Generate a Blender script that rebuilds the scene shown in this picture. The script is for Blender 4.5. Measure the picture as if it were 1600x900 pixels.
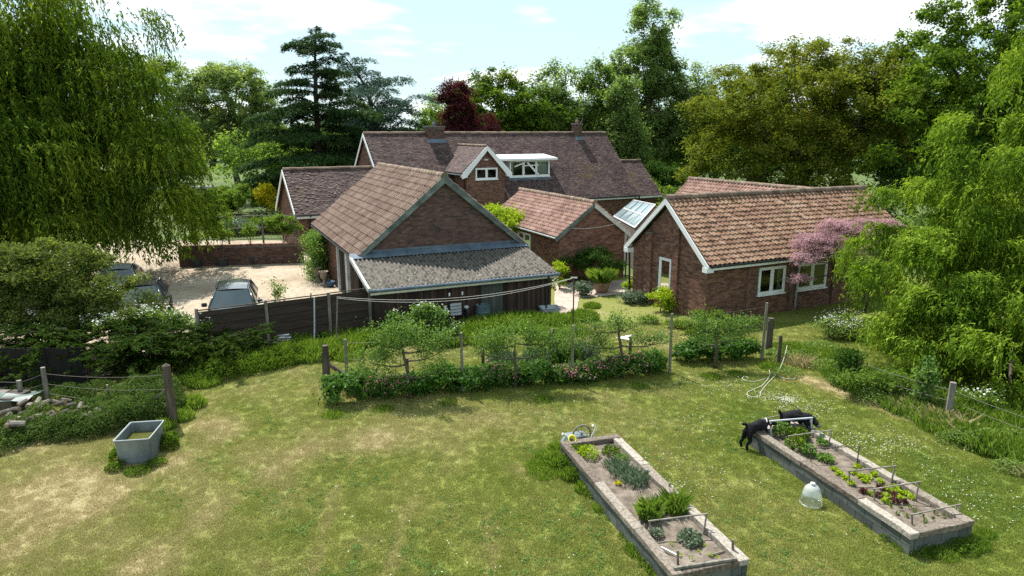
import bpy, bmesh, math, random
import numpy as np
from mathutils import Vector, Matrix, Euler, noise as mnoise

R = math.radians
HAZE = 0
random.seed(7)
for o in list(bpy.data.objects): bpy.data.objects.remove(o)
SC = bpy.context.scene
COL = SC.collection

# ---------------------------------------------------------------- camera, sky, sun, exposure
FPX, CH, PITCH = 1067.0, 7.5, math.atan(245 / 1067.0)
cam_d = bpy.data.cameras.new('camera')
cam_d.sensor_width = 36.0
cam_d.lens = 36.0 * FPX / 1600.0
cam_d.clip_end = 3000
cam = bpy.data.objects.new('camera', cam_d); COL.objects.link(cam)
cam.location = (0, 0, CH)
cam.rotation_euler = (math.pi / 2 - PITCH, 0, 0)
SC.camera = cam

SUN_DIR = Vector((-0.31, 0.43, 0.848)).normalized()
SUN_EL = math.asin(SUN_DIR.z); SUN_AZ = math.atan2(SUN_DIR.x, SUN_DIR.y)
W = bpy.data.worlds.new('World'); SC.world = W; W.use_nodes = True
nt = W.node_tree; nt.nodes.clear()
sky = nt.nodes.new('ShaderNodeTexSky'); sky.sky_type = 'NISHITA'; sky.sun_disc = False
sky.sun_elevation = SUN_EL; sky.sun_rotation = SUN_AZ
sky.air_density = 1.0; sky.dust_density = 0.4; sky.ozone_density = 3.0
bg = nt.nodes.new('ShaderNodeBackground'); bg.inputs[1].default_value = 0.075
out = nt.nodes.new('ShaderNodeOutputWorld')
tc = nt.nodes.new('ShaderNodeTexCoord'); sp = nt.nodes.new('ShaderNodeSeparateXYZ')
nt.links.new(tc.outputs['Generated'], sp.inputs[0])
# clouds on a flat layer: direction / (z + k)
mz = nt.nodes.new('ShaderNodeMath'); mz.operation = 'ADD'; mz.inputs[1].default_value = 0.10
nt.links.new(sp.outputs['Z'], mz.inputs[0])
mx = nt.nodes.new('ShaderNodeMath'); mx.operation = 'MAXIMUM'; mx.inputs[1].default_value = 0.03
nt.links.new(mz.outputs[0], mx.inputs[0])
dv = nt.nodes.new('ShaderNodeVectorMath'); dv.operation = 'DIVIDE'
cb = nt.nodes.new('ShaderNodeCombineXYZ')
for i in range(3): nt.links.new(mx.outputs[0], cb.inputs[i])
nt.links.new(tc.outputs['Generated'], dv.inputs[0]); nt.links.new(cb.outputs[0], dv.inputs[1])
nz = nt.nodes.new('ShaderNodeTexNoise'); nz.inputs['Scale'].default_value = 0.85; nz.inputs['Detail'].default_value = 7
nz.inputs['Roughness'].default_value = 0.52
nt.links.new(dv.outputs[0], nz.inputs['Vector'])
cr = nt.nodes.new('ShaderNodeValToRGB'); cr.color_ramp.elements[0].position = 0.50; cr.color_ramp.elements[1].position = 0.68
cr.color_ramp.elements[0].color = (0, 0, 0, 1); cr.color_ramp.elements[1].color = (1, 1, 1, 1)
veil = nt.nodes.new('ShaderNodeMix'); veil.data_type = 'RGBA'; veil.inputs[0].default_value = 0.72; veil.inputs[7].default_value = (6.2, 8.1, 8.7, 1)
nt.links.new(nz.outputs['Fac'], cr.inputs[0])
mixc = nt.nodes.new('ShaderNodeMix'); mixc.data_type = 'RGBA'
nt.links.new(sky.outputs[0], veil.inputs[6])
nt.links.new(cr.outputs[0], mixc.inputs[0]); nt.links.new(veil.outputs[2], mixc.inputs[6])
mixc.inputs[7].default_value = (12.5, 12.6, 12.8, 1)
nt.links.new(mixc.outputs[2], bg.inputs[0]); nt.links.new(bg.outputs[0], out.inputs[0])

sd = bpy.data.lights.new('sun', 'SUN'); sd.energy = 5.0; sd.angle = R(0.53); sd.color = (1.0, 0.95, 0.87)
sun = bpy.data.objects.new('sun', sd); COL.objects.link(sun)
sun.rotation_euler = SUN_DIR.to_track_quat('Z', 'Y').to_euler(); sun.location = SUN_DIR * 100

SC.view_settings.view_transform = 'Standard'; SC.view_settings.look = 'None'
SC.view_settings.exposure = 0.88; SC.view_settings.gamma = 1.0
SC.cycles.max_bounces = 6; SC.cycles.diffuse_bounces = 2; SC.cycles.glossy_bounces = 3
SC.cycles.transmission_bounces = 5; SC.cycles.transparent_max_bounces = 8
SC.cycles.sample_clamp_indirect = 6
SC.cycles.use_denoising = False

# ---------------------------------------------------------------- surveying: a sight line to a height or a depth
SP_, CP_ = math.sin(PITCH), math.cos(PITCH)
def ray(u, v):
    a = (u - 800) / FPX; b = (v - 450) / FPX
    return (a, CP_ - b * SP_, -SP_ - b * CP_)
def gp(u, v, z=0.0):
    d = ray(u, v); t = (z - CH) / d[2]
    return Vector((d[0] * t, d[1] * t, z))
def gy(u, v, y):
    d = ray(u, v); t = y / d[1]
    return Vector((d[0] * t, y, CH + d[2] * t))

# ---------------------------------------------------------------- materials
MATS = {}
def newmat(name):
    m = bpy.data.materials.new(name); m.use_nodes = True; MATS[name] = m
    n = m.node_tree; n.nodes.clear()
    return m, n
def ramp(n, cols, fac, pos=None):
    r = n.nodes.new('ShaderNodeValToRGB'); el = r.color_ramp.elements
    k = len(cols)
    while len(el) < k: el.new(0.5)
    for i, c in enumerate(cols):
        el[i].position = pos[i] if pos else (0.28 + 0.44 * i / max(1, k - 1))
        el[i].color = (*c, 1)
    n.links.new(fac, r.inputs[0]); return r.outputs[0]
def pm(name, cols, scale=4.0, rough=0.8, bump=0.0, bscale=None, attr=0.0, metal=0.0, spec=0.3, stretch=None, detail=5.0,
       over=None, world=True, coat=0.0):
    """noise-ramped principled material; attr = weight of the per-piece attribute 'v'; over = (colour, scale, lo, hi) patches"""
    m, n = newmat(name)
    o = n.nodes.new('ShaderNodeOutputMaterial'); p = n.nodes.new('ShaderNodeBsdfPrincipled')
    n.links.new(p.outputs[0], o.inputs[0])
    p.inputs['Roughness'].default_value = rough; p.inputs['Metallic'].default_value = metal
    p.inputs['Specular IOR Level'].default_value = spec; p.inputs['Coat Weight'].default_value = coat
    p.inputs['Coat Roughness'].default_value = 0.05
    if world:
        g = n.nodes.new('ShaderNodeNewGeometry'); vec = g.outputs['Position']
    else:
        g = n.nodes.new('ShaderNodeTexCoord'); vec = g.outputs['Object']
    mp = n.nodes.new('ShaderNodeMapping'); n.links.new(vec, mp.inputs[0])
    if stretch: mp.inputs['Scale'].default_value = stretch
    tx = n.nodes.new('ShaderNodeTexNoise'); tx.inputs['Scale'].default_value = scale; tx.inputs['Detail'].default_value = detail
    tx.inputs['Roughness'].default_value = 0.62
    n.links.new(mp.outputs[0], tx.inputs['Vector'])
    fac = tx.outputs['Fac']
    if attr > 0:
        a = n.nodes.new('ShaderNodeAttribute'); a.attribute_name = 'v'
        mi = n.nodes.new('ShaderNodeMix'); mi.inputs[0].default_value = attr
        n.links.new(fac, mi.inputs[2]); n.links.new(a.outputs['Fac'], mi.inputs[3]); fac = mi.outputs[0]
    if attr > 0.45:
        c = ramp(n, cols, fac, [0.15 + 0.7 * i / max(1, len(cols) - 1) for i in range(len(cols))])
    else: c = ramp(n, cols, fac)
    if over:
        oc, osc, lo, hi = over
        t2 = n.nodes.new('ShaderNodeTexNoise'); t2.inputs['Scale'].default_value = osc; t2.inputs['Detail'].default_value = 6
        t2.inputs['Roughness'].default_value = 0.7
        n.links.new(vec, t2.inputs['Vector'])
        r2 = n.nodes.new('ShaderNodeMapRange'); r2.inputs[1].default_value = lo; r2.inputs[2].default_value = hi
        n.links.new(t2.outputs['Fac'], r2.inputs[0])
        m2 = n.nodes.new('ShaderNodeMix'); m2.data_type = 'RGBA'; n.links.new(r2.outputs[0], m2.inputs[0])
        n.links.new(c, m2.inputs[6]); m2.inputs[7].default_value = (*oc, 1); c = m2.outputs[2]
    n.links.new(c, p.inputs['Base Color'])
    if bump > 0:
        b = n.nodes.new('ShaderNodeBump'); b.inputs['Strength'].default_value = bump; b.inputs['Distance'].default_value = 0.02
        t3 = n.nodes.new('ShaderNodeTexNoise'); t3.inputs['Scale'].default_value = bscale or scale * 4; t3.inputs['Detail'].default_value = 5
        n.links.new(mp.outputs[0], t3.inputs['Vector']); n.links.new(t3.outputs['Fac'], b.inputs['Height'])
        n.links.new(b.outputs[0], p.inputs['Normal'])
    return m
def leafmat(name, cols, trans=0.42, tint=(1.25, 1.25, 0.55), rough=0.7, scale=0.35, spec=0.04):
    m, n = newmat(name); cols = [tuple(min(.9, q * (1.0 if max(c) > .5 else 1.35)) for q in c) for c in cols]; trans = min(.6, trans + .06)
    o = n.nodes.new('ShaderNodeOutputMaterial')
    a = n.nodes.new('ShaderNodeAttribute'); a.attribute_name = 'v'
    g = n.nodes.new('ShaderNodeNewGeometry')
    tx = n.nodes.new('ShaderNodeTexNoise'); tx.inputs['Scale'].default_value = scale; tx.inputs['Detail'].default_value = 3
    n.links.new(g.outputs['Position'], tx.inputs['Vector'])
    mi = n.nodes.new('ShaderNodeMix'); mi.inputs[0].default_value = 0.6
    n.links.new(tx.outputs['Fac'], mi.inputs[2]); n.links.new(a.outputs['Fac'], mi.inputs[3])
    c = ramp(n, cols, mi.outputs[0], [0.2 + 0.6 * i / max(1, len(cols) - 1) for i in range(len(cols))])
    p = n.nodes.new('ShaderNodeBsdfPrincipled'); p.inputs['Roughness'].default_value = rough
    p.inputs['Specular IOR Level'].default_value = spec
    n.links.new(c, p.inputs['Base Color'])
    t = n.nodes.new('ShaderNodeBsdfTranslucent')
    mt = n.nodes.new('ShaderNodeMix'); mt.data_type = 'RGBA'; mt.blend_type = 'MULTIPLY'; mt.inputs[0].default_value = 1
    n.links.new(c, mt.inputs[6]); mt.inputs[7].default_value = (*tint, 1); n.links.new(mt.outputs[2], t.inputs[0])
    ms = n.nodes.new('ShaderNodeMixShader'); ms.inputs[0].default_value = trans
    n.links.new(p.outputs[0], ms.inputs[1]); n.links.new(t.outputs[0], ms.inputs[2]); n.links.new(ms.outputs[0], o.inputs[0])
    return m

# foliage
L_WIL = leafmat('willow_leaf', [(.018, .042, .005), (.068, .115, .011), (.24, .29, .028)], .33)
L_WIL2 = leafmat('weeping_leaf', [(.026, .060, .007), (.10, .165, .015), (.26, .34, .04)], .32)
L_BRZ = leafmat('bronze_leaf', [(.028, .048, .008), (.080, .108, .013), (.135, .17, .022), (.175, .160, .03)], .42, (1.2, 1.1, .5))
L_MAP = leafmat('maple_leaf', [(.022, .050, .007), (.065, .115, .013), (.14, .20, .025)], .42)
L_MID = leafmat('mid_leaf', [(.038, .078, .016), (.095, .155, .030), (.18, .25, .055)], .5)
L_PALE = leafmat('pale_leaf', [(.07, .115, .034), (.14, .195, .058), (.22, .28, .09)], .54, (1.1, 1.2, .7))
L_ASH = leafmat('ash_leaf', [(.08, .125, .045), (.16, .215, .075), (.26, .32, .12)], .50)
L_DARK = leafmat('dark_leaf', [(.018, .045, .010), (.035, .075, .014), (.06, .11, .02)], .3)
L_CED = leafmat('cedar_needle', [(.014, .035, .012), (.03, .062, .018), (.06, .10, .03)], .2, (1, 1.1, .6))
L_BLUE = leafmat('blue_needle', [(.03, .06, .045), (.05, .09, .065), (.09, .13, .10)], .2, (1, 1.1, .8))
L_PUR = leafmat('purple_leaf', [(.022, .007, .009), (.048, .013, .015), (.085, .025, .024)], .3, (1.3, .6, .6))
L_PINK = leafmat('tamarisk_bloom', [(.20, .125, .135), (.34, .225, .238), (.50, .365, .375)], .3, (1.1, .9, .95), scale=1.2)
L_JUN = leafmat('juniper_needle', [(.006, .018, .003), (.030, .058, .007), (.085, .125, .013)], .2, (1, 1.1, .5), scale=.7)
L_YEL = leafmat('yellow_leaf', [(.22, .22, .01), (.42, .38, .02), (.58, .50, .03)], .35, (1.1, 1.1, .4))
L_LIME = leafmat('lime_leaf', [(.10, .17, .015), (.22, .30, .02), (.33, .40, .04)], .4)
L_GRS = leafmat('tall_grass_blade', [(.045, .095, .012), (.09, .155, .024), (.17, .22, .05)], .4, scale=.9)
L_STRAW = leafmat('dry_grass_blade', [(.16, .14, .06), (.28, .24, .12), (.40, .34, .20)], .3, (1, 1, .8))
L_GREY = leafmat('grey_leaf', [(.055, .085, .05), (.10, .135, .085), (.16, .20, .135)], .25, (1, 1.1, .9))
L_WHT = leafmat('white_petal', [(.55, .56, .50), (.72, .72, .68), (.85, .85, .82)], .25, (1, 1, .95))
L_PNK2 = leafmat('pink_petal', [(.35, .12, .16), (.5, .22, .27), (.62, .38, .42)], .3, (1.1, .9, .9))
L_RED = leafmat('red_lettuce_leaf', [(.045, .018, .02), (.075, .030, .032), (.11, .055, .04)], .3)
L_BOR = leafmat('border_leaf', [(.018, .050, .008), (.042, .105, .016), (.10, .19, .033)], .38, rough=.45, scale=1.5, spec=.15)
L_APP = leafmat('apple_leaf', [(.05, .10, .025), (.09, .16, .04), (.17, .25, .08)], .4, scale=1.5)
BARK = pm('bark', [(.035, .028, .02), (.09, .075, .055), (.15, .13, .10)], 6, .9, .5)
BARKD = pm('dark_bark', [(.02, .016, .012), (.05, .04, .03), (.08, .065, .05)], 6, .9, .5)
# building stuff
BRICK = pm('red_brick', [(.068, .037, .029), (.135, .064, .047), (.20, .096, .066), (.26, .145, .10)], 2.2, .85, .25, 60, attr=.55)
BRICKD = pm('weathered_shaded_brick', [(.040, .027, .022), (.082, .048, .038), (.122, .066, .050), (.165, .10, .078)], 1.6, .88, .3, 60, attr=.5,
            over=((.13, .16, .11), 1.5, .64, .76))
MORT = pm('mortar', [(.10, .09, .08), (.16, .14, .125)], 9, .95, .2)
PLAIN = pm('plain_clay_tile', [(.034, .024, .025), (.068, .044, .043), (.110, .071, .065), (.16, .12, .10)], 1.4, .8, .3, 40, attr=.42,
           over=((.15, .105, .03), .42, .60, .74))
PANT = pm('pantile_clay', [(.120, .062, .038), (.205, .113, .073), (.285, .175, .117), (.345, .245, .17)], 1.8, .82, .3, 50, attr=.38,
          over=((.12, .11, .045), 2.8, .58, .70))
CONCT = pm('interlocking_tile', [(.09, .058, .045), (.155, .098, .076), (.215, .145, .112), (.27, .195, .15)], 1.6, .85, .3, 50, attr=.22,
           over=((.15, .12, .06), 2.0, .60, .75))
PINKT = pm('salmon_pantile', [(.13, .070, .052), (.22, .125, .098), (.31, .185, .145), (.37, .26, .21)], 1.6, .82, .3, 50, attr=.30,
           over=((.12, .10, .06), 2.0, .62, .78))
RIDGE = pm('ridge_clay', [(.10, .07, .05), (.20, .14, .11), (.30, .22, .16)], 3, .85, .3, attr=.3, over=((.09, .085, .03), 3, .52, .66))
CORR = pm('lichen_sheet', [(.020, .017, .014), (.060, .053, .045), (.15, .138, .12), (.055, .036, .022)], 5.5, .95, .25, 26,
          over=((.42, .41, .38), 8.0, .60, .70), detail=10)
WHITE = pm('white_paint', [(.72, .73, .74), (.82, .83, .84)], 1.5, .45, .05, over=((.55, .56, .55), 3, .62, .8))
OFFW = pm('weathered_white_paint', [(.30, .32, .30), (.48, .50, .48), (.62, .64, .62)], 3.0, .7, .1)
GRNW = pm('mossy_grey_timber', [(.05, .065, .055), (.11, .135, .12), (.20, .23, .21)], 2.5, .85, .3)
LEAD = pm('lead_flashing', [(.06, .085, .115), (.10, .135, .175), (.16, .20, .245)], 2.0, .5, .1, metal=.2)
GUTB = pm('black_gutter_plastic', [(.012, .012, .014), (.028, .028, .032)], 5, .45)
GUTW = pm('grey_gutter_plastic', [(.22, .25, .26), (.35, .38, .38)], 5, .45)
CREAM = pm('cream_fascia', [(.45, .45, .37), (.6, .6, .5)], 4, .6)
DKBRD = pm('dark_brown_board', [(.018, .013, .011), (.04, .026, .02), (.075, .045, .034)], 3, .85, .3, stretch=(1, 1, .25), attr=.4)
DOORW = pm('faded_green_door', [(.04, .048, .043), (.065, .076, .066), (.10, .11, .095)], 3, .85, .2, stretch=(1, 1, .2), attr=.3)
GLASS = None
CURT = pm('net_curtain', [(.35, .38, .33), (.55, .58, .52)], 8, .9, stretch=(6, 6, .3))
ROOM = pm('room_plaster', [(.10, .10, .09), (.14, .13, .12)], 3, .9)
FELT = pm('white_roof_felt', [(.62, .65, .68), (.74, .77, .80)], 2, .6, .1, over=((.45, .47, .48), 2.2, .60, .75))
DKIN = pm('roof_deck_timber', [(.02, .018, .015), (.035, .03, .025)], 3, .9)
BLKB = pm('shade_dark_board', [(.006, .006, .006), (.013, .012, .011), (.022, .020, .018)], 3, .9, .3, stretch=(1, 1, .25), attr=.3)  # near-black boards for the left fence, shade put into the colour
FENCE = pm('fence_board', [(.020, .015, .011), (.036, .026, .019), (.058, .042, .031)], 5, .85, .3, stretch=(.4, .4, 3), attr=.2)
POSTG = pm('grey_post_timber', [(.09, .08, .065), (.17, .155, .13), (.27, .25, .215)], 4, .88, .4, stretch=(3, 3, .5))
POSTD = pm('dark_post_timber', [(.035, .028, .022), (.075, .06, .045), (.13, .11, .09)], 4, .9, .4, stretch=(3, 3, .5))
SLEEP = pm('sleeper_timber', [(.060, .045, .034), (.145, .120, .096), (.25, .22, .185), (.38, .35, .31)], 3.0, .85, .5, stretch=(6, 6, 6), attr=.3, detail=9,
           over=((.11, .085, .065), 7, .56, .66))
BLOCK = pm('concrete_block', [(.05, .057, .053), (.085, .094, .088), (.13, .14, .13)], 2.5, .92, .3, attr=.3, over=((.08, .11, .06), 2, .58, .72))
SOIL = pm('bed_soil', [(.06, .048, .038), (.14, .115, .09), (.24, .20, .165)], 5, .95, .8, 40, detail=9)
GALV = pm('galvanised_steel', [(.10, .125, .135), (.165, .195, .205), (.24, .275, .285)], 2.2, .5, .1, metal=.35, stretch=(1, 1, .4))
PLG = pm('grey_plastic', [(.30, .33, .36), (.42, .45, .48)], 4, .5)
BLKP = pm('black_rubber', [(.012, .012, .013), (.03, .03, .03)], 9, .7)
WHTP = pm('white_plastic', [(.70, .70, .66), (.80, .80, .78)], 4, .45)
YELP = pm('yellow_plastic', [(.62, .55, .05), (.75, .68, .10)], 4, .4)
BLUB = pm('blue_green_barrel', [(.06, .11, .12), (.11, .17, .18)], 4, .5)
TERR = pm('terracotta', [(.16, .09, .06), (.26, .16, .11), (.34, .24, .18)], 5, .9, .3)
POTD = pm('dark_pot', [(.025, .028, .028), (.05, .055, .055)], 5, .7)
STONE = pm('stone_urn', [(.14, .11, .085), (.24, .19, .15), (.32, .27, .22)], 5, .9, .3)
WIRE = pm('rusty_wire', [(.07, .065, .055), (.13, .12, .10)], 20, .6, metal=.3)
ROPE = pm('pale_rope', [(.45, .45, .42), (.60, .60, .55)], 20, .8)
RUST = pm('rusty_pole', [(.04, .028, .02), (.09, .055, .035)], 8, .85)
LOGB = pm('silver_log_bark', [(.05, .042, .036), (.11, .095, .08), (.23, .21, .185)], 6, .9, .4, attr=.4)
LOGE = pm('log_end_grain', [(.16, .11, .07), (.30, .22, .14)], 9, .9, .3)
TARP = pm('green_sheet', [(.03, .06, .05), (.06, .10, .09), (.20, .25, .24)], 1.3, .5, .2)
FUR = pm('black_fur', [(.004, .004, .005), (.008, .008, .010), (.018, .018, .022)], 18, .7, 1.0, 40, spec=.12)
FURG = pm('grey_muzzle_fur', [(.05, .05, .05), (.12, .11, .10)], 18, .7, 1.0, 40)
CARG = pm('dark_metallic_paint', [(.018, .024, .032), (.026, .034, .045)], 2, .28, metal=.5, coat=1.0, spec=.5)
CARS = pm('silver_paint', [(.42, .44, .46), (.50, .52, .54)], 2, .3, metal=.5, coat=1.0, spec=.5)
CGLS = pm('car_glass', [(.02, .035, .042), (.03, .045, .052)], 2, .05, spec=.55)
CHRM = pm('chrome_trim', [(.5, .5, .5), (.6, .6, .6)], 3, .15, metal=1.0)
LAMP = pm('headlamp_lens', [(.45, .48, .5), (.6, .62, .65)], 3, .08, spec=.8, coat=1.0)
LAMPR = pm('tail_lamp_lens', [(.25, .01, .01), (.35, .02, .02)], 3, .1, spec=.8, coat=1.0)
SKIN = pm('skin', [(.42, .25, .18), (.52, .32, .24)], 4, .5)
SHIRT = pm('white_cotton', [(.66, .66, .68), (.78, .78, .80)], 5, .85)
TROU = pm('dark_trousers', [(.03, .035, .05), (.05, .055, .075)], 5, .9)
HAIR = pm('dark_hair', [(.012, .009, .007), (.025, .018, .013)], 15, .5)
ROADM = pm('pale_asphalt', [(.20, .20, .20), (.27, .27, .265)], 1.0, .85, .2)
GRAV = pm('pale_gravel', [(.24, .19, .135), (.36, .30, .225), (.47, .405, .32)], 5.5, .95, .8, 60, detail=10,
          over=((.25, .195, .135), .45, .44, .64))
PAVE = pm('paving', [(.28, .22, .18), (.38, .31, .26), (.46, .40, .33)], 2.5, .9, .3)
GREEN_F = pm('far_grass', [(.04, .07, .014), (.065, .10, .022), (.10, .13, .035)], .12, .95, .4, 3)
CLEAR = pm('cloche_plastic', [(.45, .5, .5), (.6, .64, .64)], 3, .15)
for nm in ('window_glass', 'greenhouse_glass'):
    m, n = newmat(nm)
    o = n.nodes.new('ShaderNodeOutputMaterial'); gl = n.nodes.new('ShaderNodeBsdfGlossy'); tr = n.nodes.new('ShaderNodeBsdfTransparent')
    gl.inputs['Roughness'].default_value = .03
    ms = n.nodes.new('ShaderNodeMixShader')
    if nm == 'window_glass':
        fr = n.nodes.new('ShaderNodeFresnel'); fr.inputs[0].default_value = 1.55
        ad = n.nodes.new('ShaderNodeMath'); ad.operation = 'ADD'; ad.inputs[1].default_value = .02
        n.links.new(fr.outputs[0], ad.inputs[0]); n.links.new(ad.outputs[0], ms.inputs[0])
        tr.inputs[0].default_value = (.75, .82, .80, 1)
    else:
        ms.inputs[0].default_value = .72; tr.inputs[0].default_value = (.6, .75, .78, 1)
        gl = n.nodes.new('ShaderNodeBsdfPrincipled'); gl.inputs['Base Color'].default_value = (.30, .40, .43, 1); gl.inputs['Roughness'].default_value = .15; gl.inputs['Coat Weight'].default_value = 1.0
    n.links.new(tr.outputs[0], ms.inputs[1]); n.links.new(gl.outputs[0], ms.inputs[2]); n.links.new(ms.outputs[0], o.inputs[0])
GLASS = MATS['window_glass']; GHGLS = MATS['greenhouse_glass']
m, n = newmat('clear_plastic')
o = n.nodes.new('ShaderNodeOutputMaterial'); p = n.nodes.new('ShaderNodeBsdfPrincipled'); tr = n.nodes.new('ShaderNodeBsdfTransparent')
p.inputs['Base Color'].default_value = (.75, .8, .8, 1); p.inputs['Roughness'].default_value = .12; p.inputs['Coat Weight'].default_value = 1
ms = n.nodes.new('ShaderNodeMixShader'); ms.inputs[0].default_value = .38
n.links.new(tr.outputs[0], ms.inputs[1]); n.links.new(p.outputs[0], ms.inputs[2]); n.links.new(ms.outputs[0], o.inputs[0])
CLEAR = m

# ---------------------------------------------------------------- objects
def thing(name, label, cat, loc=(0, 0, 0), rotz=0.0, group=None):
    o = bpy.data.objects.new(name, None); COL.objects.link(o)
    o.location = loc; o.rotation_euler = (0, 0, rotz); o['label'] = label; o['category'] = cat
    if group: o['group'] = group
    return o
def tag(o, label, cat=None, group=None):
    o['label'] = label
    if cat: o['category'] = cat
    if group: o['group'] = group
    return o
def kind(o, k='stuff'): o['kind'] = k; return o
def npmesh(name, V, F, mat, parent=None, v=None, smooth=False, wloc=False):
    """V (n,3), F (m,3|4) or list of ragged faces. v: per-vertex attribute."""
    V = np.asarray(V, dtype=np.float32)
    if wloc and parent is not None:
        V = V - np.array(parent.location, dtype=np.float32)
    me = bpy.data.meshes.new(name)
    if isinstance(F, np.ndarray):
        n, k = F.shape
        me.vertices.add(len(V)); me.vertices.foreach_set('co', V.ravel())
        me.loops.add(n * k); me.loops.foreach_set('vertex_index', F.astype(np.int32).ravel())
        me.polygons.add(n); me.polygons.foreach_set('loop_start', (np.arange(n) * k).astype(np.int32))
        me.update(calc_edges=True)
    else:
        me.from_pydata([tuple(map(float, p)) for p in V], [], F); me.update()
    if v is not None:
        at = me.attributes.new('v', 'FLOAT', 'POINT'); at.data.foreach_set('value', np.asarray(v, dtype=np.float32).ravel())
    me.polygons.foreach_set('use_smooth', np.full(len(me.polygons), bool(smooth)))
    if mat: me.materials.append(mat)
    o = bpy.data.objects.new(name, me); COL.objects.link(o)
    if parent: o.parent = parent
    return o
class MB:
    def __init__(s): s.v = []; s.f = []; s.a = []
    def add(s, vs, fs, a=None):
        b = len(s.v); s.v += [tuple(p) for p in vs]; s.f += [tuple(i + b for i in f) for f in fs]
        s.a += [random.random() if a is None else a] * len(vs); return s
    def box(s, c, d, rz=0.0, M=None, a=None, taper=1.0):
        hx, hy, hz = d[0] / 2, d[1] / 2, d[2] / 2
        P = []
        for z in (-1, 1):
            t = taper if z > 0 else 1
            for x, y in ((-1, -1), (1, -1), (1, 1), (-1, 1)): P.append(Vector((x * hx * t, y * hy * t, z * hz)))
        Q = M if M is not None else Matrix.Rotation(rz, 3, 'Z')
        P = [Q @ p + Vector(c) for p in P]
        return s.add(P, [(0, 3, 2, 1), (4, 5, 6, 7), (0, 1, 5, 4), (1, 2, 6, 5), (2, 3, 7, 6), (3, 0, 4, 7)], a)
    def beam(s, p0, p1, w, h, up=(0, 0, 1), a=None):
        p0, p1 = Vector(p0), Vector(p1); d = (p1 - p0); L = d.length; d.normalize()
        x = d.cross(Vector(up));
        if x.length < 1e-4: x = d.cross(Vector((1, 0, 0)))
        x.normalize(); u = x.cross(d).normalized()
        P = []
        for q in (p0, p1):
            for i, j in ((-1, -1), (1, -1), (1, 1), (-1, 1)): P.append(q + x * i * w / 2 + u * j * h / 2)
        return s.add(P, [(0, 1, 2, 3), (7, 6, 5, 4), (0, 4, 5, 1), (1, 5, 6, 2), (2, 6, 7, 3), (3, 7, 4, 0)], a)
    def tube(s, pts, rad, n=6, cap=True, a=None):
        pts = [Vector(p) for p in pts]; k = len(pts)
        if not hasattr(rad, '__len__'): rad = [rad] * k
        P = []; ref = Vector((0.13, 0.27, 0.95))
        for i, p in enumerate(pts):
            d = (pts[min(i + 1, k - 1)] - pts[max(i - 1, 0)]).normalized()
            x = d.cross(ref)
            if x.length < .05: x = d.cross(Vector((1, 0, 0)))
            x.normalize(); y = d.cross(x)
            for j in range(n):
                t = 2 * math.pi * j / n; P.append(p + (x * math.cos(t) + y * math.sin(t)) * rad[i])
        F = [(i * n + j, i * n + (j + 1) % n, (i + 1) * n + (j + 1) % n, (i + 1) * n + j) for i in range(k - 1) for j in range(n)]
        if cap: F += [tuple(reversed(range(n))), tuple(range((k - 1) * n, k * n))]
        return s.add(P, F, a)
    def lathe(s, prof, c=(0, 0, 0), n=20, a=None):
        P = [Vector((r * math.cos(2 * math.pi * j / n), r * math.sin(2 * math.pi * j / n), z)) + Vector(c) for r, z in prof for j in range(n)]
        F = [(i * n + j, i * n + (j + 1) % n, (i + 1) * n + (j + 1) % n, (i + 1) * n + j) for i in range(len(prof) - 1) for j in range(n)]
        return s.add(P, F, a)
    def prism(s, poly, ax, thick, a=None):
        """poly: list of 3D points; extruded by vector ax*thick"""
        e = Vector(ax) * thick; k = len(poly); P = [Vector(p) for p in poly] + [Vector(p) + e for p in poly]
        F = [tuple(range(k)), tuple(reversed(range(k, 2 * k)))] + [(i, i + k, (i + 1) % k + k, (i + 1) % k) for i in range(k)]
        return s.add(P, F, a)
    def build(s, name, mat, parent=None, smooth=False, wloc=False, bevel=0.0):
        V = np.array(s.v, dtype=np.float32)
        o = npmesh(name, V, s.f, mat, parent, v=s.a, smooth=smooth, wloc=wloc)
        if bevel > 0:
            bm = bmesh.new(); bm.from_mesh(o.data)
            bmesh.ops.remove_doubles(bm, verts=bm.verts, dist=1e-5)
            bmesh.ops.recalc_face_normals(bm, faces=bm.faces)
            bmesh.ops.bevel(bm, geom=[e for e in bm.edges if e.calc_face_angle(0) > .5], offset=bevel, segments=1, affect='EDGES', clamp_overlap=True)
            bm.to_mesh(o.data); bm.free()
        return o
def dup(root, loc, rotz=None, label=None, scale=None):
    c = root.copy(); COL.objects.link(c); c.location = loc
    if rotz is not None: c.rotation_euler = (0, 0, rotz)
    if label: c['label'] = label
    if scale: c.scale = (scale,) * 3
    for ch in root.children:
        d = ch.copy(); COL.objects.link(d); d.parent = c
        for g in ch.children:
            e = g.copy(); COL.objects.link(e); e.parent = d
    return c

# ---------------------------------------------------------------- foliage kit
def nrm(a): return a / (np.linalg.norm(a, axis=1, keepdims=True) + 1e-9)
def leaf_arrays(C, D, Nn, ln, wd, rng, tri=False):
    """C centres, D long directions, Nn normals (approx), ln, wd arrays"""
    D = nrm(D); Wd = nrm(np.cross(Nn, D)); Nn = np.cross(D, Wd)
    ln = ln[:, None]; wd = wd[:, None]; n = len(C)
    if tri:
        V = np.stack([C - Wd * wd * .5 - D * ln * .35, C + Wd * wd * .5 - D * ln * .35, C + D * ln * .65], 1).reshape(-1, 3)
        F = np.arange(n * 3).reshape(n, 3)
    else:
        b = Nn * wd * .18
        V = np.stack([C - D * ln * .5, C + Wd * wd * .5 - D * ln * .08 + b, C + D * ln * .5, C - Wd * wd * .5 - D * ln * .08 + b], 1).reshape(-1, 3)
        F = np.arange(n * 4).reshape(n, 4)
    return V, F
def rnd_dirs(n, rng):
    return nrm(rng.normal(size=(n, 3)))
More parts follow.
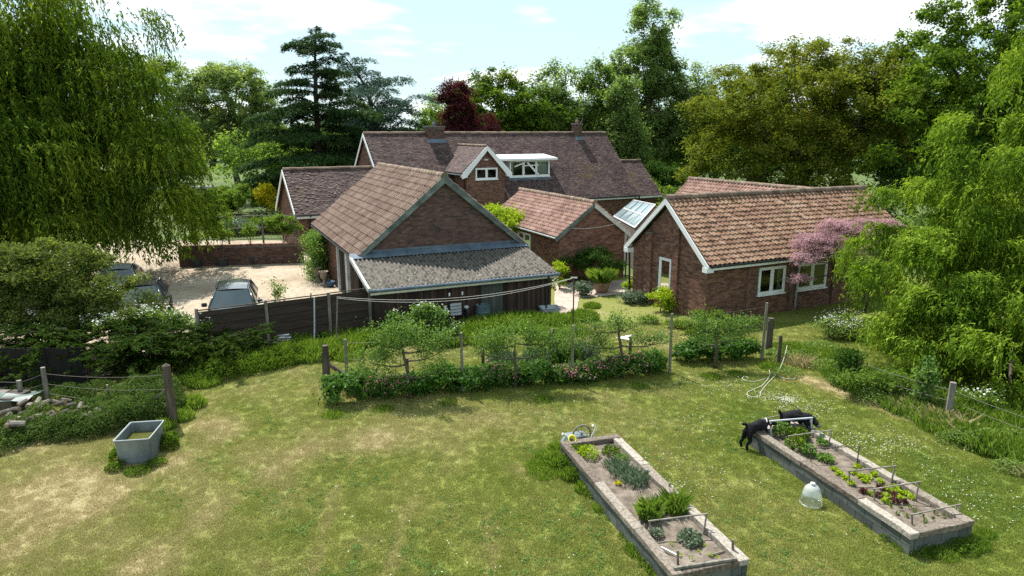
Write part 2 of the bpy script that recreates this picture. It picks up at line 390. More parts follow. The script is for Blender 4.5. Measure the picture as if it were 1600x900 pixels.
def scatter_leaves(name, C, size, mat, parent, rng, out=None, up=.5, outw=.3, asp=.6, tri=False, var=None, droop=0.0, rand=1.0, wloc=True):
    n = len(C); Nn = rnd_dirs(n, rng) * rand; Nn[:, 2] += up
    if out is not None: Nn += out * outw
    Nn = nrm(Nn); T = rnd_dirs(n, rng); T[:, 2] -= droop
    D = nrm(T - Nn * np.sum(T * Nn, 1, keepdims=True))
    s = size * rng.uniform(.6, 1.3, n)
    V, F = leaf_arrays(C, D, Nn, s, s * asp, rng, tri)
    k = 3 if tri else 4
    if var is None: var = rng.uniform(0, 1, n)
    return npmesh(name, V, F, mat, parent, v=np.repeat(var, k), wloc=wloc)
def boughs(env, nb, rng, rmin=.32, rmax=.5, zmin=-.75):
    """env: list of ellipsoids (cx,cy,cz,rx,ry,rz) -> sub-ellipsoids near their surfaces"""
    out = []
    vol = np.array([e[3] * e[5] for e in env]); cnt = np.maximum(2, (nb * vol / vol.sum()).astype(int))
    for e, c in zip(env, cnt):
        for i in range(c):
            k = (i + .5) / c; z = zmin + (1 - zmin) * k; ph = i * 2.39996 + rng.uniform(-.4, .4)
            z = min(.98, max(-1, z + rng.uniform(-.1, .1))); r = math.sqrt(max(0, 1 - z * z)); q = rng.uniform(rmin, rmax)
            f = 1 - q * .9
            out.append((e[0] + e[3] * f * r * math.cos(ph), e[1] + e[4] * f * r * math.sin(ph), e[2] + e[5] * f * z, e[3] * q, e[4] * q, e[5] * q * .8))
    return out
def clump_cloud(bs, ncl, nleaf, rc, rng, flat=.7, inner=.25):
    """leaf centres in clumps on the bough ellipsoids. returns C, outward dirs, var, clump centres"""
    b = np.array(bs); w = (b[:, 3] * b[:, 5]) ** 1.0; w = w / w.sum()
    idx = rng.choice(len(b), ncl, p=w); d = rnd_dirs(ncl, rng); d[:, 2] = np.where(d[:, 2] < -.4, -d[:, 2], d[:, 2]); d = nrm(d)
    rr = rng.uniform(inner, 1.0, (ncl, 1)) ** .5
    cc = b[idx, :3] + d * b[idx, 3:6] * rr
    vv = rng.uniform(0, 1, ncl) * .6 + rng.uniform(0, 1, len(b))[idx] * .4
    ii = rng.integers(0, ncl, nleaf)
    off = rng.normal(size=(nleaf, 3)) * rc * np.array([1, 1, flat]) * rng.uniform(.5, 1.2, ncl)[ii][:, None]
    C = cc[ii] + off
    o = nrm(off / rc * .6 + d[ii])
    var = np.clip(vv[ii] * .55 + rng.uniform(0, 1, nleaf) * .45, 0, 1)
    return C, o, var, cc
def limbs(mb, base, top, r0, targets, rng, kr=.35, sub=None, n=6, bend=.15):
    base = Vector(base); top = Vector(top)
    k = 6; pts = []; rs = []
    for i in range(k + 1):
        t = i / k; p = base.lerp(top, t) + Vector((rng.normal() * bend * (t > 0) * (t < 1), rng.normal() * bend * (t > 0) * (t < 1), 0)); pts.append(p); rs.append(r0 * (1 - .45 * t) * (1.25 if i == 0 else 1))
    mb.tube(pts, rs, max(8, n))
    for tg in targets:
        tg = Vector(tg); f = rng.uniform(.45, 1.0); st = base.lerp(top, f)
        j = min(k - 1, int(f * k)); st = pts[j].lerp(pts[j + 1], f * k - j)
        m1 = st.lerp(tg, .4) + Vector((0, 0, (tg - st).length * rng.uniform(.02, .16))); m2 = st.lerp(tg, .75) + Vector((rng.normal() * .15, rng.normal() * .15, rng.normal() * .1))
        rr = r0 * kr * rng.uniform(.7, 1.1)
        mb.tube([st, m1, m2, tg], [rr, rr * .75, rr * .5, rr * .22], n, cap=False)
        if sub is not None:
            dd = np.linalg.norm(sub - np.array(tg), axis=1); near = np.argsort(dd)[:6]
            for q in near:
                e = Vector(sub[q]); s0 = m1.lerp(tg, rng.uniform(.2, .9))
                mb.tube([s0, s0.lerp(e, .5) + Vector((0, 0, .1)), e], [rr * .3, rr * .2, rr * .07], 4, cap=False)
def tree(name, label, x, y, h, env, lm, bm=None, nb=18, ncl=260, nleaf=30000, size=.25, rc=.6, seed=1, tri=True, trunk=.3, th=.45, asp=.7,
         up=.95, group=None, cat='tree', z0=0.0, flat=.7, rmin=.32, rmax=.5, lean=(0, 0), inner=.25, zmin=-.75, subs=True, nlimb=14):
    """env ellipsoids relative to (x,y,z0)"""
    rng = np.random.default_rng(seed)
    t = thing(name, label, cat, (x, y, z0), 0, group)
    bs = boughs(env, nb, rng, rmin, rmax, zmin)
    C, o, var, cc = clump_cloud(bs, ncl, nleaf, rc, rng, flat, inner)
    scatter_leaves('crown', C, size, lm, t, rng, o, up, .5, asp, tri, var, wloc=False)
    mb = MB(); tg = sorted(bs, key=lambda b: rng.uniform())[:nlimb]
    limbs(mb, (0, 0, -.1), (lean[0], lean[1], h * th), trunk, [b[:3] for b in tg], rng, sub=cc if subs else None, n=5)
    mb.build('trunk', bm or BARK, t, smooth=True)
    return t
def shrub(name, label, x, y, env, lm, nleaf=5000, size=.09, rc=.18, ncl=60, seed=1, cat='shrub', group=None, tri=True, asp=.75, up=.6, flower=None, z0=0.0, nb=9,
          stems=5, outw=.5):
    rng = np.random.default_rng(seed); t = thing(name, label, cat, (x, y, z0), 0, group)
    if env[0][2] < 1.2 and env[0][2] > .2: env = list(env) + [(e[0], e[1], e[2] * .35, e[3] * .9, e[4] * .9, e[2] * .4) for e in env[:2]]
    bs = boughs(env, nb, rng, .4, .6, -.3); C, o, var, cc = clump_cloud(bs, ncl, nleaf, rc, rng)
    C = C[C[:, 2] > .01]; o = o[:len(C)]; var = var[:len(C)]
    scatter_leaves('foliage', C, size, lm, t, rng, o, up, outw, asp, tri, var, wloc=False)
    mb = MB()
    for i in range(stems):
        b = bs[int(rng.integers(len(bs)))]; mb.tube([(rng.normal() * .06, rng.normal() * .06, -.05), (b[0] * .5, b[1] * .5, b[2] * .6), (b[0], b[1], b[2])], [.018, .013, .005], 5, cap=False)
    mb.build('stem', BARK, t)
    if flower:
        fm, fn, fs, fr = flower
        b = cc[rng.integers(0, len(cc), fn)]; off = rng.normal(size=(fn, 3)) * fr; off[:, 2] = np.abs(off[:, 2]) + fr * .6
        scatter_leaves('blossom', b + off, fs, fm, t, rng, None, 1.2, 0, .9, False, wloc=False)
    return t
def grass_patch(name, label, pts, h, n, mat, seed, dens_sd=.25, wd=.018, parent=None, lean=.25, hz=.4, kindstuff=True, cat='grass', nseg=2):
    """blades round the given centres (x, y[, spread[, height]])"""
    rng = np.random.default_rng(seed); pts = [tuple(p) + (dens_sd, h)[len(p) - 2:] if len(p) < 4 else p for p in pts]
    P = np.array([(p[0], p[1], p[2], p[3]) for p in pts]); w = P[:, 2]; ii = rng.choice(len(P), n, p=w / w.sum())
    r = np.sqrt(rng.uniform(0, 1, n)) * P[ii, 2]; a = rng.uniform(0, 2 * np.pi, n)
    B = np.stack([P[ii, 0] + r * np.cos(a), P[ii, 1] + r * np.sin(a), np.zeros(n)], 1)
    H = P[ii, 3] * rng.uniform(1 - hz, 1 + hz * .6, n) * (1 - .45 * (r / P[ii, 2]) ** 2)
    la = rng.uniform(0, 2 * np.pi, n); L = np.stack([np.cos(la), np.sin(la), np.zeros(n)], 1) * (H * lean * rng.uniform(.4, 2.0, n))[:, None]
    fa = rng.uniform(0, 2 * np.pi, n); Wv = np.stack([np.cos(fa), np.sin(fa), np.zeros(n)], 1) * wd * .5
    M = B + L * .35 + np.stack([0 * H, 0 * H, H * .6], 1); T = B + L + np.stack([0 * H, 0 * H, H * (1 - .15 * rng.uniform(0, 1, n))], 1)
    V = np.stack([B - Wv, B + Wv, M + Wv * .7, T], 1).reshape(-1, 3)
    q = np.arange(n)[:, None] * 4
    F = np.concatenate([q + np.array([[0, 1, 2]]), q + np.array([[0, 2, 3]])], 0)
    o = npmesh(name, V, F, mat, parent, v=np.repeat(rng.uniform(0, 1, n), 4))
    if parent is None:
        if kindstuff: tag(o, label, cat); kind(o)
        else: tag(o, label, cat)
    return o
def willow(t, nodes, lm, rng, strands, seglen, nseg, ln, wd, out_k=.5, spread=.7, zfloor=.3, name='crown', lenr=(.5, 1.2)):
    """nodes: (x,y,z, ox,oy, length): each a cascade of hanging strands that arch outwards then fall"""
    N = np.array(nodes); k = len(N); S = k * strands; ii = np.repeat(np.arange(k), strands)
    O = np.stack([N[ii, 3], N[ii, 4], np.zeros(S)], 1); O = nrm(O); side = np.stack([-O[:, 1], O[:, 0], np.zeros(S)], 1)
    a = rng.normal(size=S) * .55; O2 = O * np.cos(a)[:, None] + side * np.sin(a)[:, None]
    st = N[ii, :3] - O * (np.abs(rng.normal(size=S)) * spread * .9)[:, None] + side * (rng.normal(size=S) * spread)[:, None]
    st[:, 2] += -rng.uniform(0, 1, S) * .5 * spread
    Ln = N[ii, 5] * rng.uniform(lenr[0], lenr[1], S)
    reach = out_k * rng.uniform(.3, 1.1, S)
    sv = rng.uniform(0, 1, S) * .5 + rng.uniform(0, 1, k)[ii] * .5
    C = []; D = []; vv = []
    for j in range(nseg):
        s = (j + rng.uniform(0, 1, S)) / nseg
        x = reach * (1 - np.exp(-3 * s)); dz = -Ln * s ** 1.25 + .35 * reach * np.sin(np.pi * np.minimum(1, s * 2.2)) * (s < .45)
        p = st + O2 * x[:, None] + rng.normal(size=(S, 3)) * .045; p[:, 2] += dz
        d = O2 * (3 * reach * np.exp(-3 * s))[:, None] * .6; d[:, 2] -= Ln * 1.25 * s ** .25 * .6; d = nrm(d) + rng.normal(size=(S, 3)) * .45
        ok = p[:, 2] > zfloor
        C.append(p[ok]); D.append(d[ok]); vv.append(np.clip(sv[ok] * .6 + rng.uniform(0, .5, ok.sum()) - .15 * s[ok], 0, 1))
    C = np.concatenate(C); D = np.concatenate(D); vv = np.concatenate(vv); n = len(C)
    Nn = rnd_dirs(n, rng) * .8; Nn[:, 2] += .9
    V, F = leaf_arrays(C, D, Nn, ln * rng.uniform(.6, 1.3, n), wd * rng.uniform(.8, 1.4, n), rng, True)
    return npmesh(name, V, F, lm, t, v=np.repeat(vv, 3), wloc=True)
def fbm(x, y, sc, seed, oct=4, rough=.55):
    """value noise fbm on arrays"""
    tot = np.zeros_like(x, dtype=np.float64); amp = 1; s = 0
    for o in range(oct):
        rng = np.random.default_rng(seed + o); G = rng.uniform(0, 1, (256, 256))
        X = x * sc * 2 ** o + 37.3 * o; Y = y * sc * 2 ** o + 11.7 * o
        xi = np.floor(X).astype(int); yi = np.floor(Y).astype(int); fx = X - xi; fy = Y - yi
        fx = fx * fx * (3 - 2 * fx); fy = fy * fy * (3 - 2 * fy)
        g = lambda a, b: G[a % 256, b % 256]
        tot += amp * ((g(xi, yi) * (1 - fx) + g(xi + 1, yi) * fx) * (1 - fy) + (g(xi, yi + 1) * (1 - fx) + g(xi + 1, yi + 1) * fx) * fy)
        s += amp; amp *= rough
    return tot / s

# ================================================================ THE SETTING
def sheet(name, poly, z, mat, thick=0.0):
    o = npmesh(name, [(p[0], p[1], z) for p in poly], [tuple(range(len(poly)))], mat); kind(o, 'structure'); return o
# ground to the horizon
mb = MB(); mb.add([(-900, -60, -.05), (900, -60, -.05), (900, 1500, -.05), (-900, 1500, -.05)], [(0, 1, 2, 3)])
g = mb.build('ground', GREEN_F); kind(g, 'structure')
# lawn: fine grid with a dryness attribute
st_ = .165
xs = np.arange(-24, 24.01, st_); ys = np.arange(5.5, 36.01, st_); X, Y = np.meshgrid(xs, ys)
XR_, YR_ = X * .8 - Y * .6, X * .6 + Y * .8
dry = fbm(X, Y, .30, 11, 6, .6) * 1.0 + fbm(XR_, YR_, 1.3, 31, 5, .7) * .42 - .42
rotx = X * math.cos(.75) + Y * math.sin(.75)
dry += .13 * np.sin(rotx * 3.6) * fbm(X, Y, .3, 5, 2) - .018 * X
def blob(u, v, r, s, ax=1.0):
    global dry
    c = gp(u, v); dry += 1.35 * s * np.exp(-(((X - c.x) / (r * ax)) ** 2 + ((Y - c.y) / r) ** 2))
def streak(p, q, wd, s):
    global dry
    a, b = gp(*p), gp(*q); d = (b - a); L = d.length; d /= L
    tt = np.clip((X - a.x) * d.x + (Y - a.y) * d.y, 0, L); dd = np.hypot(X - a.x - d.x * tt, Y - a.y - d.y * tt)
    dry += 1.3 * s * np.exp(-(dd / wd) ** 2)
for a in ((60, 790, .9, .5), (330, 665, .6, .5, 1.6), (20, 700, .5, .4, 2), (470, 700, 1.2, .12), (590, 690, .6, .3), (110, 760, .9, .35), (820, 735, .35, .6), (1290, 600, .5, .3),
          (1020, 530, 1.2, .45), (560, 760, .6, .1), (430, 800, .5, .15), (700, 740, .5, .12), (250, 880, .6, .3), (930, 490, .5, .3)): blob(*a)
streak((1250, 590), (1420, 652), .26, 1.0); streak((1420, 652), (1620, 735), .26, 1.0)
streak((870, 480), (930, 540), .35, .45); streak((640, 545), (760, 520), .3, .4); streak((760, 520), (880, 510), .3, .3)
streak((880, 625), (1000, 610), .3, .2); streak((0, 870), (330, 690), .35, .25); streak((180, 900), (480, 700), .3, .18); streak((480, 900), (520, 760), .12, .3); streak((600, 900), (640, 780), .1, .3); streak((760, 900), (760, 790), .1, .3)
for a in ((1500, 780, 2.0, -.25), (150, 640, .8, -.3), (850, 720, .5, -.3), (560, 650, 1, -.2), (1120, 700, 1.5, -.12)): blob(*a)
dry = np.clip(.35 + (dry - .30) * .64, 0.02, 1)
Z = fbm(X, Y, .5, 3, 3) * .05 + fbm(X, Y, 3.0, 8, 2) * .02 - .035
ny, nx = X.shape; ids = np.arange(nx * ny).reshape(ny, nx)
F = np.stack([ids[:-1, :-1], ids[:-1, 1:], ids[1:, 1:], ids[1:, :-1]], -1).reshape(-1, 4)
m, n = newmat('lawn_grass')
o_ = n.nodes.new('ShaderNodeOutputMaterial'); p_ = n.nodes.new('ShaderNodeBsdfPrincipled'); p_.inputs['Roughness'].default_value = .9; p_.inputs['Specular IOR Level'].default_value = .1
n.links.new(p_.outputs[0], o_.inputs[0])
def grass_colour(n, fac_socket, fine=14.0, k=.70):
    g_ = n.nodes.new('ShaderNodeNewGeometry'); t_ = n.nodes.new('ShaderNodeTexNoise'); t_.inputs['Scale'].default_value = fine; t_.inputs['Detail'].default_value = 5
    n.links.new(g_.outputs['Position'], t_.inputs['Vector'])
    s_ = n.nodes.new('ShaderNodeMath'); s_.operation = 'MULTIPLY_ADD'; s_.inputs[1].default_value = .55; n.links.new(t_.outputs['Fac'], s_.inputs[0])
    n.links.new(fac_socket, s_.inputs[2])
    return ramp(n, [tuple(q * k for q in c) for c in [(.098, .150, .026), (.162, .214, .038), (.228, .248, .060), (.285, .275, .105), (.39, .33, .175)]], s_.outputs[0], [.16, .38, .62, .86, 1.0])
a_ = n.nodes.new('ShaderNodeAttribute'); a_.attribute_name = 'dry'
c_ = grass_colour(n, a_.outputs['Fac']); n.links.new(c_, p_.inputs['Base Color'])
b_ = n.nodes.new('ShaderNodeBump'); b_.inputs['Strength'].default_value = .8; b_.inputs['Distance'].default_value = .03
t_ = n.nodes.new('ShaderNodeTexNoise'); t_.inputs['Scale'].default_value = 30; t_.inputs['Detail'].default_value = 6; g_ = n.nodes.new('ShaderNodeNewGeometry')
n.links.new(g_.outputs['Position'], t_.inputs['Vector']); n.links.new(t_.outputs['Fac'], b_.inputs['Height']); n.links.new(b_.outputs[0], p_.inputs['Normal'])
LAWNM = m
lawn = npmesh('lawn', np.stack([X, Y, Z], -1).reshape(-1, 3), F, LAWNM, smooth=True)
at = lawn.data.attributes.new('dry', 'FLOAT', 'POINT'); at.data.foreach_set('value', dry.ravel().astype(np.float32)); kind(lawn, 'structure')
def lawn_dry(x, y):
    i = np.clip(((x + 24) / st_).astype(int), 0, nx - 1); j = np.clip(((y - 5.5) / st_).astype(int), 0, ny - 1); return dry[j, i], Z[j, i]

# gravel yard and paths, road
sheet('gravel_yard', [(-5.3, 25.0), (-6.1, 28), (-10.7, 38.2), (-13.2, 42.8), (-12.8, 47.5), (-36, 47.5), (-36, 36), (-26, 24), (-16.5, 17.9), (-10.1, 21.95)], .03, GRAV)
sheet('patio_paving', [gp(868, 441)[:2], gp(1000, 438)[:2], gp(985, 459)[:2], gp(935, 464)[:2], gp(905, 466)[:2], gp(900, 492)[:2], gp(872, 500)[:2], gp(866, 470)[:2]], .028, PAVE)
rd = [(-120, 84), (-50, 90.5), (-28, 93.5), (30, 96), (30, 100.5), (-28, 98.5), (-50, 95.8), (-120, 90)]
sheet('road', rd, .03, ROADM)

# ================================================================ buildings kit
PROF = {'flat': [(0, 0), (.97, 0)],
        'pan': [(0, .042), (.12, .066), (.26, .070), (.42, .046), (.56, .008), (.75, 0), (.90, .014), (1.0, .042)],
        'double': [(0, .0), (.06, .058), (.26, .058), (.32, 0), (.5, 0), (.56, .058), (.76, .058), (.82, 0), (1, 0)]}
PROF['double'] = [(k / 12, .028 * (1 - math.cos(2 * math.pi * k / 6))) for k in range(13)]
PROF['bold'] = [(k / 8, .050 * (1 - math.cos(2 * math.pi * k / 8))) for k in range(9)]
PROF['wave'] = [(k / 8, .030 * (1 - math.cos(2 * math.pi * k / 8))) for k in range(9)]
def slope_tiles(parent, mat, o, u, v, W_, L_, tw, g, style, th=.022, split=0, keep=None, seed=0, name='tiles', jit=.004, key=None):
    rng = np.random.default_rng(seed); o, u, v = (np.array(q, dtype=float) for q in (o, u, v)); nn = np.cross(u, v)
    if nn[2] < 0: nn = -nn
    nu = int(round(W_ / tw)); tw = W_ / nu; nv = int(round(L_ / g)); g = L_ / nv
    I, J = np.meshgrid(np.arange(nu), np.arange(nv)); I = I.ravel(); J = J.ravel()
    off = (J % 2) * .5 * tw if style == 'flat' else 0 * J
    S = I * tw + off; T = J * g
    if keep is not None:
        k = keep(S + tw / 2, T + g / 2); S, T, I, J = S[k], T[k], I[k], J[k]
    else:
        k = S + tw * .6 <= W_; S, T, I, J = S[k], T[k], I[k], J[k]
    pr = np.array(PROF[style]); m_ = len(pr); n = len(S)
    lift = rng.normal(size=n) * jit; val = rng.uniform(0, 1, n)
    val = np.clip(val * .7 + .3 * fbm(S, T, .8, seed + 50, 3), 0, 1)
    if split:
        kk = key(S, T) if key is not None else T; order = np.argsort(kk); ind = order[:split]; rest = order[split:]
        meshes = []
        for q in range(8):
            b0 = [(p[0] * tw, -.03, p[1] - .016) for p in pr]; b1 = [(p[0] * tw, -.03, p[1] + th) for p in pr]; b2 = [(p[0] * tw, g, p[1]) for p in pr]
            fs = [(i, i + 1, m_ + i + 1, m_ + i) for i in range(m_ - 1)] + [(m_ + i, m_ + i + 1, 2 * m_ + i + 1, 2 * m_ + i) for i in range(m_ - 1)]
            me = bpy.data.meshes.new('tile'); me.from_pydata(b0 + b1 + b2, [], fs); me.update(); me.materials.append(mat)
            at = me.attributes.new('v', 'FLOAT', 'POINT'); at.data.foreach_set('value', np.full(3 * m_, .08 + .12 * q, dtype=np.float32)); meshes.append(me)
        rot = Matrix((u, v, nn)).transposed().to_4x4()
        for i in ind:
            ob = bpy.data.objects.new('tile', meshes[min(7, int(val[i] * 8))]); COL.objects.link(ob); ob.parent = parent
            ob.matrix_local = Matrix.Translation(Vector(o + u * S[i] + v * T[i] + nn * lift[i])) @ rot @ Matrix.Rotation(rng.normal() * .012, 4, 'Z')
        S, T, lift, val = S[rest], T[rest], lift[rest], val[rest]; n = len(S)
    px = pr[:, 0] * tw; ph = pr[:, 1]
    def row(t, h): return o + u * (S[:, None, None] + px[None, :, None]) + v * (T[:, None, None] + t) + nn * (h[None, :, None] + lift[:, None, None])
    V = np.stack([row(-.03, ph - .016), row(-.03, ph + th), row(g, ph)], 1).reshape(-1, 3)
    base = np.arange(n)[:, None, None] * 3 * m_; i = np.arange(m_ - 1)
    f1 = np.stack([i, i + 1, m_ + i + 1, m_ + i], -1)[None]; f2 = np.stack([m_ + i, m_ + i + 1, 2 * m_ + i + 1, 2 * m_ + i], -1)[None]
    F = np.concatenate([(base + f1).reshape(-1, 4), (base + f2).reshape(-1, 4)], 0)
    ob = npmesh(name, V, F, mat, parent, v=np.repeat(val, 3 * m_)); return kind(ob)
def brick_face(parent, mat, o, u, nrm_, w, h, keep=None, seed=0, name='brickwork', bw=.225, bh=.075, proud=.008, z0=0.0, sides=True):
    rng = np.random.default_rng(seed); o, u, nn = (np.array(q, dtype=float) for q in (o, u, nrm_)); up = np.array((0, 0, 1.0))
    nu = int(w / bw) + 1; nv = int(h / bh); I, J = np.meshgrid(np.arange(-1, nu), np.arange(nv)); I = I.ravel(); J = J.ravel()
    S = I * bw + (J % 2) * bw / 2; T = z0 + J * bh; E = S + bw - .011
    S = np.clip(S, 0.002, w - .002); E = np.clip(E, .002, w - .002); k = (E - S) > .03
    S, T, E = S[k], T[k], E[k]
    if keep is not None:
        k = keep(S, E, T, T + bh); S, T, E = S[k], T[k], E[k]
    n = len(S); val = rng.uniform(0, 1, n); pd = proud + rng.normal(size=n) * .0015
    def P(s, t, d): return o + u * s[:, None] + up * t[:, None] + nn * d[:, None]
    T1 = T + bh - .011; z = np.zeros(n) - .003
    Fv = [P(S, T, pd), P(E, T, pd), P(E, T1, pd), P(S, T1, pd)]
    if sides:
        Bv = [P(S, T, z), P(E, T, z), P(E, T1, z), P(S, T1, z)]
        V = np.stack(Fv + Bv, 1).reshape(-1, 3); b = np.arange(n)[:, None, None] * 8
        q = np.array([[0, 1, 2, 3], [4, 5, 1, 0], [5, 6, 2, 1], [6, 7, 3, 2], [7, 4, 0, 3]])[None]; k = 8
    else:
        V = np.stack(Fv, 1).reshape(-1, 3); b = np.arange(n)[:, None, None] * 4; q = np.array([[0, 1, 2, 3]])[None]; k = 4
    return kind(npmesh(name, V, (b + q).reshape(-1, 4), mat, parent, v=np.repeat(val, k)))
def wall_rect(mb, o, u, nn, x0, x1, z0, z1, thk=.2, holes=()):
    o, u, nn = Vector(o), Vector(u), Vector(nn)
    xs = sorted({x0, x1, *[h[0] for h in holes], *[h[1] for h in holes]}); zs = sorted({z0, z1, *[h[2] for h in holes], *[h[3] for h in holes]})
    for i in range(len(xs) - 1):
        for j in range(len(zs) - 1):
            cx, cz = (xs[i] + xs[i + 1]) / 2, (zs[j] + zs[j + 1]) / 2
            if any(h[0] < cx < h[1] and h[2] < cz < h[3] for h in holes): continue
            q = [o + u * a + Vector((0, 0, b)) for a, b in ((xs[i], zs[j]), (xs[i + 1], zs[j]), (xs[i + 1], zs[j + 1]), (xs[i], zs[j + 1]))]
            mb.prism(q, -nn, thk)
def hole_keep(holes, top=None):
    def k(S, E, T0, T1):
        r = np.ones(len(S), bool)
        for h in holes: r &= ~((E > h[0] + .02) & (S < h[1] - .02) & (T1 > h[2] + .02) & (T0 < h[3] - .02))
        if top is not None: r &= (T1 <= top((S + E) / 2))
        return r
    return k
def window(parent, o, u, nn, x0, x1, z0, z1, parts=2, fw=.06, mat=None, sill=True, proud=.03, curtain=None, depth=.07, label=None):
    o, u, nn = Vector(o), Vector(u), Vector(nn); mat = mat or WHITE
    P = lambda a, b, d: o + u * a + Vector((0, 0, b)) + nn * d
    mb = MB(); dc = proud - depth / 2
    def bar(a0, a1, b0, b1, d=dc, t=depth):
        mb.prism([P(a0, b0, d + t / 2), P(a1, b0, d + t / 2), P(a1, b1, d + t / 2), P(a0, b1, d + t / 2)], -nn, t)
    bar(x0, x1, z1 - fw, z1); bar(x0, x1, z0, z0 + fw); bar(x0, x0 + fw, z0 + fw, z1 - fw); bar(x1 - fw, x1, z0 + fw, z1 - fw)
    iw = (x1 - x0 - 2 * fw) / parts
    for i in range(1, parts): c = x0 + fw + iw * i; bar(c - fw * .6, c + fw * .6, z0 + fw, z1 - fw)
    f = mb.build('window', mat, parent)
    if label: f['label'] = label
    for i in range(parts):
        a0 = x0 + fw + iw * i + (fw * .6 if i else 0); a1 = x0 + fw + iw * (i + 1) - (fw * .6 if i < parts - 1 else 0); b0, b1 = z0 + fw, z1 - fw
        c = MB(); s_ = .045
        for r4 in ((a0, a1, b1 - s_, b1), (a0, a1, b0, b0 + s_), (a0, a0 + s_, b0 + s_, b1 - s_), (a1 - s_, a1, b0 + s_, b1 - s_)):
            c.prism([P(r4[0], r4[2], dc + .022), P(r4[1], r4[2], dc + .022), P(r4[1], r4[3], dc + .022), P(r4[0], r4[3], dc + .022)], -nn, .04)
        c.build('casement', mat, f)
        MB().add([P(a0 + s_, b0 + s_, dc), P(a1 - s_, b0 + s_, dc), P(a1 - s_, b1 - s_, dc), P(a0 + s_, b1 - s_, dc)], [(0, 1, 2, 3)]).build('pane', GLASS, f)
    if curtain:
        for ca, cbb in curtain:
            c = MB(); k = 14; A0 = x0 + (x1 - x0) * ca; A1 = x0 + (x1 - x0) * cbb
            for i in range(k):
                s0 = A0 + (A1 - A0) * i / k; s1 = A0 + (A1 - A0) * (i + 1) / k; d0 = -.16 - .02 * (i % 2); d1 = -.16 - .02 * ((i + 1) % 2)
                c.add([P(s0, z0, d0), P(s1, z0, d1), P(s1, z1, d1), P(s0, z1, d0)], [(0, 1, 2, 3)])
            c.build('curtain', CURT, f)
    if sill:
        s = MB(); s.prism([P(x0 - .05, z0 - .05, proud + .06), P(x1 + .05, z0 - .05, proud + .06), P(x1 + .05, z0 - .003, proud + .05), P(x0 - .05, z0 - .003, proud + .05)], -nn, .12); s.build('sill', mat, f)
    return f
def roof_deck(mb, x0, x1, y_eave, y_ridge, z_eave, z_ridge, thk=.08, drop=.045):
    mb.prism([(x0, y_eave, z_eave - drop), (x0, y_ridge, z_ridge - drop), (x0, y_ridge, z_ridge - drop - thk), (x0, y_eave, z_eave - drop - thk)], (1, 0, 0), x1 - x0)
def ridge_tiles(parent, p0, p1, r=.12, seg=.42, mat=None, name='ridge_tile', n=8, parts=True, drop=.02):
    p0, p1 = Vector(p0), Vector(p1); L = (p1 - p0).length; k = max(1, int(round(L / seg))); seg = L / k; d = (p1 - p0) / L; x = d.cross(Vector((0, 0, 1))).normalized(); u = Vector((0, 0, 1))
    meshes = []
    for q in range(5):
        m_ = MB(); P = []
        for s_, rr in ((0, r * 1.06), (seg * .12, r * 1.06), (seg * .13, r), (seg * 1.02, r * .97)):
            for j in range(n + 1):
                t = math.pi * (-.08 + 1.16 * j / n); P.append(d * s_ + x * math.cos(t) * rr + u * (math.sin(t) * rr - drop))
        F = [(a * (n + 1) + j, a * (n + 1) + j + 1, (a + 1) * (n + 1) + j + 1, (a + 1) * (n + 1) + j) for a in range(3) for j in range(n)]
        for a in (0, 3): F.append(tuple(a * (n + 1) + j for j in range(n + 1)))
        m_.add(P, F, .15 + .17 * q); me_o = m_.build('ridge_tile', mat or RIDGE); meshes.append(me_o.data); bpy.data.objects.remove(me_o)
    if parts:
        for i in range(k):
            ob = bpy.data.objects.new(name, random.choice(meshes)); COL.objects.link(ob); ob.parent = parent
            ob.location = p0 + d * seg * i + Vector((0, 0, random.gauss(0, .006)))
    else:
        m_ = MB()
        for i in range(k):
            me = meshes[i % 5]; m_.add([v.co + p0 + d * seg * i + Vector((0, 0, random.gauss(0, .006))) for v in me.vertices], [tuple(f.vertices) for f in me.polygons])
        kind(m_.build(name + 's', mat or RIDGE, parent))

# ================================================================ GARAGE with its lean-to
G = thing('brick_garage', 'large brick garage with moss-edged tiled roof, in the middle, in front of the house', 'garage', (-6.38, 27.36, 0), R(24.6))
GW, GL, GE, GR = 7.72, 11.1, 2.5, 5.66; hw = GW / 2; gs = math.hypot(hw, GR - GE); gv = ((hw) / gs, 0, (GR - GE) / gs)
slope_tiles(G, CONCT, (0, -.15, GE), (0, 1, 0), gv, GL + .15, gs, .34, .36, 'bold', .036, seed=3, name='tile_courses')
slope_tiles(G, CONCT, (GW, -.15, GE), (0, 1, 0), (-gv[0], 0, gv[2]), GL + .15, gs, .33, .36, 'double', .042, seed=4, name='tile_courses')
mb = MB()
for sx, x0 in ((1, 0), (-1, GW)):
    mb.prism([(x0 + sx * .02, -.14, GE - .05), (hw, -.14, GR - .05), (hw, -.14, GR - .14), (x0 + sx * .02, -.14, GE - .14)], (0, 1, 0), GL + .13)
mb.build('roof_deck', DKIN, G)
ridge_tiles(G, (hw, -.15, GR + .03), (hw, GL, GR + .03), .15, .45)
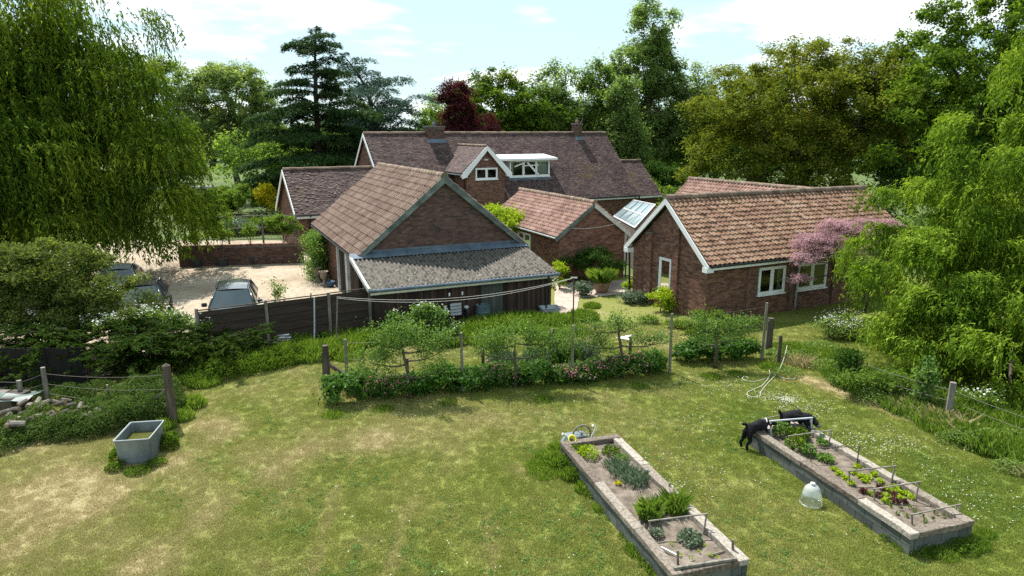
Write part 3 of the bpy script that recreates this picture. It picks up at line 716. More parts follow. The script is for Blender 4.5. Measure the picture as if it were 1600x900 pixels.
# walls
gh = [(.9, 2.6, 0, 2.15), (3.0, 3.9, 0, 2.15)]
mb = MB()
mb.prism([(.3, .02, 0), (GW - .3, .02, 0), (GW - .3, .02, GE + .02), (hw, .02, GR - .22), (.3, .02, GE + .02)], (0, 1, 0), .22)
mb.prism([(.3, GL - .05, 0), (GW - .3, GL - .05, 0), (GW - .3, GL - .05, GE + .02), (hw, GL - .05, GR - .22), (.3, GL - .05, GE + .02)], (0, -1, 0), .22)
wall_rect(mb, (.3, 0, 0), (0, 1, 0), (-1, 0, 0), .24, GL - .27, 0, GE + .02, .22, [(.5, 2.6, 0, 2.2), (3.2, 5.0, 0, 2.2)])
wall_rect(mb, (GW - .3, 0, 0), (0, 1, 0), (1, 0, 0), .24, GL - .27, 0, GE + .02, .22)
mb.build('wall', MORT, G)
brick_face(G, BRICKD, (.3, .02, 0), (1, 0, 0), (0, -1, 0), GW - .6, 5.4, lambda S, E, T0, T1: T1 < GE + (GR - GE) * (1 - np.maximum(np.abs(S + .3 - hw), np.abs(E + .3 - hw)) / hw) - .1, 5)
brick_face(G, BRICK, (.3, 0, 0), (0, 1, 0), (-1, 0, 0), GL - .05, 2.5, hole_keep([(.5, 2.6, 0, 2.2), (3.2, 5.0, 0, 2.2)]), 6)
brick_face(G, BRICK, (GW - .3, 0, 0), (0, 1, 0), (1, 0, 0), GL - .05, 2.5, None, 7)
for y0, y1 in ((.5, 2.6), (3.2, 5.0)):
    mb = MB(); k = int((y1 - y0) / .14)
    for i in range(k): mb.box((.38, y0 + (i + .5) * (y1 - y0) / k, 1.09), (.04, (y1 - y0) / k - .012, 2.16))
    kind(mb.build('garage_door', DKBRD, G))
mb = MB(); mb.box((.22, 2.9, 1.2), (.14, .42, 2.4)); mb.build('door_post', OFFW, G, bevel=.01)
mb = MB(); mb.box((.22, 5.1, 1.2), (.12, .16, 2.4)); mb.build('door_post', OFFW, G, bevel=.01)
mb = MB(); mb.box((.2, .35, 1.2), (.14, .2, 2.4)); mb.build('door_post', DKBRD, G, bevel=.01)
# bargeboards on the gable
for sx, x0 in ((1, -.02), (-1, GW + .02)):
    mb = MB(); a = Vector((x0, -.17, GE - .02)); b = Vector((hw, -.17, GR + .02)); dn = Vector((0, 0, -.30))
    mb.prism([a, b, b + dn, a + dn * .75], (0, 1, 0), .035); mb.build('bargeboard', GRNW, G)
    mb = MB(); mb.prism([a + Vector((0, -.012, .03)), b + Vector((0, -.012, .04)), b + Vector((0, -.012, -.05)), a + Vector((0, -.012, -.06))], (0, 1, 0), .01); mb.build('verge_trim', GRNW, G)
mb = MB(); mb.box((GW - .12, -.12, GE - .18), (.38, .14, .22)); mb.build('eaves_box', GRNW, G)
mb = MB(); mb.box((.12, -.12, GE - .18), (.38, .14, .22)); mb.build('eaves_box', GRNW, G)
mb = MB(); mb.tube([(-.04, .2, GE - .09), (-.04, GL, GE - .09)], .055, 8); mb.build('gutter', GUTB, G)
# lean-to roof of corrugated sheet
LT, LB = 2.5, 1.84; ly0, ly1 = -.02, -3.25
xs_ = np.arange(-.2, 7.62, .024); k = 14
yy = np.linspace(0, 1, k)
XX, TT = np.meshgrid(xs_, yy)
ZZ = LT + (LB - LT) * TT + .036 * np.sin(XX * 2 * np.pi / .165) + .012 * (TT > .5) - .03 * TT * (TT > .9) * fbm(XX, TT, 3, 5, 3)
YY = ly0 + (ly1 - ly0) * TT + .03 * (fbm(XX, XX * 0, 4, 9, 3) - .5) * (TT > .99)
ids = np.arange(XX.size).reshape(XX.shape); F = np.stack([ids[:-1, :-1], ids[:-1, 1:], ids[1:, 1:], ids[1:, :-1]], -1).reshape(-1, 4)
cs = npmesh('corrugated_roof', np.stack([XX, YY, ZZ], -1).reshape(-1, 3), F, CORR, G)
mb = MB(); mb.prism([(-.1, -.02, LT - .06), (7.55, -.02, LT - .06), (7.55, -3.15, LB - .05), (-.1, -3.15, LB - .05)], (0, 0, -1), .05); mb.build('roof_deck', DKIN, G)
mb = MB(); mb.prism([(-.25, -.02, LT + .16), (-.25, -.32, LT + .0), (-.25, -.32, LT - .02), (-.25, -.02, LT - .01)], (1, 0, 0), 7.9); mb.build('flashing', LEAD, G)
mb = MB(); mb.prism([(.28, -.02, LT + .25), (GW - .28, -.02, LT + .25), (GW - .28, -.02, LT + .16), (.28, -.02, LT + .16)], (0, -1, 0), .02); mb.build('flashing', LEAD, G)
mb = MB(); mb.tube([(-.22, -3.32, LB - .04), (7.66, -3.32, LB - .07)], .06, 8); mb.build('gutter', LEAD, G)
mb = MB(); mb.box((3.72, -3.26, LB - .14), (7.8, .03, .14)); mb.build('fascia', CREAM, G)
mb = MB(); mb.box((3.72, -3.285, LB - .095), (7.84, .02, .05)); mb.build('gutter_bracket_strip', GUTB, G)
mb = MB(); mb.beam((-.22, -.05, LT + .0), (-.22, -3.25, LB - .02), .08, .16); mb.build('verge_board', OFFW, G)
mb = MB(); mb.tube([(7.15, -3.34, LB - .08), (7.15, -3.30, LB - .3), (7.15, -3.12, LB - .5), (7.15, -3.12, .1)], .035, 7); mb.build('downpipe', GUTB, G)
mb = MB(); x = 0.0; i = 0
while x < 7.4:
    w = .098 + .02 * random.random()
    if not (4.3 < x + w / 2 < 5.25): mb.box((x + w / 2, -3.0 + .006 * (i % 2), LB / 2 - .03), (w - .008, .03, LB - .06))
    x += w; i += 1
kind(mb.build('board_cladding', DKBRD, G))
mb = MB(); wall_rect(mb, (0, -2.97, 0), (1, 0, 0), (0, -1, 0), 0, 7.4, 0, LB - .05, .05, [(4.3, 5.25, 0, 1.72)]); mb.prism([(7.4, -.03, 0), (7.4, -3.0, 0), (7.4, -3.0, LB - .05), (7.4, -.03, LT - .08)], (-1, 0, 0), .06)
mb.prism([(.0, -1.2, 0), (.0, -3.0, 0), (.0, -3.0, LB - .05), (.0, -1.2, LT - .3)], (1, 0, 0), .06); mb.build('wall', DKBRD, G)
for i in range(6):
    mb = MB(); mb.box((4.3 + (i + .5) * .158, -2.99, .86), (.148, .03, 1.72)); mb.build('door_board', DOORW, G)
ivy_t = G

# ================================================================ MAIN HOUSE
ha = math.atan2(.49, .87)
Hs = thing('brick_house', 'long two-storey brick house with dark plain-tile roof behind the garages', 'house', (-8.2, 45.6, 0), ha)
HL, HD, HE, HR = 21.4, 4.9, 2.45, 7.35; hl = math.hypot(HD, HR - HE); hv = (0, HD / hl, (HR - HE) / hl)
def keep_main(S, T):
    x = S; y = T * HD / hl; z = HE + T * (HR - HE) / hl
    k = (x < HL - .05)
    k &= ~((np.abs(x - 7.1) < 1.55) & (z < 6.3 - 1.05 * np.abs(x - 7.1)))
    k &= ~((x > 10.15) & (x < 13.65) & (y > 1.65) & (y < 3.1))
    k &= ~((x < -.01))
    return k
slope_tiles(Hs, PLAIN, (0, 0, HE), (1, 0, 0), hv, HL, hl, .165, .115, 'flat', .040, keep=keep_main, seed=11, name='tile_courses', jit=.003)
slope_tiles(Hs, PLAIN, (0, 2 * HD, HE), (1, 0, 0), (0, -hv[1], hv[2]), HL, hl, .33, .21, 'flat', .016, seed=12, name='tile_courses')
mb = MB()
roof_deck(mb, .02, HL - .02, 0.05, HD, HE + .05, HR); roof_deck(mb, .02, HL - .02, 2 * HD - .05, HD, HE + .05, HR)
mb.build('roof_deck', DKIN, Hs)
ridge_tiles(Hs, (0, HD, HR + .02), (HL, HD, HR + .02), .13, .45)
mb = MB()
for gx, sg in ((.15, 1), (HL - .15, -1)):
    mb.prism([(gx, .3, 0), (gx, 2 * HD - .3, 0), (gx, 2 * HD - .3, HE + .1), (gx, HD, HR - .25), (gx, .3, HE + .1)], (sg, 0, 0), .22)
hh = []
wall_rect(mb, (0, .3, 0), (1, 0, 0), (0, -1, 0), .37, HL - .37, 0, HE + .1, .22, [(15.2, 16.8, .9, 2.1)])
wall_rect(mb, (0, 2 * HD - .3, 0), (1, 0, 0), (0, 1, 0), .37, HL - .37, 0, HE + .1, .22)
mb.build('wall', MORT, Hs)
brick_face(Hs, BRICK, (0.15, .3, 0), (1, 0, 0), (0, -1, 0), HL - .3, 2.5, hole_keep([(15.05, 16.65, .9, 2.1)]), 14, sides=False)
brick_face(Hs, BRICK, (.15, .3, 0), (0, 1, 0), (-1, 0, 0), 2 * HD - .6, 7.1, lambda S, E, T0, T1: T1 < HE + (HR - HE) * (1 - np.maximum(np.abs(S + .3 - HD), np.abs(E + .3 - HD)) / HD) - .1, 15, sides=False)
window(Hs, (0, .3, 0), (1, 0, 0), (0, -1, 0), 15.2, 16.8, .9, 2.1)
for y0, y1 in ((0, HD), (2 * HD, HD)):
    mb = MB(); a = Vector((-.06, y0, HE - .02)); b = Vector((-.06, y1, HR + .0)); dn = Vector((0, 0, -.26)); mb.prism([a, b, b + dn, a + dn], (1, 0, 0), .04); mb.build('bargeboard', WHITE, Hs)
    mb = MB(); mb.prism([(.0, y0, HE - .06), (0, y1, HR - .06), (0, y1, HR - .1), (0, y0, HE - .1)], (1, 0, 0), .14); mb.build('soffit', WHITE, Hs)
mb = MB(); mb.box((HL / 2 + 6.2, -.02, HE - .17), (HL / 2 - 2.0, .03, .17)); mb.build('fascia', WHITE, Hs)
mb = MB(); mb.box((9.7, -.02, HE - .17), (1.9, .03, .17)); mb.build('fascia', WHITE, Hs)
mb = MB(); mb.tube([(8.8, -.09, HE - .08), (HL, -.09, HE - .08)], .055, 7); mb.build('gutter', GUTB, Hs)
mb = MB(); mb.tube([(HL - .5, -.09, HE - .1), (HL - .5, .2, HE - .5), (HL - .5, .2, 0)], .04, 7); mb.build('downpipe', GUTB, Hs)
# left wing
WE, WR, WD = 2.4, 5.05, 3.0; wl = math.hypot(WD, WR - WE)
slope_tiles(Hs, PLAIN, (-6.1, 0, WE), (1, 0, 0), (0, WD / wl, (WR - WE) / wl), 6.4, wl, .165, .115, 'flat', .036, seed=21, name='tile_courses', jit=.009)
slope_tiles(Hs, PLAIN, (-6.1, 2 * WD, WE), (1, 0, 0), (0, -WD / wl, (WR - WE) / wl), 6.1, wl, .33, .21, 'flat', .016, seed=22, name='tile_courses')
mb = MB(); roof_deck(mb, -6.08, 0, .05, WD, WE + .05, WR); roof_deck(mb, -6.08, 0, 2 * WD - .05, WD, WE + .05, WR); mb.build('roof_deck', DKIN, Hs)
ridge_tiles(Hs, (-6.1, WD, WR + .02), (.6, WD, WR + .02), .13, .45, parts=True)
mb = MB(); mb.prism([(-5.9, .3, 0), (-5.9, 2 * WD - .3, 0), (-5.9, 2 * WD - .3, WE + .1), (-5.9, WD, WR - .25), (-5.9, .3, WE + .1)], (1, 0, 0), .22)
wall_rect(mb, (0, .3, 0), (1, 0, 0), (0, -1, 0), -5.68, .1, 0, WE + .1, .22); wall_rect(mb, (0, 2 * WD - .3, 0), (1, 0, 0), (0, 1, 0), -5.68, .1, 0, WE + .1, .22); mb.build('wall', MORT, Hs)
brick_face(Hs, BRICK, (-5.9, .3, 0), (1, 0, 0), (0, -1, 0), 6.0, 2.45, None, 23)
brick_face(Hs, BRICK, (-5.9, .3, 0), (0, 1, 0), (-1, 0, 0), 2 * WD - .6, 4.9, lambda S, E, T0, T1: T1 < WE + (WR - WE) * (1 - np.maximum(np.abs(S + .3 - WD), np.abs(E + .3 - WD)) / WD) - .1, 24, sides=False)
for y0, y1 in ((0, WD), (2 * WD, WD)):
    mb = MB(); a = Vector((-6.18, y0 - (.15 if y0 == 0 else -.15), WE - .1)); b = Vector((-6.18, y1, WR + .0)); dn = Vector((0, 0, -.30)); mb.prism([a, b, b + dn, a + dn], (1, 0, 0), .05); mb.build('bargeboard', WHITE, Hs)
mb = MB(); mb.box((-3.0, -.02, WE - .17), (6.2, .03, .2)); mb.build('fascia', WHITE, Hs)
mb = MB(); mb.tube([(-6.1, -.09, WE - .06), (0, -.09, WE - .06)], .055, 7); mb.build('gutter', GUTB, Hs)
mb = MB(); mb.tube([(-5.2, -.09, WE - .1), (-5.2, .2, WE - .4), (-5.2, .2, 0)], .05, 7); mb.build('downpipe', GUTB, Hs)
# right extension
XE, XR, XD = 2.35, 5.05, 3.0; xl = math.hypot(XD, XR - XE)
slope_tiles(Hs, PLAIN, (HL, .0, XE), (1, 0, 0), (0, XD / xl, (XR - XE) / xl), 2.4, xl, .165, .115, 'flat', .034, seed=31, name='tile_courses')
mb = MB(); roof_deck(mb, HL, HL + 2.38, .05, XD, XE + .05, XR); roof_deck(mb, HL, HL + 2.38, 2 * XD - .05, XD, XE + .05, XR); mb.build('roof_deck', DKIN, Hs)
ridge_tiles(Hs, (HL, XD, XR + .02), (HL + 2.4, XD, XR + .02), .12, .45)
mb = MB(); mb.prism([(HL + 2.2, .3, 0), (HL + 2.2, 2 * XD - .3, 0), (HL + 2.2, 2 * XD - .3, XE + .1), (HL + 2.2, XD, XR - .25), (HL + 2.2, .3, XE + .1)], (-1, 0, 0), .22)
wall_rect(mb, (0, .3, 0), (1, 0, 0), (0, -1, 0), HL - .1, HL + 1.98, 0, XE + .1, .22); mb.build('wall', MORT, Hs)
brick_face(Hs, BRICK, (HL - .1, .3, 0), (1, 0, 0), (0, -1, 0), 2.3, 2.4, None, 32, sides=False)
mb = MB(); mb.box((HL + 1.2, -.02, XE - .12), (2.4, .03, .14)); mb.build('fascia', WHITE, Hs)
# cross-wing gable with window
Cx, Cw, Crw, Cf, Ce, Ca = 7.1, 1.5, 1.95, -.35, 4.72, 6.5
cs_ = math.hypot(Crw, Ca - Ce)
def kd(sgn):
    def f(S, T):
        z = Ce + T * (Ca - Ce) / cs_; y = Cf - .25 + S; return y < (z - HE) * HD / (HR - HE) + .12
    return f
for sg, sd_ in ((1, 41), (-1, 42)):
    slope_tiles(Hs, PLAIN, (Cx - sg * Crw, Cf - .25, Ce), (0, 1, 0), (sg * Crw / cs_, 0, (Ca - Ce) / cs_), 4.8, cs_, .165, .115, 'flat', .030, keep=kd(sg), seed=sd_, name='tile_courses')
    mb = MB(); q = [(Cx - sg * Crw, Cf - .22, Ce - .05), (Cx, Cf - .22, Ca - .05), (Cx, 4.1, Ca - .05), (Cx - sg * Crw, 2.4, Ce - .05)]; mb.prism(q, (0, 0, -1), .06); mb.build('roof_deck', DKIN, Hs)
    mb = MB(); a = Vector((Cx - sg * (Crw + .02), Cf - .28, Ce - .12)); b = Vector((Cx, Cf - .28, Ca + .02)); dn = Vector((0, 0, -.34)); mb.prism([a + Vector((0, 0, .05)), b, b + dn, a + dn * .9 + Vector((sg * .3, 0, .06)), a + dn * .95], (0, 1, 0), .05); mb.build('bargeboard', WHITE, Hs)
    mb = MB(); mb.box((Cx - sg * (Crw - .18), Cf - .14, Ce - .22), (.42, .26, .26)); mb.build('eaves_box', WHITE, Hs)
    mb = MB(); mb.tube([(Cx - sg * (Crw + .06), Cf - .2, Ce - .06), (Cx - sg * (Crw + .06), 2.2, Ce - .06)], .05, 7); mb.build('gutter', GUTB, Hs)
    mb = MB(); mb.box((Cx - sg * (Crw - .0), 1.0, Ce - .14), (.03, 2.4, .14)); mb.build('fascia', WHITE, Hs)
ridge_tiles(Hs, (Cx, Cf - .25, Ca + .02), (Cx, 4.2, Ca + .02), .11, .42)
ch = [(-.82, .92, 4.18, 4.98)]
mb = MB(); wall_rect(mb, (Cx, Cf, 0), (1, 0, 0), (0, -1, 0), -Cw, Cw, 0, 4.98, .2, ch)
mb.prism([(Cx - Cw, Cf, 4.98), (Cx + Cw, Cf, 4.98), (Cx + Cw - .12, Cf, 5.08), (Cx, Cf, 6.25), (Cx - Cw + .12, Cf, 5.08)], (0, 1, 0), .2)
for sx in (-1, 1): mb.prism([(Cx + sx * Cw, Cf + .2, 0), (Cx + sx * Cw, 2.6, 0), (Cx + sx * Cw, 2.6, 4.98), (Cx + sx * Cw, Cf + .2, 4.98)], (-sx, 0, 0), .2)
mb.build('wall', MORT, Hs)
brick_face(Hs, BRICK, (Cx - Cw, Cf, 0), (1, 0, 0), (0, -1, 0), 2 * Cw, 6.3, hole_keep([(Cw - .82, Cw + .92, 4.18, 4.98)], lambda s: 6.25 - np.abs(s - Cw) * .92), 43)
brick_face(Hs, BRICK, (Cx - Cw, Cf, 0), (0, 1, 0), (-1, 0, 0), 2.6, 4.9, None, 44)
window(Hs, (Cx, Cf, 0), (1, 0, 0), (0, -1, 0), -.82, .92, 4.18, 4.98, 2, .07, curtain=None)
mb = MB(); mb.box((Cx, Cf - .03, 5.55), (.3, .08, .1)); mb.build('vent', OFFW, Hs)
mb = MB(); mb.tube([(Cx - Cw - .05, Cf + .35, 4.6), (Cx - Cw - .06, Cf + .35, 0)], .045, 7); mb.build('downpipe', GUTB, Hs)
# flat-roofed dormer
D0, D1, DY, DZ0, DZ1 = 10.1, 13.65, 1.6, 4.0, 5.35
mb = MB(); mb.prism([(9.2, DY - .38, 5.50), (9.2, 3.5, 5.78), (9.2, 3.5, 5.62), (9.2, DY - .38, 5.36)], (1, 0, 0), 4.95); mb.build('dormer_roof', FELT, Hs, bevel=.012)
mb = MB(); mb.box((11.68, DY - .395, 5.43), (4.97, .02, .15)); mb.build('fascia', WHITE, Hs)
mb = MB()
for xx in (D0, D1 - .1):
    mb = MB(); mb.prism([(xx, DY + .02, DZ0 - .1), (xx, DY + .02, 5.36), (xx, 3.1, 5.5), (xx, 2.9, 5.3)], (1, 0, 0), .1); mb.build('dormer_cheek', WHITE, Hs)
window(Hs, (0, DY, 0), (1, 0, 0), (0, -1, 0), D0, D1, DZ0 + .12, DZ1, 3, .08, curtain=[(.68, .98), (0, .12)], proud=.03)
mb = MB(); mb.beam((D0 + .4, DY - .05, 4.9), (D0 + 1.3, DY - .05, 5.2), .1, .1); mb.beam((D0 + 1.5, DY - .05, 5.2), (D0 + 2.5, DY - .05, 4.25), .1, .14); mb.beam((D0 + 1.2, DY - .05, 4.95), (D0 + 2.5, DY - .05, 4.98), .08, .08); mb.build('window_stay', WHITE, Hs)
mb = MB(); mb.prism([(D0 - .1, DY - .02, DZ0 + .1), (D1 + .1, DY - .02, DZ0 + .1), (D1 + .1, DY - .2, DZ0 - .12), (D0 - .1, DY - .2, DZ0 - .12)], (0, 0, -1), .03); mb.build('flashing', LEAD, Hs)
# chimneys
def chimney(x, w, d, ztop, yc, pots, name='chimney'):
    mb = MB(); mb.box((x, yc, (ztop + 6.2) / 2), (w, d, ztop - 6.2)); c = mb.build(name, MORT, Hs)
    for o_c, u_c, n_c, ww in (((x - w / 2, yc - d / 2, 6.2), (1, 0, 0), (0, -1, 0), w), ((x - w / 2, yc - d / 2, 6.2), (0, 1, 0), (-1, 0, 0), d), ((x + w / 2, yc - d / 2, 6.2), (0, 1, 0), (1, 0, 0), d)):
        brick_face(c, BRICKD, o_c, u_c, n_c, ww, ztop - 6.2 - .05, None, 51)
    mb = MB(); mb.box((x, yc, ztop + .04), (w + .12, d + .12, .1)); mb.build('cap', MORT, c, bevel=.01)
    for px_, m_ in pots:
        mb = MB(); mb.lathe([(.13, 0), (.12, .15), (.15, .17), (.15, .2), (.11, .22), (.10, .36), (.12, .38), (.12, .40), (.08, .40), (.08, .1)], (x + px_, yc, ztop + .08), 14); mb.build('chimney_pot', m_, c, smooth=True)
    mb = MB(); mb.prism([(x - w / 2 - .08, yc - d / 2 - .02, ztop * 0 + HE + (yc - d / 2) * (HR - HE) / HD + .1), (x + w / 2 + .08, yc - d / 2 - .02, HE + (yc - d / 2) * (HR - HE) / HD + .1),
                         (x + w / 2 + .08, yc - d / 2 - .2, HE + (yc - d / 2 - .2) * (HR - HE) / HD + .04), (x - w / 2 - .08, yc - d / 2 - .2, HE + (yc - d / 2 - .2) * (HR - HE) / HD + .04)], (0, 0, 1), .012); mb.build('flashing', LEAD, c)
    return c
chimney(5.4, 1.35, .75, 7.78, HD - .15, [(.0, GALV)])
c2 = chimney(18.35, .62, .62, 8.05, HD - .1, [(0, TERR)])
mb = MB(); b0 = Vector((18.35 + .3, HD, 8.0)); b1 = b0 + Vector((.35, 0, .45)); b2 = b1 + Vector((0.02, 0, 1.25)); mb.tube([b0, b1, b2], .015, 5); mb.tube([b2, b2 + Vector((1.0, 0, 0))], .012, 5)
for i in range(7): q = b2 + Vector((.1 + i * .13, 0, 0)); mb.tube([q + Vector((0, -.2, 0)), q + Vector((0, .2, 0))], .008, 4)
mb.build('aerial', GALV, Hs)

# ================================================================ MIDDLE OUTBUILDING
M_ = thing('brick_outbuilding', 'small brick outbuilding with salmon pantile roof between the garage and the right-hand annex', 'outbuilding', (2.15, 33.5, 0), R(24.8))
mw, ml, me_, mr = 4.3, 8.6, 2.42, 4.0; mh = mw / 2; ms_ = math.hypot(mh, mr - me_)
for sg, x0, s_ in ((1, 0, 61), (-1, mw, 62)):
    slope_tiles(M_, PINKT, (x0, -.12, me_), (0, 1, 0), (sg * mh / ms_, 0, (mr - me_) / ms_), ml, ms_, .235, .25, 'wave', .034, seed=s_, name='pantile_courses')
    mb = MB(); mb.prism([(x0 + sg * .03, -.1, me_ - .04), (mh, -.1, mr - .05), (mh, -.1, mr - .12), (x0 + sg * .03, -.1, me_ - .11)], (0, 1, 0), ml); mb.build('roof_deck', DKIN, M_)
    mb = MB(); a = Vector((x0 - sg * .04, -.15, me_ - .04)); b = Vector((mh, -.15, mr + .0)); dn = Vector((0, 0, -.24)); mb.prism([a, b, b + dn, a + dn], (0, 1, 0), .04); mb.build('bargeboard', GRNW if sg > 0 else OFFW, M_)
ridge_tiles(M_, (mh, -.15, mr + .04), (mh, ml, mr + .04), .13, .40)
mb = MB(); mb.prism([(.22, 0, 0), (mw - .22, 0, 0), (mw - .22, 0, me_), (mh, 0, mr - .2), (.22, 0, me_)], (0, 1, 0), .2)
mb.prism([(.22, ml - .3, 0), (mw - .22, ml - .3, 0), (mw - .22, ml - .3, me_), (mh, ml - .3, mr - .2), (.22, ml - .3, me_)], (0, -1, 0), .2)
mwh = [(3.2, 5.6, .8, 2.1)]
wall_rect(mb, (.22, 0, 0), (0, 1, 0), (-1, 0, 0), .2, ml - .5, 0, me_, .2, mwh); wall_rect(mb, (mw - .22, 0, 0), (0, 1, 0), (1, 0, 0), .2, ml - .5, 0, me_, .2); mb.build('wall', MORT, M_)
brick_face(M_, BRICK, (.22, 0, 0), (1, 0, 0), (0, -1, 0), mw - .44, 3.9, lambda S, E, T0, T1: T1 < me_ + (mr - me_) * (1 - np.maximum(np.abs(S + .22 - mh), np.abs(E + .22 - mh)) / mh) - .1, 63)
brick_face(M_, BRICK, (.22, 0, 0), (0, 1, 0), (-1, 0, 0), ml - .3, 2.4, hole_keep(mwh), 64)
window(M_, (.22, 0, 0), (0, 1, 0), (-1, 0, 0), 3.2, 5.6, .8, 2.1, 3, .07)
mb = MB(); mb.tube([(-.05, -.1, me_ - .08), (-.05, ml, me_ - .08)], .05, 7); mb.build('gutter', GUTW, M_)
mb = MB(); mb.tube([(mw + .02, -.05, me_ - .1), (mw - .1, -.08, me_ - .4), (mw - .12, -.06, 0)], .035, 7); mb.build('downpipe', GUTB, M_)
p0 = Vector((.9, -.14, 2.78)); p1 = Vector((3.7, -.14, 2.95)); mb = MB(); mb.tube([p0.lerp(p1, t) + Vector((0, 0, -.22 * 4 * t * (1 - t) * .5)) for t in [i / 8 for i in range(9)]], .012, 5)
tag(mb.build('hanging_cable', ROPE), 'pale cable strung across the small gable between garage and annex', 'cable')
bpy.data.objects['hanging_cable'].location = M_.location; bpy.data.objects['hanging_cable'].rotation_euler = M_.rotation_euler

# glass-roofed porch behind
gc = [gp(990, 313, 3.4), gp(1024, 320, 3.4), gp(959, 338, 2.3), gp(992, 356, 2.3)]
cn = thing('glass_lean_to', 'glass-roofed lean-to with white glazing bars between the outbuilding and the annex', 'greenhouse', (gc[2].x, gc[2].y, 0))
tl, tr_, bl, br = gc[0], gc[1], gc[2], gc[3]
nb_ = 4
for i in range(nb_):
    a0 = tl.lerp(tr_, i / nb_); a1 = tl.lerp(tr_, (i + 1) / nb_); b0 = bl.lerp(br, i / nb_); b1 = bl.lerp(br, (i + 1) / nb_)
    for t0, t1 in ((0, .5), (.5, 1)):
        mb = MB(); mb.add([b0.lerp(a0, t0), b1.lerp(a1, t0), b1.lerp(a1, t1), b0.lerp(a0, t1)], [(0, 1, 2, 3)]); mb.build('pane', GHGLS, cn, wloc=True)
for i in range(nb_ + 1):
    mb = MB(); mb.beam(bl.lerp(br, i / nb_) + Vector((0, 0, .02)), tl.lerp(tr_, i / nb_) + Vector((0, 0, .02)), .035, .04); mb.build('glazing_bar', GUTW if i % 4 else WHITE, cn, wloc=True)
for a, b in ((tl, tr_), (bl, br), (tl.lerp(bl, .5), tr_.lerp(br, .5))):
    mb = MB(); mb.beam(a + Vector((0, 0, .012)), b + Vector((0, 0, .012)), .06, .05); mb.build('rail', WHITE, cn, wloc=True)
mb = MB()
for a, b in ((bl, br), (tl, tr_), (bl, tl), (br, tr_)):
    mb.prism([(a.x, a.y, 0), (b.x, b.y, 0), (b.x, b.y, b.z - .06), (a.x, a.y, a.z - .06)], (0, .08, 0), 1)
mb.build('wall', MORT, cn, wloc=True)

# ================================================================ RIGHT ANNEX
A = thing('brick_annex', 'low brick annex with mossy red pantile roof and white windows, on the right', 'house', (7.61, 25.98, 0), R(25.9))
AL, AW, AE, AR = 12.2, 5.5, 2.42, 4.77; ah = AW / 2; al_ = math.hypot(ah, AR - AE); avy, avz = ah / al_, (AR - AE) / al_
slope_tiles(A, PANT, (-.02, 0, AE), (1, 0, 0), (0, avy, avz), AL, al_, .245, .235, 'pan', .045, split=290, seed=71, name='pantile_courses', jit=.008, key=lambda S, T: S + T * .9)
slope_tiles(A, PANT, (-.02, AW, AE), (1, 0, 0), (0, -avy, avz), AL, al_, .245, .235, 'pan', .045, seed=72, name='pantile_courses')
mb = MB(); roof_deck(mb, .02, AL - .05, .03, ah, AE + .02, AR); roof_deck(mb, .02, AL - .05, AW - .03, ah, AE + .02, AR); mb.build('roof_deck', DKIN, A)
ridge_tiles(A, (-.06, ah, AR + .05), (AL, ah, AR + .05), .14, .42, mat=BRICKD if False else RIDGE)
gwin = (2.5, 3.3, .74, 2.22)
wins = [(3.0, 4.5, .86, 2.02), (5.22, 7.0, .84, 2.0)]
mb = MB()
wall_rect(mb, (.25, 0, 0), (0, 1, 0), (-1, 0, 0), .3, AW - .3, 0, AE, .24, [gwin])
mb.prism([(.25, .3, AE), (.25, AW - .3, AE), (.25, ah, AR - .2)], (1, 0, 0), .24)
mb.prism([(AL - .25, .3, 0), (AL - .25, AW - .3, 0), (AL - .25, AW - .3, AE), (AL - .25, ah, AR - .2), (AL - .25, .3, AE)], (-1, 0, 0), .24)
wall_rect(mb, (0, .3, 0), (1, 0, 0), (0, -1, 0), .49, AL - .49, 0, AE, .24, wins); wall_rect(mb, (0, AW - .3, 0), (1, 0, 0), (0, 1, 0), .49, AL - .49, 0, AE, .24)
mb.build('wall', MORT, A)
brick_face(A, BRICK, (.25, .3, 0), (0, 1, 0), (-1, 0, 0), AW - .6, 4.6, lambda S, E, T0, T1: (T1 < AE + (AR - AE) * (1 - np.maximum(np.abs(S + .3 - ah), np.abs(E + .3 - ah)) / ah) - .12) & hole_keep([(2.2, 3.0, .74, 2.22)])(S, E, T0, T1), 73)
brick_face(A, BRICK, (.25, .3, 0), (1, 0, 0), (0, -1, 0), AL - .5, 2.4, hole_keep([(w[0] - .25, w[1] - .25, w[2], w[3]) for w in wins]), 74)
for y0, y1 in ((1.98, 2.35), (3.78, 4.22)):
    zt = AE + (AR - AE) * (1 - abs((y0 if y0 < ah else y1) - ah) / ah) - .3
    mb = MB(); mb.box((.19, (y0 + y1) / 2, zt / 2), (.12, y1 - y0, zt)); pl_ = mb.build('pilaster', MORT, A)
    brick_face(pl_, BRICK, (.13, y0, 0), (0, 1, 0), (-1, 0, 0), y1 - y0, zt, None, 75)
    brick_face(pl_, BRICK, (.13, y1, 0), (1, 0, 0), (0, 1, 0), .12, zt, None, 76); brick_face(pl_, BRICK, (.13, y0, 0), (1, 0, 0), (0, -1, 0), .12, zt, None, 77)
for x0 in (2.35, 4.85, 7.4, 9.6):
    mb = MB(); mb.box((x0 + .17, .26, 1.15), (.34, .08, 2.3)); pl_ = mb.build('pilaster', MORT, A); brick_face(pl_, BRICK, (x0, .22, 0), (1, 0, 0), (0, -1, 0), .34, 2.3, None, 78)
window(A, (.25, 0, 0), (0, 1, 0), (-1, 0, 0), gwin[0], gwin[1], gwin[2], gwin[3], 1, .07, curtain=[(0, 1)], label='tall narrow white window in the gable')
window(A, (0, .3, 0), (1, 0, 0), (0, -1, 0), *wins[0], 2, .08, curtain=[(.0, .18), (.82, 1)]); window(A, (0, .3, 0), (1, 0, 0), (0, -1, 0), *wins[1], 2, .08, curtain=[(0, .2)])
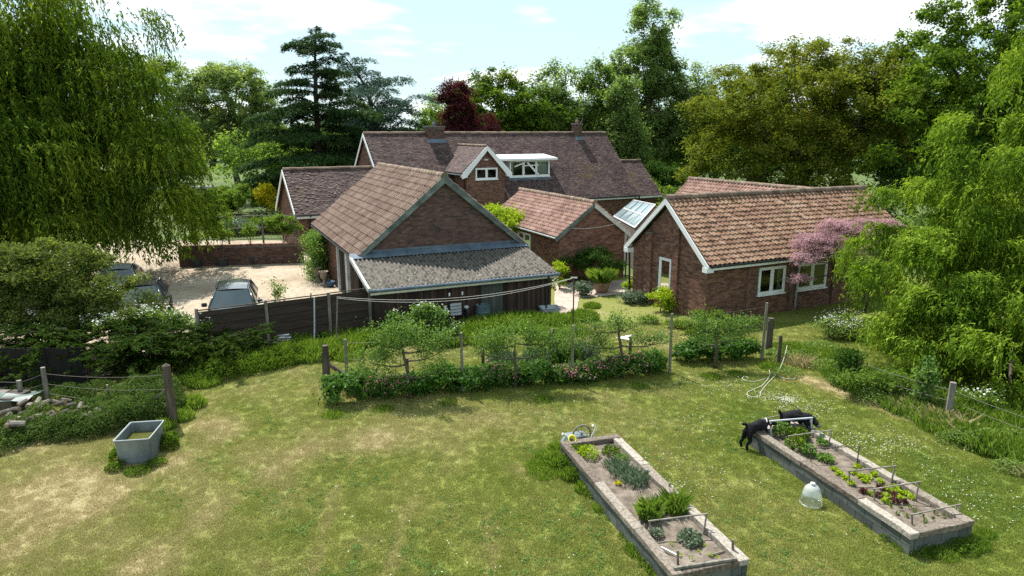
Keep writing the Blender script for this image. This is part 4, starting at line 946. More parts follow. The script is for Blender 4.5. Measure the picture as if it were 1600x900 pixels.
for y0, y1, k_ in ((0, ah, -1), (AW, ah, 1)):
    mb = MB(); a = Vector((-.06, y0 + k_ * .06, AE - .04)); b = Vector((-.06, y1, AR + .02)); dn = Vector((0, 0, -.25)); mb.prism([a, b, b + dn, a + dn], (1, 0, 0), .05); mb.build('bargeboard', WHITE, A)
    mb = MB(); mb.prism([(-.01, y0 + k_ * .02, AE - .12), (-.01, y1, AR - .07), (-.01, y1, AR - .1), (-.01, y0 + k_ * .02, AE - .15)], (1, 0, 0), .26); mb.build('soffit', WHITE, A)
    mb = MB(); mb.box((.1, y0 - k_ * .12, AE - .2), (.34, .28, .2)); mb.build('eaves_box', WHITE, A)
mb = MB(); mb.box((AL / 2 + .13, -.0, AE - .13), (AL - .25, .03, .17)); mb.build('fascia', WHITE, A)
mb = MB(); mb.box((AL / 2 + .13, .15, AE - .2), (AL - .25, .28, .02)); mb.build('soffit', WHITE, A)
mb = MB(); mb.tube([(.1, -.06, AE - .06), (AL, -.06, AE - .06)], .05, 8); mb.build('gutter', GUTB, A)
mb = MB(); mb.tube([(5.12, -.06, AE - .1), (5.12, .0, AE - .25), (5.12, .16, AE - .45), (5.12, .18, .12)], .04, 8); mb.build('downpipe', GUTW, A)
mb = MB(); mb.tube([(.15, AW + .02, AE - .1), (.16, AW - .1, AE - .4), (.16, AW - .22, 0)], .045, 8); mb.build('downpipe', GUTB, A)
# rear wing of the annex
rw_, rx, rl = 2.75, 8.95, 9.2
rv = math.hypot(rw_, AR - AE)
for sg in (1, -1):
    slope_tiles(A, PINKT, (rx - sg * rw_, ah, AE), (0, 1, 0), (sg * rw_ / rv, 0, (AR - AE) / rv), rl, rv, .24, .25, 'wave', .03, keep=lambda S, T: (S > (AR - AE - T * (AR - AE) / rv) * 0 + T * 0 + .0) & (S + 0 > (rv - T) * 0 + (ah * (AR - (AE + T * (AR - AE) / rv)) / (AR - AE) * 0 + .1)), seed=79, name='pantile_courses')
    mb = MB(); mb.prism([(rx - sg * rw_, ah, AE - .05), (rx, ah, AR - .05), (rx, ah, AR - .12), (rx - sg * rw_, ah, AE - .12)], (0, 1, 0), rl); mb.build('roof_deck', DKIN, A)
ridge_tiles(A, (rx, ah, AR + .03), (rx, ah + rl, AR + .03), .13, .42)
mb = MB(); mb.prism([(rx - rw_ + .3, ah + rl - .3, 0), (rx + rw_ - .3, ah + rl - .3, 0), (rx + rw_ - .3, ah + rl - .3, AE), (rx, ah + rl - .3, AR - .2), (rx - rw_ + .3, ah + rl - .3, AE)], (0, -1, 0), .22)
wall_rect(mb, (rx - rw_ + .3, 0, 0), (0, 1, 0), (-1, 0, 0), AW - .3, ah + rl - .52, 0, AE, .22); wall_rect(mb, (rx + rw_ - .3, 0, 0), (0, 1, 0), (1, 0, 0), AW - .3, ah + rl - .52, 0, AE, .22); mb.build('wall', MORT, A)
brick_face(A, BRICK, (rx - rw_ + .3, AW - .3, 0), (0, 1, 0), (-1, 0, 0), rl - 2.8, 2.4, None, 80, sides=False)

# ================================================================ TREES
def wnodes(env, n, rng, inner=.0, zmin=-.55, face=None):
    """cascade starting points over dome surfaces: x,y,z,ox,oy,length"""
    out = []; per = [max(3, int(n * e[3] * e[5] / sum(q[3] * q[5] for q in env))) for e in env]
    for e, c in zip(env, per):
        for i in range(c):
            z = zmin + (1 - zmin) * (i + .5) / c + rng.uniform(-.08, .08); z = min(.97, z); ph = i * 2.39996 + rng.uniform(-.5, .5); r = math.sqrt(max(0.02, 1 - z * z))
            if face is not None and math.sin(ph) > face: ph = -ph
            f = rng.uniform(.70, 1.04)
            x, y, zz = e[0] + e[3] * r * f * math.cos(ph), e[1] + e[4] * r * f * math.sin(ph), e[2] + e[5] * z * f
            ln = rng.uniform(.22, .42) * e[5] * (1.35 if z < .2 else 1)
            out.append((x, y, zz, math.cos(ph), math.sin(ph), ln))
    return out
# big weeping willow on the left
rng = np.random.default_rng(101)
t = thing('weeping_willow', 'huge weeping willow filling the left edge, its fringe trailing over the gravel yard', 'tree', (-27.5, 38.5, 0))
env = [(-28.2, 38.5, 9.5, 9.8, 9.2, 8.2), (-28.5, 37, 12.0, 7.5, 6, 5.0), (-24.5, 37.5, 9.8, 4.4, 4.0, 4.8), (-22.0, 37.5, 7.6, 5.6, 5, 5.6), (-31, 35.0, 7.5, 8, 6, 6.5), (-19.5, 36.5, 5.2, 3.8, 3.6, 3.8), (-25.5, 33, 5.6, 6.5, 4.0, 5.2), (-23, 35, 4.2, 7.5, 3.6, 3.4), (-30, 34, 3.8, 6, 3.4, 3.2)]
nd = wnodes(env, 330, rng, zmin=-.6, face=.35)
nd2 = [(t.location.x + (a[0] - t.location.x) * .72, t.location.y + (a[1] - t.location.y) * .72, a[2] * .86, a[3], a[4], a[5] * 1.3) for a in nd[::5]]
willow(t, nd + nd2, L_WIL, rng, 48, 1, 17, .28, .074, out_k=1.2, spread=.75, zfloor=1.1, lenr=(.45, 1.25))
mb = MB(); limbs(mb, (0, 0, -.1), (.6, -.3, 6.5), .62, [(n_[0] - t.location.x, n_[1] - t.location.y, n_[2]) for n_ in nd[::9]], rng, kr=.32, n=7); mb.build('trunk', BARK, t, smooth=True)
# right-hand weeping willow, nearer
rng = np.random.default_rng(102)
t = thing('weeping_willow', 'bright green weeping willow with cascading boughs on the right, beside the annex', 'tree', (18.6, 22.5, 0))
env = [(18.9, 22.5, 8.8, 3.2, 3.4, 5.6), (18.7, 22.5, 5.4, 3.4, 3.6, 5.0), (15.9, 23.0, 5.0, 2.6, 2.4, 3.5), (13.3, 22.0, 2.9, 1.8, 1.7, 2.3), (14.4, 20.8, 2.2, 2.3, 1.6, 2.3), (17.0, 19.6, 2.4, 2.6, 1.9, 2.8), (16.6, 21.5, 4.6, 2.4, 2.0, 3.2), (18.6, 19.8, 5.2, 2.2, 2.2, 4.2), (12.5, 21.4, 1.5, 1.2, 1.1, 1.5), (12.7, 20.0, 1.5, 1.3, 1.0, 2.0), (14.3, 18.4, 1.7, 1.8, 1.2, 2.4), (16.6, 17.6, 2.1, 2.2, 1.4, 2.9), (14.2, 24.2, 3.6, 2.2, 1.4, 2.6)]
nd = wnodes(env, 215, rng, zmin=-.6, face=.45)
nd2 = [(t.location.x + (a[0] - t.location.x) * .75, t.location.y + (a[1] - t.location.y) * .75, a[2] * .85, a[3], a[4], a[5] * 1.2) for a in nd[::4]]
willow(t, nd + nd2, L_WIL2, rng, 66, 1, 16, .165, .046, out_k=.8, spread=.33, zfloor=.15, lenr=(.35, 1.15))
mb = MB(); limbs(mb, (0, 0, -.1), (.3, .2, 4.0), .42, [(n_[0] - t.location.x, n_[1] - t.location.y, n_[2]) for n_ in nd[::7]], rng, kr=.3, n=6); mb.build('trunk', BARKD, t, smooth=True)

# bronze-leaved broad tree behind the annex
tree('walnut_tree', 'broad domed tree with bronze-green young leaves behind the annex roof', 21.5, 51, 15, [(-1.0, 0, 8.6, 8.3, 7.5, 5.6), (4.2, 0, 8.8, 4.6, 4.5, 5.6), (-5.5, -1, 5.0, 4.2, 4, 3.8), (-1.0, -3.5, 4.8, 5.5, 3.0, 3.6)], L_BRZ,
     nb=52, ncl=1100, nleaf=128000, size=.19, rc=.36, seed=201, trunk=.42, th=.45, rmin=.32, rmax=.5, nlimb=22, flat=.6)
tree('maple_tree', 'tall bright green maple towering at the right edge behind the weeping willow', 29.5, 43, 18, [(0, 0, 11.5, 6.0, 6, 6.3), (-3.2, -1, 9.0, 4.5, 4, 4.4), (4, 0, 11, 5, 5, 6), (-4.2, -1, 5.5, 3.5, 3.2, 3.4), (0, -2, 5.0, 5, 3.5, 4)], L_MAP,
     nb=46, ncl=900, nleaf=90000, size=.21, rc=.32, seed=202, trunk=.4, rmin=.32, rmax=.5, nlimb=16, up=.7)
# tall poplar and the row behind the house
tree('poplar_tree', 'tallest tree behind the house, loose poplar reaching the top of the picture', 15.6, 80, 22.5, [(0, 0, 17.4, 3.4, 3, 5.0), (-1.0, 0, 13.5, 4.8, 3.5, 4.6), (1.6, 0, 10.0, 4.8, 3.5, 4.5), (0, 0, 6.0, 5.0, 4, 4.5), (-4.0, 0, 13.6, 1.8, 1.6, 2.6)], L_PALE,
     nb=46, ncl=700, nleaf=50000, size=.29, rc=.40, seed=203, trunk=.35, th=.85, rmin=.34, rmax=.52, nlimb=22, flat=.9, inner=.15)
row = [('willow_tree', 'slender grey-green tree at the left of the row behind the roof ridge', 4.6, 76, 8.4, L_PALE, 5.0, 204), ('willow_tree', 'feathery tree in the row behind the house, between the maple and the tall poplar', 9.3, 77, 8.3, L_MID, 4.6, 205),
       ('willow_tree', 'pale narrow tree directly left of the tall poplar', 11.6, 74, 7.4, L_PALE, 3.2, 206), ('willow_tree', 'pale green tree right of the tall poplar with pointed top', 20.6, 79, 8.2, L_PALE, 4.4, 207),
       ('alder_tree', 'dark shaded tree filling the gap behind the bronze tree', 26.0, 76, 7.6, L_MID, 6.0, 208)]
for nm, lb, x, y, ht, lm, rw, sd_ in row:
    tree(nm, lb, x, y, ht * 2, [(0, 0, ht * 1.35, rw * .62, rw * .6, ht * .5), (0, 0, ht * .75, rw * .9, rw * .8, ht * .65), (rw * .25, -.5, ht * .4, rw * .8, rw * .7, ht * .4)], lm, nb=30, ncl=520, nleaf=36000, size=.26, rc=.38, seed=sd_, inner=.05, trunk=.2, th=.75, rmin=.34, rmax=.52, nlimb=12, flat=1.1)
tree('field_maple', 'dense bright green tree behind the purple tree and roof ridge', -2.2, 74, 13.8, [(0, 0, 9.6, 5.0, 4.5, 4.6), (4.8, 0, 8.0, 4.8, 4, 4.6), (-3.6, 0, 7.5, 3.6, 3.5, 4.4), (1, -1, 4.5, 7, 4, 4)], L_MAP, nb=44, ncl=700, nleaf=56000, size=.28, rc=.38, seed=209, trunk=.3, rmin=.34, rmax=.52, nlimb=12)
tree('copper_beech', 'dark purple-leaved tree rising behind the left chimney', -4.6, 65, 13.2, [(-.5, 0, 9.2, 2.1, 2.0, 3.6), (1.1, 0, 7.0, 2.5, 2.4, 3.2), (-.2, 0, 5.2, 3.4, 3.0, 3.8), (-2.4, 0, 4.4, 2.6, 2, 2.2)], L_PUR, BARKD, nb=34, ncl=560, nleaf=40000, size=.20, rc=.30, seed=210, trunk=.22, rmin=.36, rmax=.55, nlimb=10)
tree('birch_tree', 'slim hazy tree in the gap between the cedars and the purple tree', -12.2, 105, 14.5, [(0, 0, 9.8, 2.6, 2.4, 3.6), (1.0, 0, 6.5, 3.4, 3, 4.2), (5.2, 0, 9.6, 3.2, 3, 5.0)], L_PALE, nb=20, ncl=170, nleaf=15000, size=.36, rc=.6, seed=211, trunk=.16, th=.7, nlimb=8)
# left background
tree('ash_tree', 'airy pale tree just right of the big left willow', -46, 94, 17.4, [(0, 0, 12.2, 5.0, 4, 5.2), (1.5, 0, 6.8, 4.6, 4, 4.6)], L_ASH, nb=34, ncl=520, nleaf=26000, size=.27, rc=.36, seed=212, trunk=.28, inner=.1, th=.8, rmin=.28, rmax=.45, nlimb=16)
tree('ash_tree', 'rounded pale green tree with dark forked trunk beyond the road, left of the cedar', -38.5, 97, 17.2, [(0, 0, 12.2, 6.6, 5, 5.2), (-3.6, 0, 8, 4.0, 3, 4.2), (3.8, 0, 7.2, 4.6, 3.5, 4.8), (-.5, -2, 5.0, 4.5, 3, 3.4)], L_ASH, BARKD, nb=44, ncl=820, nleaf=52000, size=.27, rc=.38, inner=.1, seed=213, trunk=.40, th=.7, rmin=.3, rmax=.48, nlimb=20)
tree('hawthorn_tree', 'small pale bush-like tree by the road at the left', -38.0, 82, 6, [(0, 0, 3.6, 1.7, 1.6, 2.4)], L_PALE, nb=10, ncl=80, nleaf=9000, size=.22, rc=.35, seed=214, trunk=.1, nlimb=5)
def cedar(name, label, x, y, h, prof, lm, seed, lvl=17, nl=60000, size=.2, topbend=.5, rise=.10, zb=.06, droop=.16):
    """prof: list of (height fraction, branch length); level plates of very unequal branches"""
    rng = np.random.default_rng(seed); t = thing(name, label, 'tree', (x, y, 0)); mb = MB()
    tr = [Vector((topbend * (k / 10) ** 5, 0, h * .985 * k / 10)) for k in range(11)]
    mb.tube(tr, [.45 * (1 - .93 * k / 10) + .015 for k in range(11)], 8)
    pf = np.array(prof); C = []; vv = []; dd = []; arms_ = []; f = zb
    while f < .99:
        cnt = int(rng.integers(3, 5)) if f > .6 else int(rng.integers(4, 7)); az0 = rng.uniform(0, 6.28)
        for q in range(cnt):
            az = az0 + q * 2 * math.pi / cnt + rng.normal() * .35; L = np.interp(f, pf[:, 0], pf[:, 1]) * rng.uniform(.45, 1.15); arms_.append((f + rng.normal() * .008, az, L))
        f += (.034 if f < .7 else .031) * rng.uniform(.7, 1.35)
    tot = sum(a[2] ** 1.5 for a in arms_)
    for f, az, L in arms_:
        z = h * min(.985, f); d = np.array([math.cos(az), math.sin(az), 0]); fi = min(9.99, f * 10); p0 = np.array(tr[int(fi)].lerp(tr[int(fi) + 1], fi - int(fi))); k = 8; pts = []
        rs = rise + rng.normal() * .10
        for j in range(k + 1):
            s = j / k; pts.append(p0 + d * L * s + np.array([0, 0, L * (rs * 1.6 * math.sin(s * 1.9) - .14 * s ** 3)]))
        mb.tube([Vector(p) for p in pts], [max(.010, .09 * (1 - f * .6) * (1 - j / k * .9)) for j in range(k + 1)], 4, cap=False)
        n_ = max(60, int(nl * L ** 1.5 / tot)); s = rng.uniform(.10, 1.06, n_) ** .75; P = np.array(pts); idx = np.clip((s * k).astype(int), 0, k - 1); base = P[idx] + (P[idx + 1] - P[idx]) * (s * k - idx)[:, None]
        side = np.array([-d[1], d[0], 0]); sh = np.round(s * 11 + rng.normal(size=n_) * .18) / 11; wdt = L * .34 * np.sin(np.clip(s, .08, 1) * 2.75) + .12
        ls = rng.uniform(0, 1, n_) * rng.choice([-1, 1], n_); lat = ls * wdt
        c = P[np.clip((sh * k).astype(int), 0, k - 1)] * 0 + base + side * lat[:, None] + d * (np.abs(lat) * .55)[:, None] + d * ((sh - s) * L * .7)[:, None]
        c[:, 2] += -np.abs(lat) * droop - .22 * droop * 3 * s ** 2 + rng.normal(size=n_) * .12 - .06
        C.append(c); vv.append(np.clip(rng.uniform(0, .55, n_) + .42 * s * rng.uniform(.3, 1), 0, 1)); dd.append(d * .7 + side * np.sign(ls)[:, None] * .8)
    C = np.concatenate(C); vv = np.concatenate(vv); D = np.concatenate(dd) + rng.normal(size=C.shape) * .45; D[:, 2] -= .15
    Nn = rng.normal(size=C.shape) * .5; Nn[:, 2] += 1; n = len(C)
    V, F = leaf_arrays(C, D, nrm(Nn), size * rng.uniform(.7, 1.5, n), size * .42 * rng.uniform(.6, 1.3, n), rng, True)
    npmesh('crown', V, F, lm, t, v=np.repeat(vv, 3)); mb.build('trunk', BARKD, t, smooth=True); return t
cedar('cedar_tree', 'dark cedar with layered branches and drooping top, left of the house', -18.6, 67, 17.3, [(0, 6.2), (.25, 6.6), (.45, 5.6), (.6, 4.4), (.72, 3.2), (.82, 2.6), (.92, 2.2), (1, .9)], L_CED, 301, nl=105000, size=.26, topbend=.5, rise=.12)
cedar('blue_cedar', 'blue-grey cedar with leaning sparse top, right behind the dark cedar', -15.0, 77, 15.8, [(0, 6.5), (.4, 6.2), (.6, 5.0), (.8, 3.4), (.92, 2.2), (1, .9)], L_BLUE, 302, nl=52000, size=.28, topbend=-3.2, rise=.26, droop=.08)
tree('spruce_backdrop', 'mixed green undergrowth mass at the foot of the cedars', -20.5, 74, 8, [(0, 0, 3.6, 8.5, 3, 4.6), (6, 0, 3.2, 5, 3, 4.2), (-8, 0, 4.0, 4, 3, 4.4)], L_MID, nb=26, ncl=220, nleaf=22000, size=.34, rc=.6, seed=303, trunk=.2, nlimb=6)

# far belt of woodland closing the horizon
rng = np.random.default_rng(401); C = []
for i in range(120):
    x = -190 + 380 * i / 119 + rng.normal() * 3; y = 150 + rng.normal() * 10 + abs(x) * .15; h_ = rng.uniform(7, 12.5) * (1.15 if x < -60 or x > 50 else .9); w_ = rng.uniform(4, 8)
    d = rnd_dirs(520, rng); C.append(np.array([x, y, h_ * .5]) + d * np.array([w_, 4, h_ * .52]) * rng.uniform(.6, 1.05, (520, 1)))
C = np.concatenate(C); C = C[C[:, 2] > 0]
wd_ = scatter_leaves('far_woodland', C, 1.3, leafmat('far_leaf', [(.04, .075, .03), (.07, .11, .045), (.10, .14, .06)], .25, scale=.05), None, rng, None, .8, 0, .8, True, wloc=False); tag(wd_, 'band of distant woodland closing the horizon', 'wood'); kind(wd_)
# tall backing trees filling the gaps
for i, (x, y, h_, lb) in enumerate([(9, 90, 11, 'dark tree seen behind the pale row left of the poplar'), (27, 92, 12, 'dark tree seen behind the right end of the row'), (36, 62, 13, 'shaded green tree between the bronze tree and the maple'),
                                    (-56, 104, 12, 'dark hedgerow tree beyond the road, behind the left willow fringe'), (-27, 112, 10, 'low hedgerow tree beyond the road behind the cedar'), (0, 88, 10, 'dark tree behind the bright green tree')]):
    tree('hedgerow_tree', lb, x, y, h_, [(0, 0, h_ * .55, 6.5, 4, h_ * .45), (4, 0, h_ * .4, 4.5, 3, h_ * .38), (-4, 0, h_ * .4, 4.5, 3, h_ * .38)], L_MID if i % 2 else L_DARK, nb=22, ncl=200, nleaf=19000, size=.42, rc=.7, seed=420 + i, trunk=.25, nlimb=7)

# shrubs behind and around the house
S3 = [('laurel_shrub', 'rounded lime-green shrub behind the right end of the house roof', 11.2, 64, 3.4, 3.0, L_MAP), ('mixed_shrub', 'grey-green shrub below the bronze tree, right of the house', 14.6, 60, 2.8, 2.6, L_MID),
      ('mixed_shrub', 'dark shrub on the grass behind the glass lean-to', 12.7, 55.5, 1.7, 1.5, L_MID), ('mixed_shrub', 'leafy bush in front of the bronze tree trunk', 17.0, 52, 2.6, 2.2, L_MAP),
      ('mixed_shrub', 'tall dark shrub between poplar and bronze tree', 15.0, 68, 4.5, 2.8, L_DARK), ('mixed_shrub', 'dark shrub behind the annex ridge', 23, 44.5, 2.8, 3.2, L_DARK), ('mixed_shrub', 'grey-green bush beyond the right end of the annex', 19.0, 31.5, 3.8, 2.8, L_PALE), ('mixed_shrub', 'dark bush behind the annex roof end', 26.5, 38, 3.2, 3.4, L_MID),
      ('mixed_shrub', 'dull bush at the far right beyond the annex', 23.2, 33.5, 3.5, 3.0, L_DARK), ('mixed_shrub', 'broad dark holly mass behind the annex roof end', 30.5, 50, 5.0, 5.5, L_DARK), ('mixed_shrub', 'dark shrub under the maple at the right', 27.5, 41, 4.0, 3.8, L_DARK), ('mixed_shrub', 'dark hedge bush between bronze tree and maple', 35.5, 56, 5.0, 6.0, L_DARK), ('mixed_shrub', 'dark understorey bush under the row behind the house', 5.5, 70, 3.5, 3.8, L_DARK), ('mixed_shrub', 'broad dark bush under the green tree behind the ridge', -1, 68, 3.6, 4.2, L_DARK), ('mixed_shrub', 'dark bush at the foot of the purple tree', -9.5, 66, 3.6, 3.2, L_DARK)]
for i, (nm, lb, x, y, h_, w_, lm) in enumerate(S3):
    shrub(nm, lb, x, y, [(0, 0, h_ * .5, w_, w_ * .8, h_ * .55), (w_ * .35, 0, h_ * .38, w_ * .7, w_ * .6, h_ * .42)], lm, 11000, .19, .3, 110, 500 + i, tri=True, asp=.7)
# small tree rising by the dormer / outbuilding: golden-green
shrub('golden_shrub', 'bright lime-green shrub top between the garage roof and the small outbuilding', -.1, 38.5, [(0, 0, 2.2, 1.5, 1.2, 1.25), (-1.0, .6, 2.6, .9, .8, .8), (.9, -.5, 2.0, .9, .8, .8)], L_LIME, 12000, .13, .2, 120, 520)
# pink tamarisk over the annex eaves
rng = np.random.default_rng(530); t = thing('tamarisk_tree', 'pink-flowering tamarisk spilling over the annex roof and second window', 'tree', (14.9, 27.9, 0))
base_ = [(12.6, 27.9, 3.0, 1.2, .5, .42), (14.0, 28.1, 3.2, 1.4, .6, .42), (15.5, 28.5, 3.4, 1.3, .6, .42), (12.0, 27.4, 2.35, .7, .4, .3), (11.8, 27.2, 1.6, .5, .3, .18), (14.2, 27.6, 2.2, .9, .4, .3), (15.9, 28.7, 3.3, .8, .5, .35), (12.9, 27.7, 2.7, 1.1, .5, .4), (13.5, 28.2, 3.6, 1.0, .5, .3), (15.0, 28.6, 3.6, 1.1, .5, .28), (13.6, 27.5, 2.5, .9, .4, .3)]
C, o_2, var, cc = clump_cloud([(b[0], b[1], b[2], b[3], b[4], b[5]) for b in base_], 420, 62000, .13, rng, .6, .1)
scatter_leaves('blossom', C, .085, L_PINK, t, rng, o_2, .6, .4, .30, True, var)
mb = MB()
for b in base_:
    l0 = Vector((14.9, 27.9, 0)); l1 = Vector((b[0], b[1] - .1, b[2])); q = [Vector((0, 0, 0)), Vector((.1, -.05, 1.3)), (l1 - l0).lerp(Vector((0, 0, 2)), .35), l1 - l0]; mb.tube(q, [.07, .055, .03, .008], 6, cap=False)
mb.build('trunk', BARKD, t, smooth=True)

# left foreground shrubs
rng = np.random.default_rng(540)
t = thing('hazel_shrub', 'big light green shrub at the left in front of the parked cars', 'shrub', (-15.8, 22.4, 0))
C, o_2, var, cc = clump_cloud(boughs([(-16.4, 22.7, 2.1, 3.5, 2.0, 2.1), (-13.8, 22.9, 1.7, 1.6, 1.4, 1.6), (-19.5, 22.9, 2.3, 3, 1.8, 2.0), (-16, 21.9, 1.3, 3.9, 1.3, 1.5)], 44, rng, .34, .5, -.4), 900, 92000, .15, rng, .7)
scatter_leaves('foliage', C, .095, leafmat('hazel_leaf', [(.035, .055, .012), (.08, .11, .026), (.15, .18, .05)], .4, scale=.8), t, rng, o_2, .8, .4, .7, True, var)
mb = MB()
for i in range(14): a = rng.uniform(0, 6.28); mb.tube([(0, 0, 0), (math.cos(a) * 1.2, math.sin(a) * .6, 1.2), (math.cos(a) * 2.8, math.sin(a) * 1.2, 2.3)], [.05, .035, .012], 5, cap=False)
mb.build('stem', BARK, t)
def juniper(name, label, x0, y0, arms, seed, nl=26000, mat=None, size=.10):
    rng = np.random.default_rng(seed); t = thing(name, label, 'shrub', (x0, y0, 0)); C = []; D = []; mb = MB(); vv = []
    for (az, L, z0_, rise) in arms:
        d = np.array([math.cos(az), math.sin(az), 0]); k = 6; p0 = np.array([x0 + rng.normal() * .35, y0 + rng.normal() * .2, z0_]); sag = rng.uniform(.0, .10)
        pts = [p0 + d * L * s + np.array([0, 0, L * (rise * s - sag * s * s)]) for s in np.linspace(0, 1, k + 1)]
        if rng.uniform() < .25: mb.tube([Vector(p - np.array([x0, y0, .06])) for p in pts], [.018 * (1 - .85 * j / k) for j in range(k + 1)], 4, cap=False)
        n_ = int(nl / len(arms)); P = np.array(pts); side = np.array([-d[1], d[0], 0]); nsh = max(5, int(L * 7)); ph = rng.uniform(.12, 1.0, nsh); sg = rng.choice([-1, 1], nsh); ll = rng.uniform(.18, .42, nsh) * (1.15 - .6 * ph); up_ = rng.uniform(.0, .35, nsh)
        q = rng.integers(0, nsh, n_); w = rng.uniform(0, 1, n_) ** .8; idx = np.minimum(k - 1, (ph[q] * k).astype(int)); base = P[idx] + (P[idx + 1] - P[idx]) * (ph[q] * k - idx)[:, None]
        sd_ = d * .85 + side * sg[q][:, None] * .55; sd_[:, 2] += up_[q]; c = base + sd_ * (ll[q] * w)[:, None] + rng.normal(size=(n_, 3)) * (.026 * (1.2 - w))[:, None]; c[:, 2] -= .05 * w * w
        C.append(c); D.append(sd_ + rng.normal(size=(n_, 3)) * .28); vv.append(np.clip(rng.uniform(0, .45, n_) + .45 * w * rng.uniform(.5, 1.1, nsh)[q], 0, 1))
    C = np.concatenate(C); D = np.concatenate(D); vv = np.concatenate(vv); ok = C[:, 2] > .05; C, D, vv = C[ok], D[ok], vv[ok]; n = len(C)
    Nn = rng.normal(size=C.shape) * .6; Nn[:, 2] += 1
    V, F = leaf_arrays(C, D, nrm(Nn), size * rng.uniform(.7, 1.5, n), size * .26 * rng.uniform(.7, 1.3, n), rng, True)
    npmesh('foliage', V, F, mat or L_JUN, t, v=np.repeat(vv, 3), wloc=True); mb.build('stem', BARKD, t)
def arms(n, L0, L1, z0, z1, seed, a0=0, a1=6.283, r0=.05, r1=.35):
    rng = np.random.default_rng(seed); return [(rng.uniform(a0, a1), rng.uniform(L0, L1), rng.uniform(z0, z1), rng.uniform(r0, r1)) for _ in range(n)]
juniper('juniper_shrub', 'spreading dark juniper in the middle of the left hedge, below the white blossom', -11.7, 20.9, arms(150, .9, 2.3, .15, 1.35, 601, r0=.0, r1=.22), 602, 62000)
juniper('juniper_shrub', 'spreading juniper at the left reaching over the dark boarded fence', -14.6, 20.4, arms(150, .9, 2.5, .3, 1.6, 603, r0=0, r1=.2), 604, 60000)
juniper('juniper_shrub', 'low juniper with long arms pointing at the grey post', -9.7, 21.2, arms(80, .7, 1.6, .15, .95, 605, r0=0, r1=.2) + [(.42, 2.0, .8, .16), (.2, 2.0, .5, .12), (.6, 1.8, 1.0, .14), (.3, 1.9, .7, .10), (.5, 1.9, .6, .18)], 606, 36000)
shrub('clematis_shrub', 'shrub covered in white blossom in front of the second car', -12.4, 22.3, [(0, 0, 1.15, 1.4, .6, .6), (1.5, -.2, 1.1, 1.1, .5, .6)], L_MID, 11000, .07, .13, 80, 610, flower=(L_WHT, 520, .08, .12))
shrub('viburnum_shrub', 'white-flowered sprig above the junipers', -13.2, 21.3, [(0, 0, 1.35, .9, .5, .4)], L_MID, 2500, .07, .12, 30, 611, flower=(L_WHT, 260, .07, .10))

# garden beyond the yard wall
P3 = [('clipped_hedge', 'clipped golden-topped hedge beyond the yard, left', gp(303, 330), 2.6, 1.2, 1.1, L_LIME, 'hedge'), ('garden_shrub', 'large rounded green shrub beyond the trellis', gp(372, 338), 2.4, 1.7, 3.0, L_MID, 'shrub'), ('garden_shrub', 'grey-green shrub left of the large rounded one', gp(338, 334), 1.9, 1.3, 2.4, L_PALE, 'shrub'),
      ('golden_shrub', 'bright yellow shrub against the house wing', gp(416, 338), .75, .8, 2.9, L_YEL, 'shrub'), ('garden_shrub', 'dark green shrub tight behind the house wing gable', gp(436, 322), 1.5, 1.4, 3.6, L_MAP, 'shrub'), ('garden_shrub', 'dark shrub in the shade of the left willow', gp(295, 345), 1.6, 1.2, 1.5, L_DARK, 'shrub'),
      ('fern_clump', 'pale ferny plant in the border behind the trellis', gp(330, 356), 1.3, .9, 1.0, L_PALE, 'plant'), ('fern_clump', 'white-flecked plant in the border by the trellis post', gp(370, 366), 1.2, .8, 1.0, L_GREY, 'plant'), ('fern_clump', 'leafy plant at the right end of the border by the house', gp(430, 362), 1.5, .9, 1.2, L_MID, 'plant'), ('fern_clump', 'low leafy plant in the middle of the border', gp(400, 362), 1.3, .9, .9, L_MAP, 'plant')]
for i, (nm, lb, p, wx, wy, h_, lm, ct) in enumerate(P3):
    shrub(nm, lb, p.x, p.y, [(0, 0, h_ * .48, wx * 1.25, wy * 1.1, h_ * .56), (wx * .4, 0, h_ * .3, wx, wy, h_ * .34)], lm, 14000, .13, .2, 150, 620 + i, cat=ct, tri=True, asp=.7, flower=(L_WHT, 60, .12, .15) if 'white' in lb else None)

# ================================================================ YARD: wall, trellis, planters, urns, climber
yw = thing('brick_yard_wall', 'low brick wall in shade along the far side of the gravel yard', 'wall', (-18.75, 37.85, 0), math.atan2(1.15, 6.4))
WL = 6.75
mb = MB(); mb.box((WL / 2, .12, .56), (WL, .22, 1.12)); mb.build('wall_core', MORT, yw)
brick_face(yw, BRICKD, (0, 0, 0), (1, 0, 0), (0, -1, 0), WL, 1.12, None, 91); brick_face(yw, BRICK, (0, 0, 0), (0, 1, 0), (-1, 0, 0), .23, 1.12, None, 92)  # front face takes the darker brick: its shadow is put into the colour
mb = MB()
for i in range(int(WL / .075)): mb.box((.037 + i * .075, .12, 1.165), (.066, .25, .09), a=random.random())
kind(mb.build('coping_brick', BRICK, yw))
tr0, tr1 = gy(300, 345, 39.6), gy(462, 338, 40.6); zt = 2.55
T_ = thing('garden_trellis', 'tall weathered trellis rails standing on the far side of the yard wall', 'trellis', (tr0.x, tr0.y, 0), math.atan2(tr1.y - tr0.y, tr1.x - tr0.x)); TLn = (tr1 - tr0).xy.length
for i in range(4):
    mb = MB(); mb.box((TLn * i / 3, 0, 1.35), (.10, .10, 2.7)); mb.build('post', POSTG, T_)
for z in (1.25, 1.95, 2.62):
    mb = MB(); mb.tube([(TLn * k / 8, 0, z + .03 * math.sin(k * 1.7)) for k in range(9)], .028, 6); mb.build('rail', POSTG, T_)
mb = MB()
for i in range(34): x = TLn * i / 34; mb.beam((x, .0, 1.25), (min(TLn, x + .45), 0, 1.95), .012, .012); mb.beam((min(TLn, x + .45), 0.02, 1.25), (x, .02, 1.95), .012, .012)
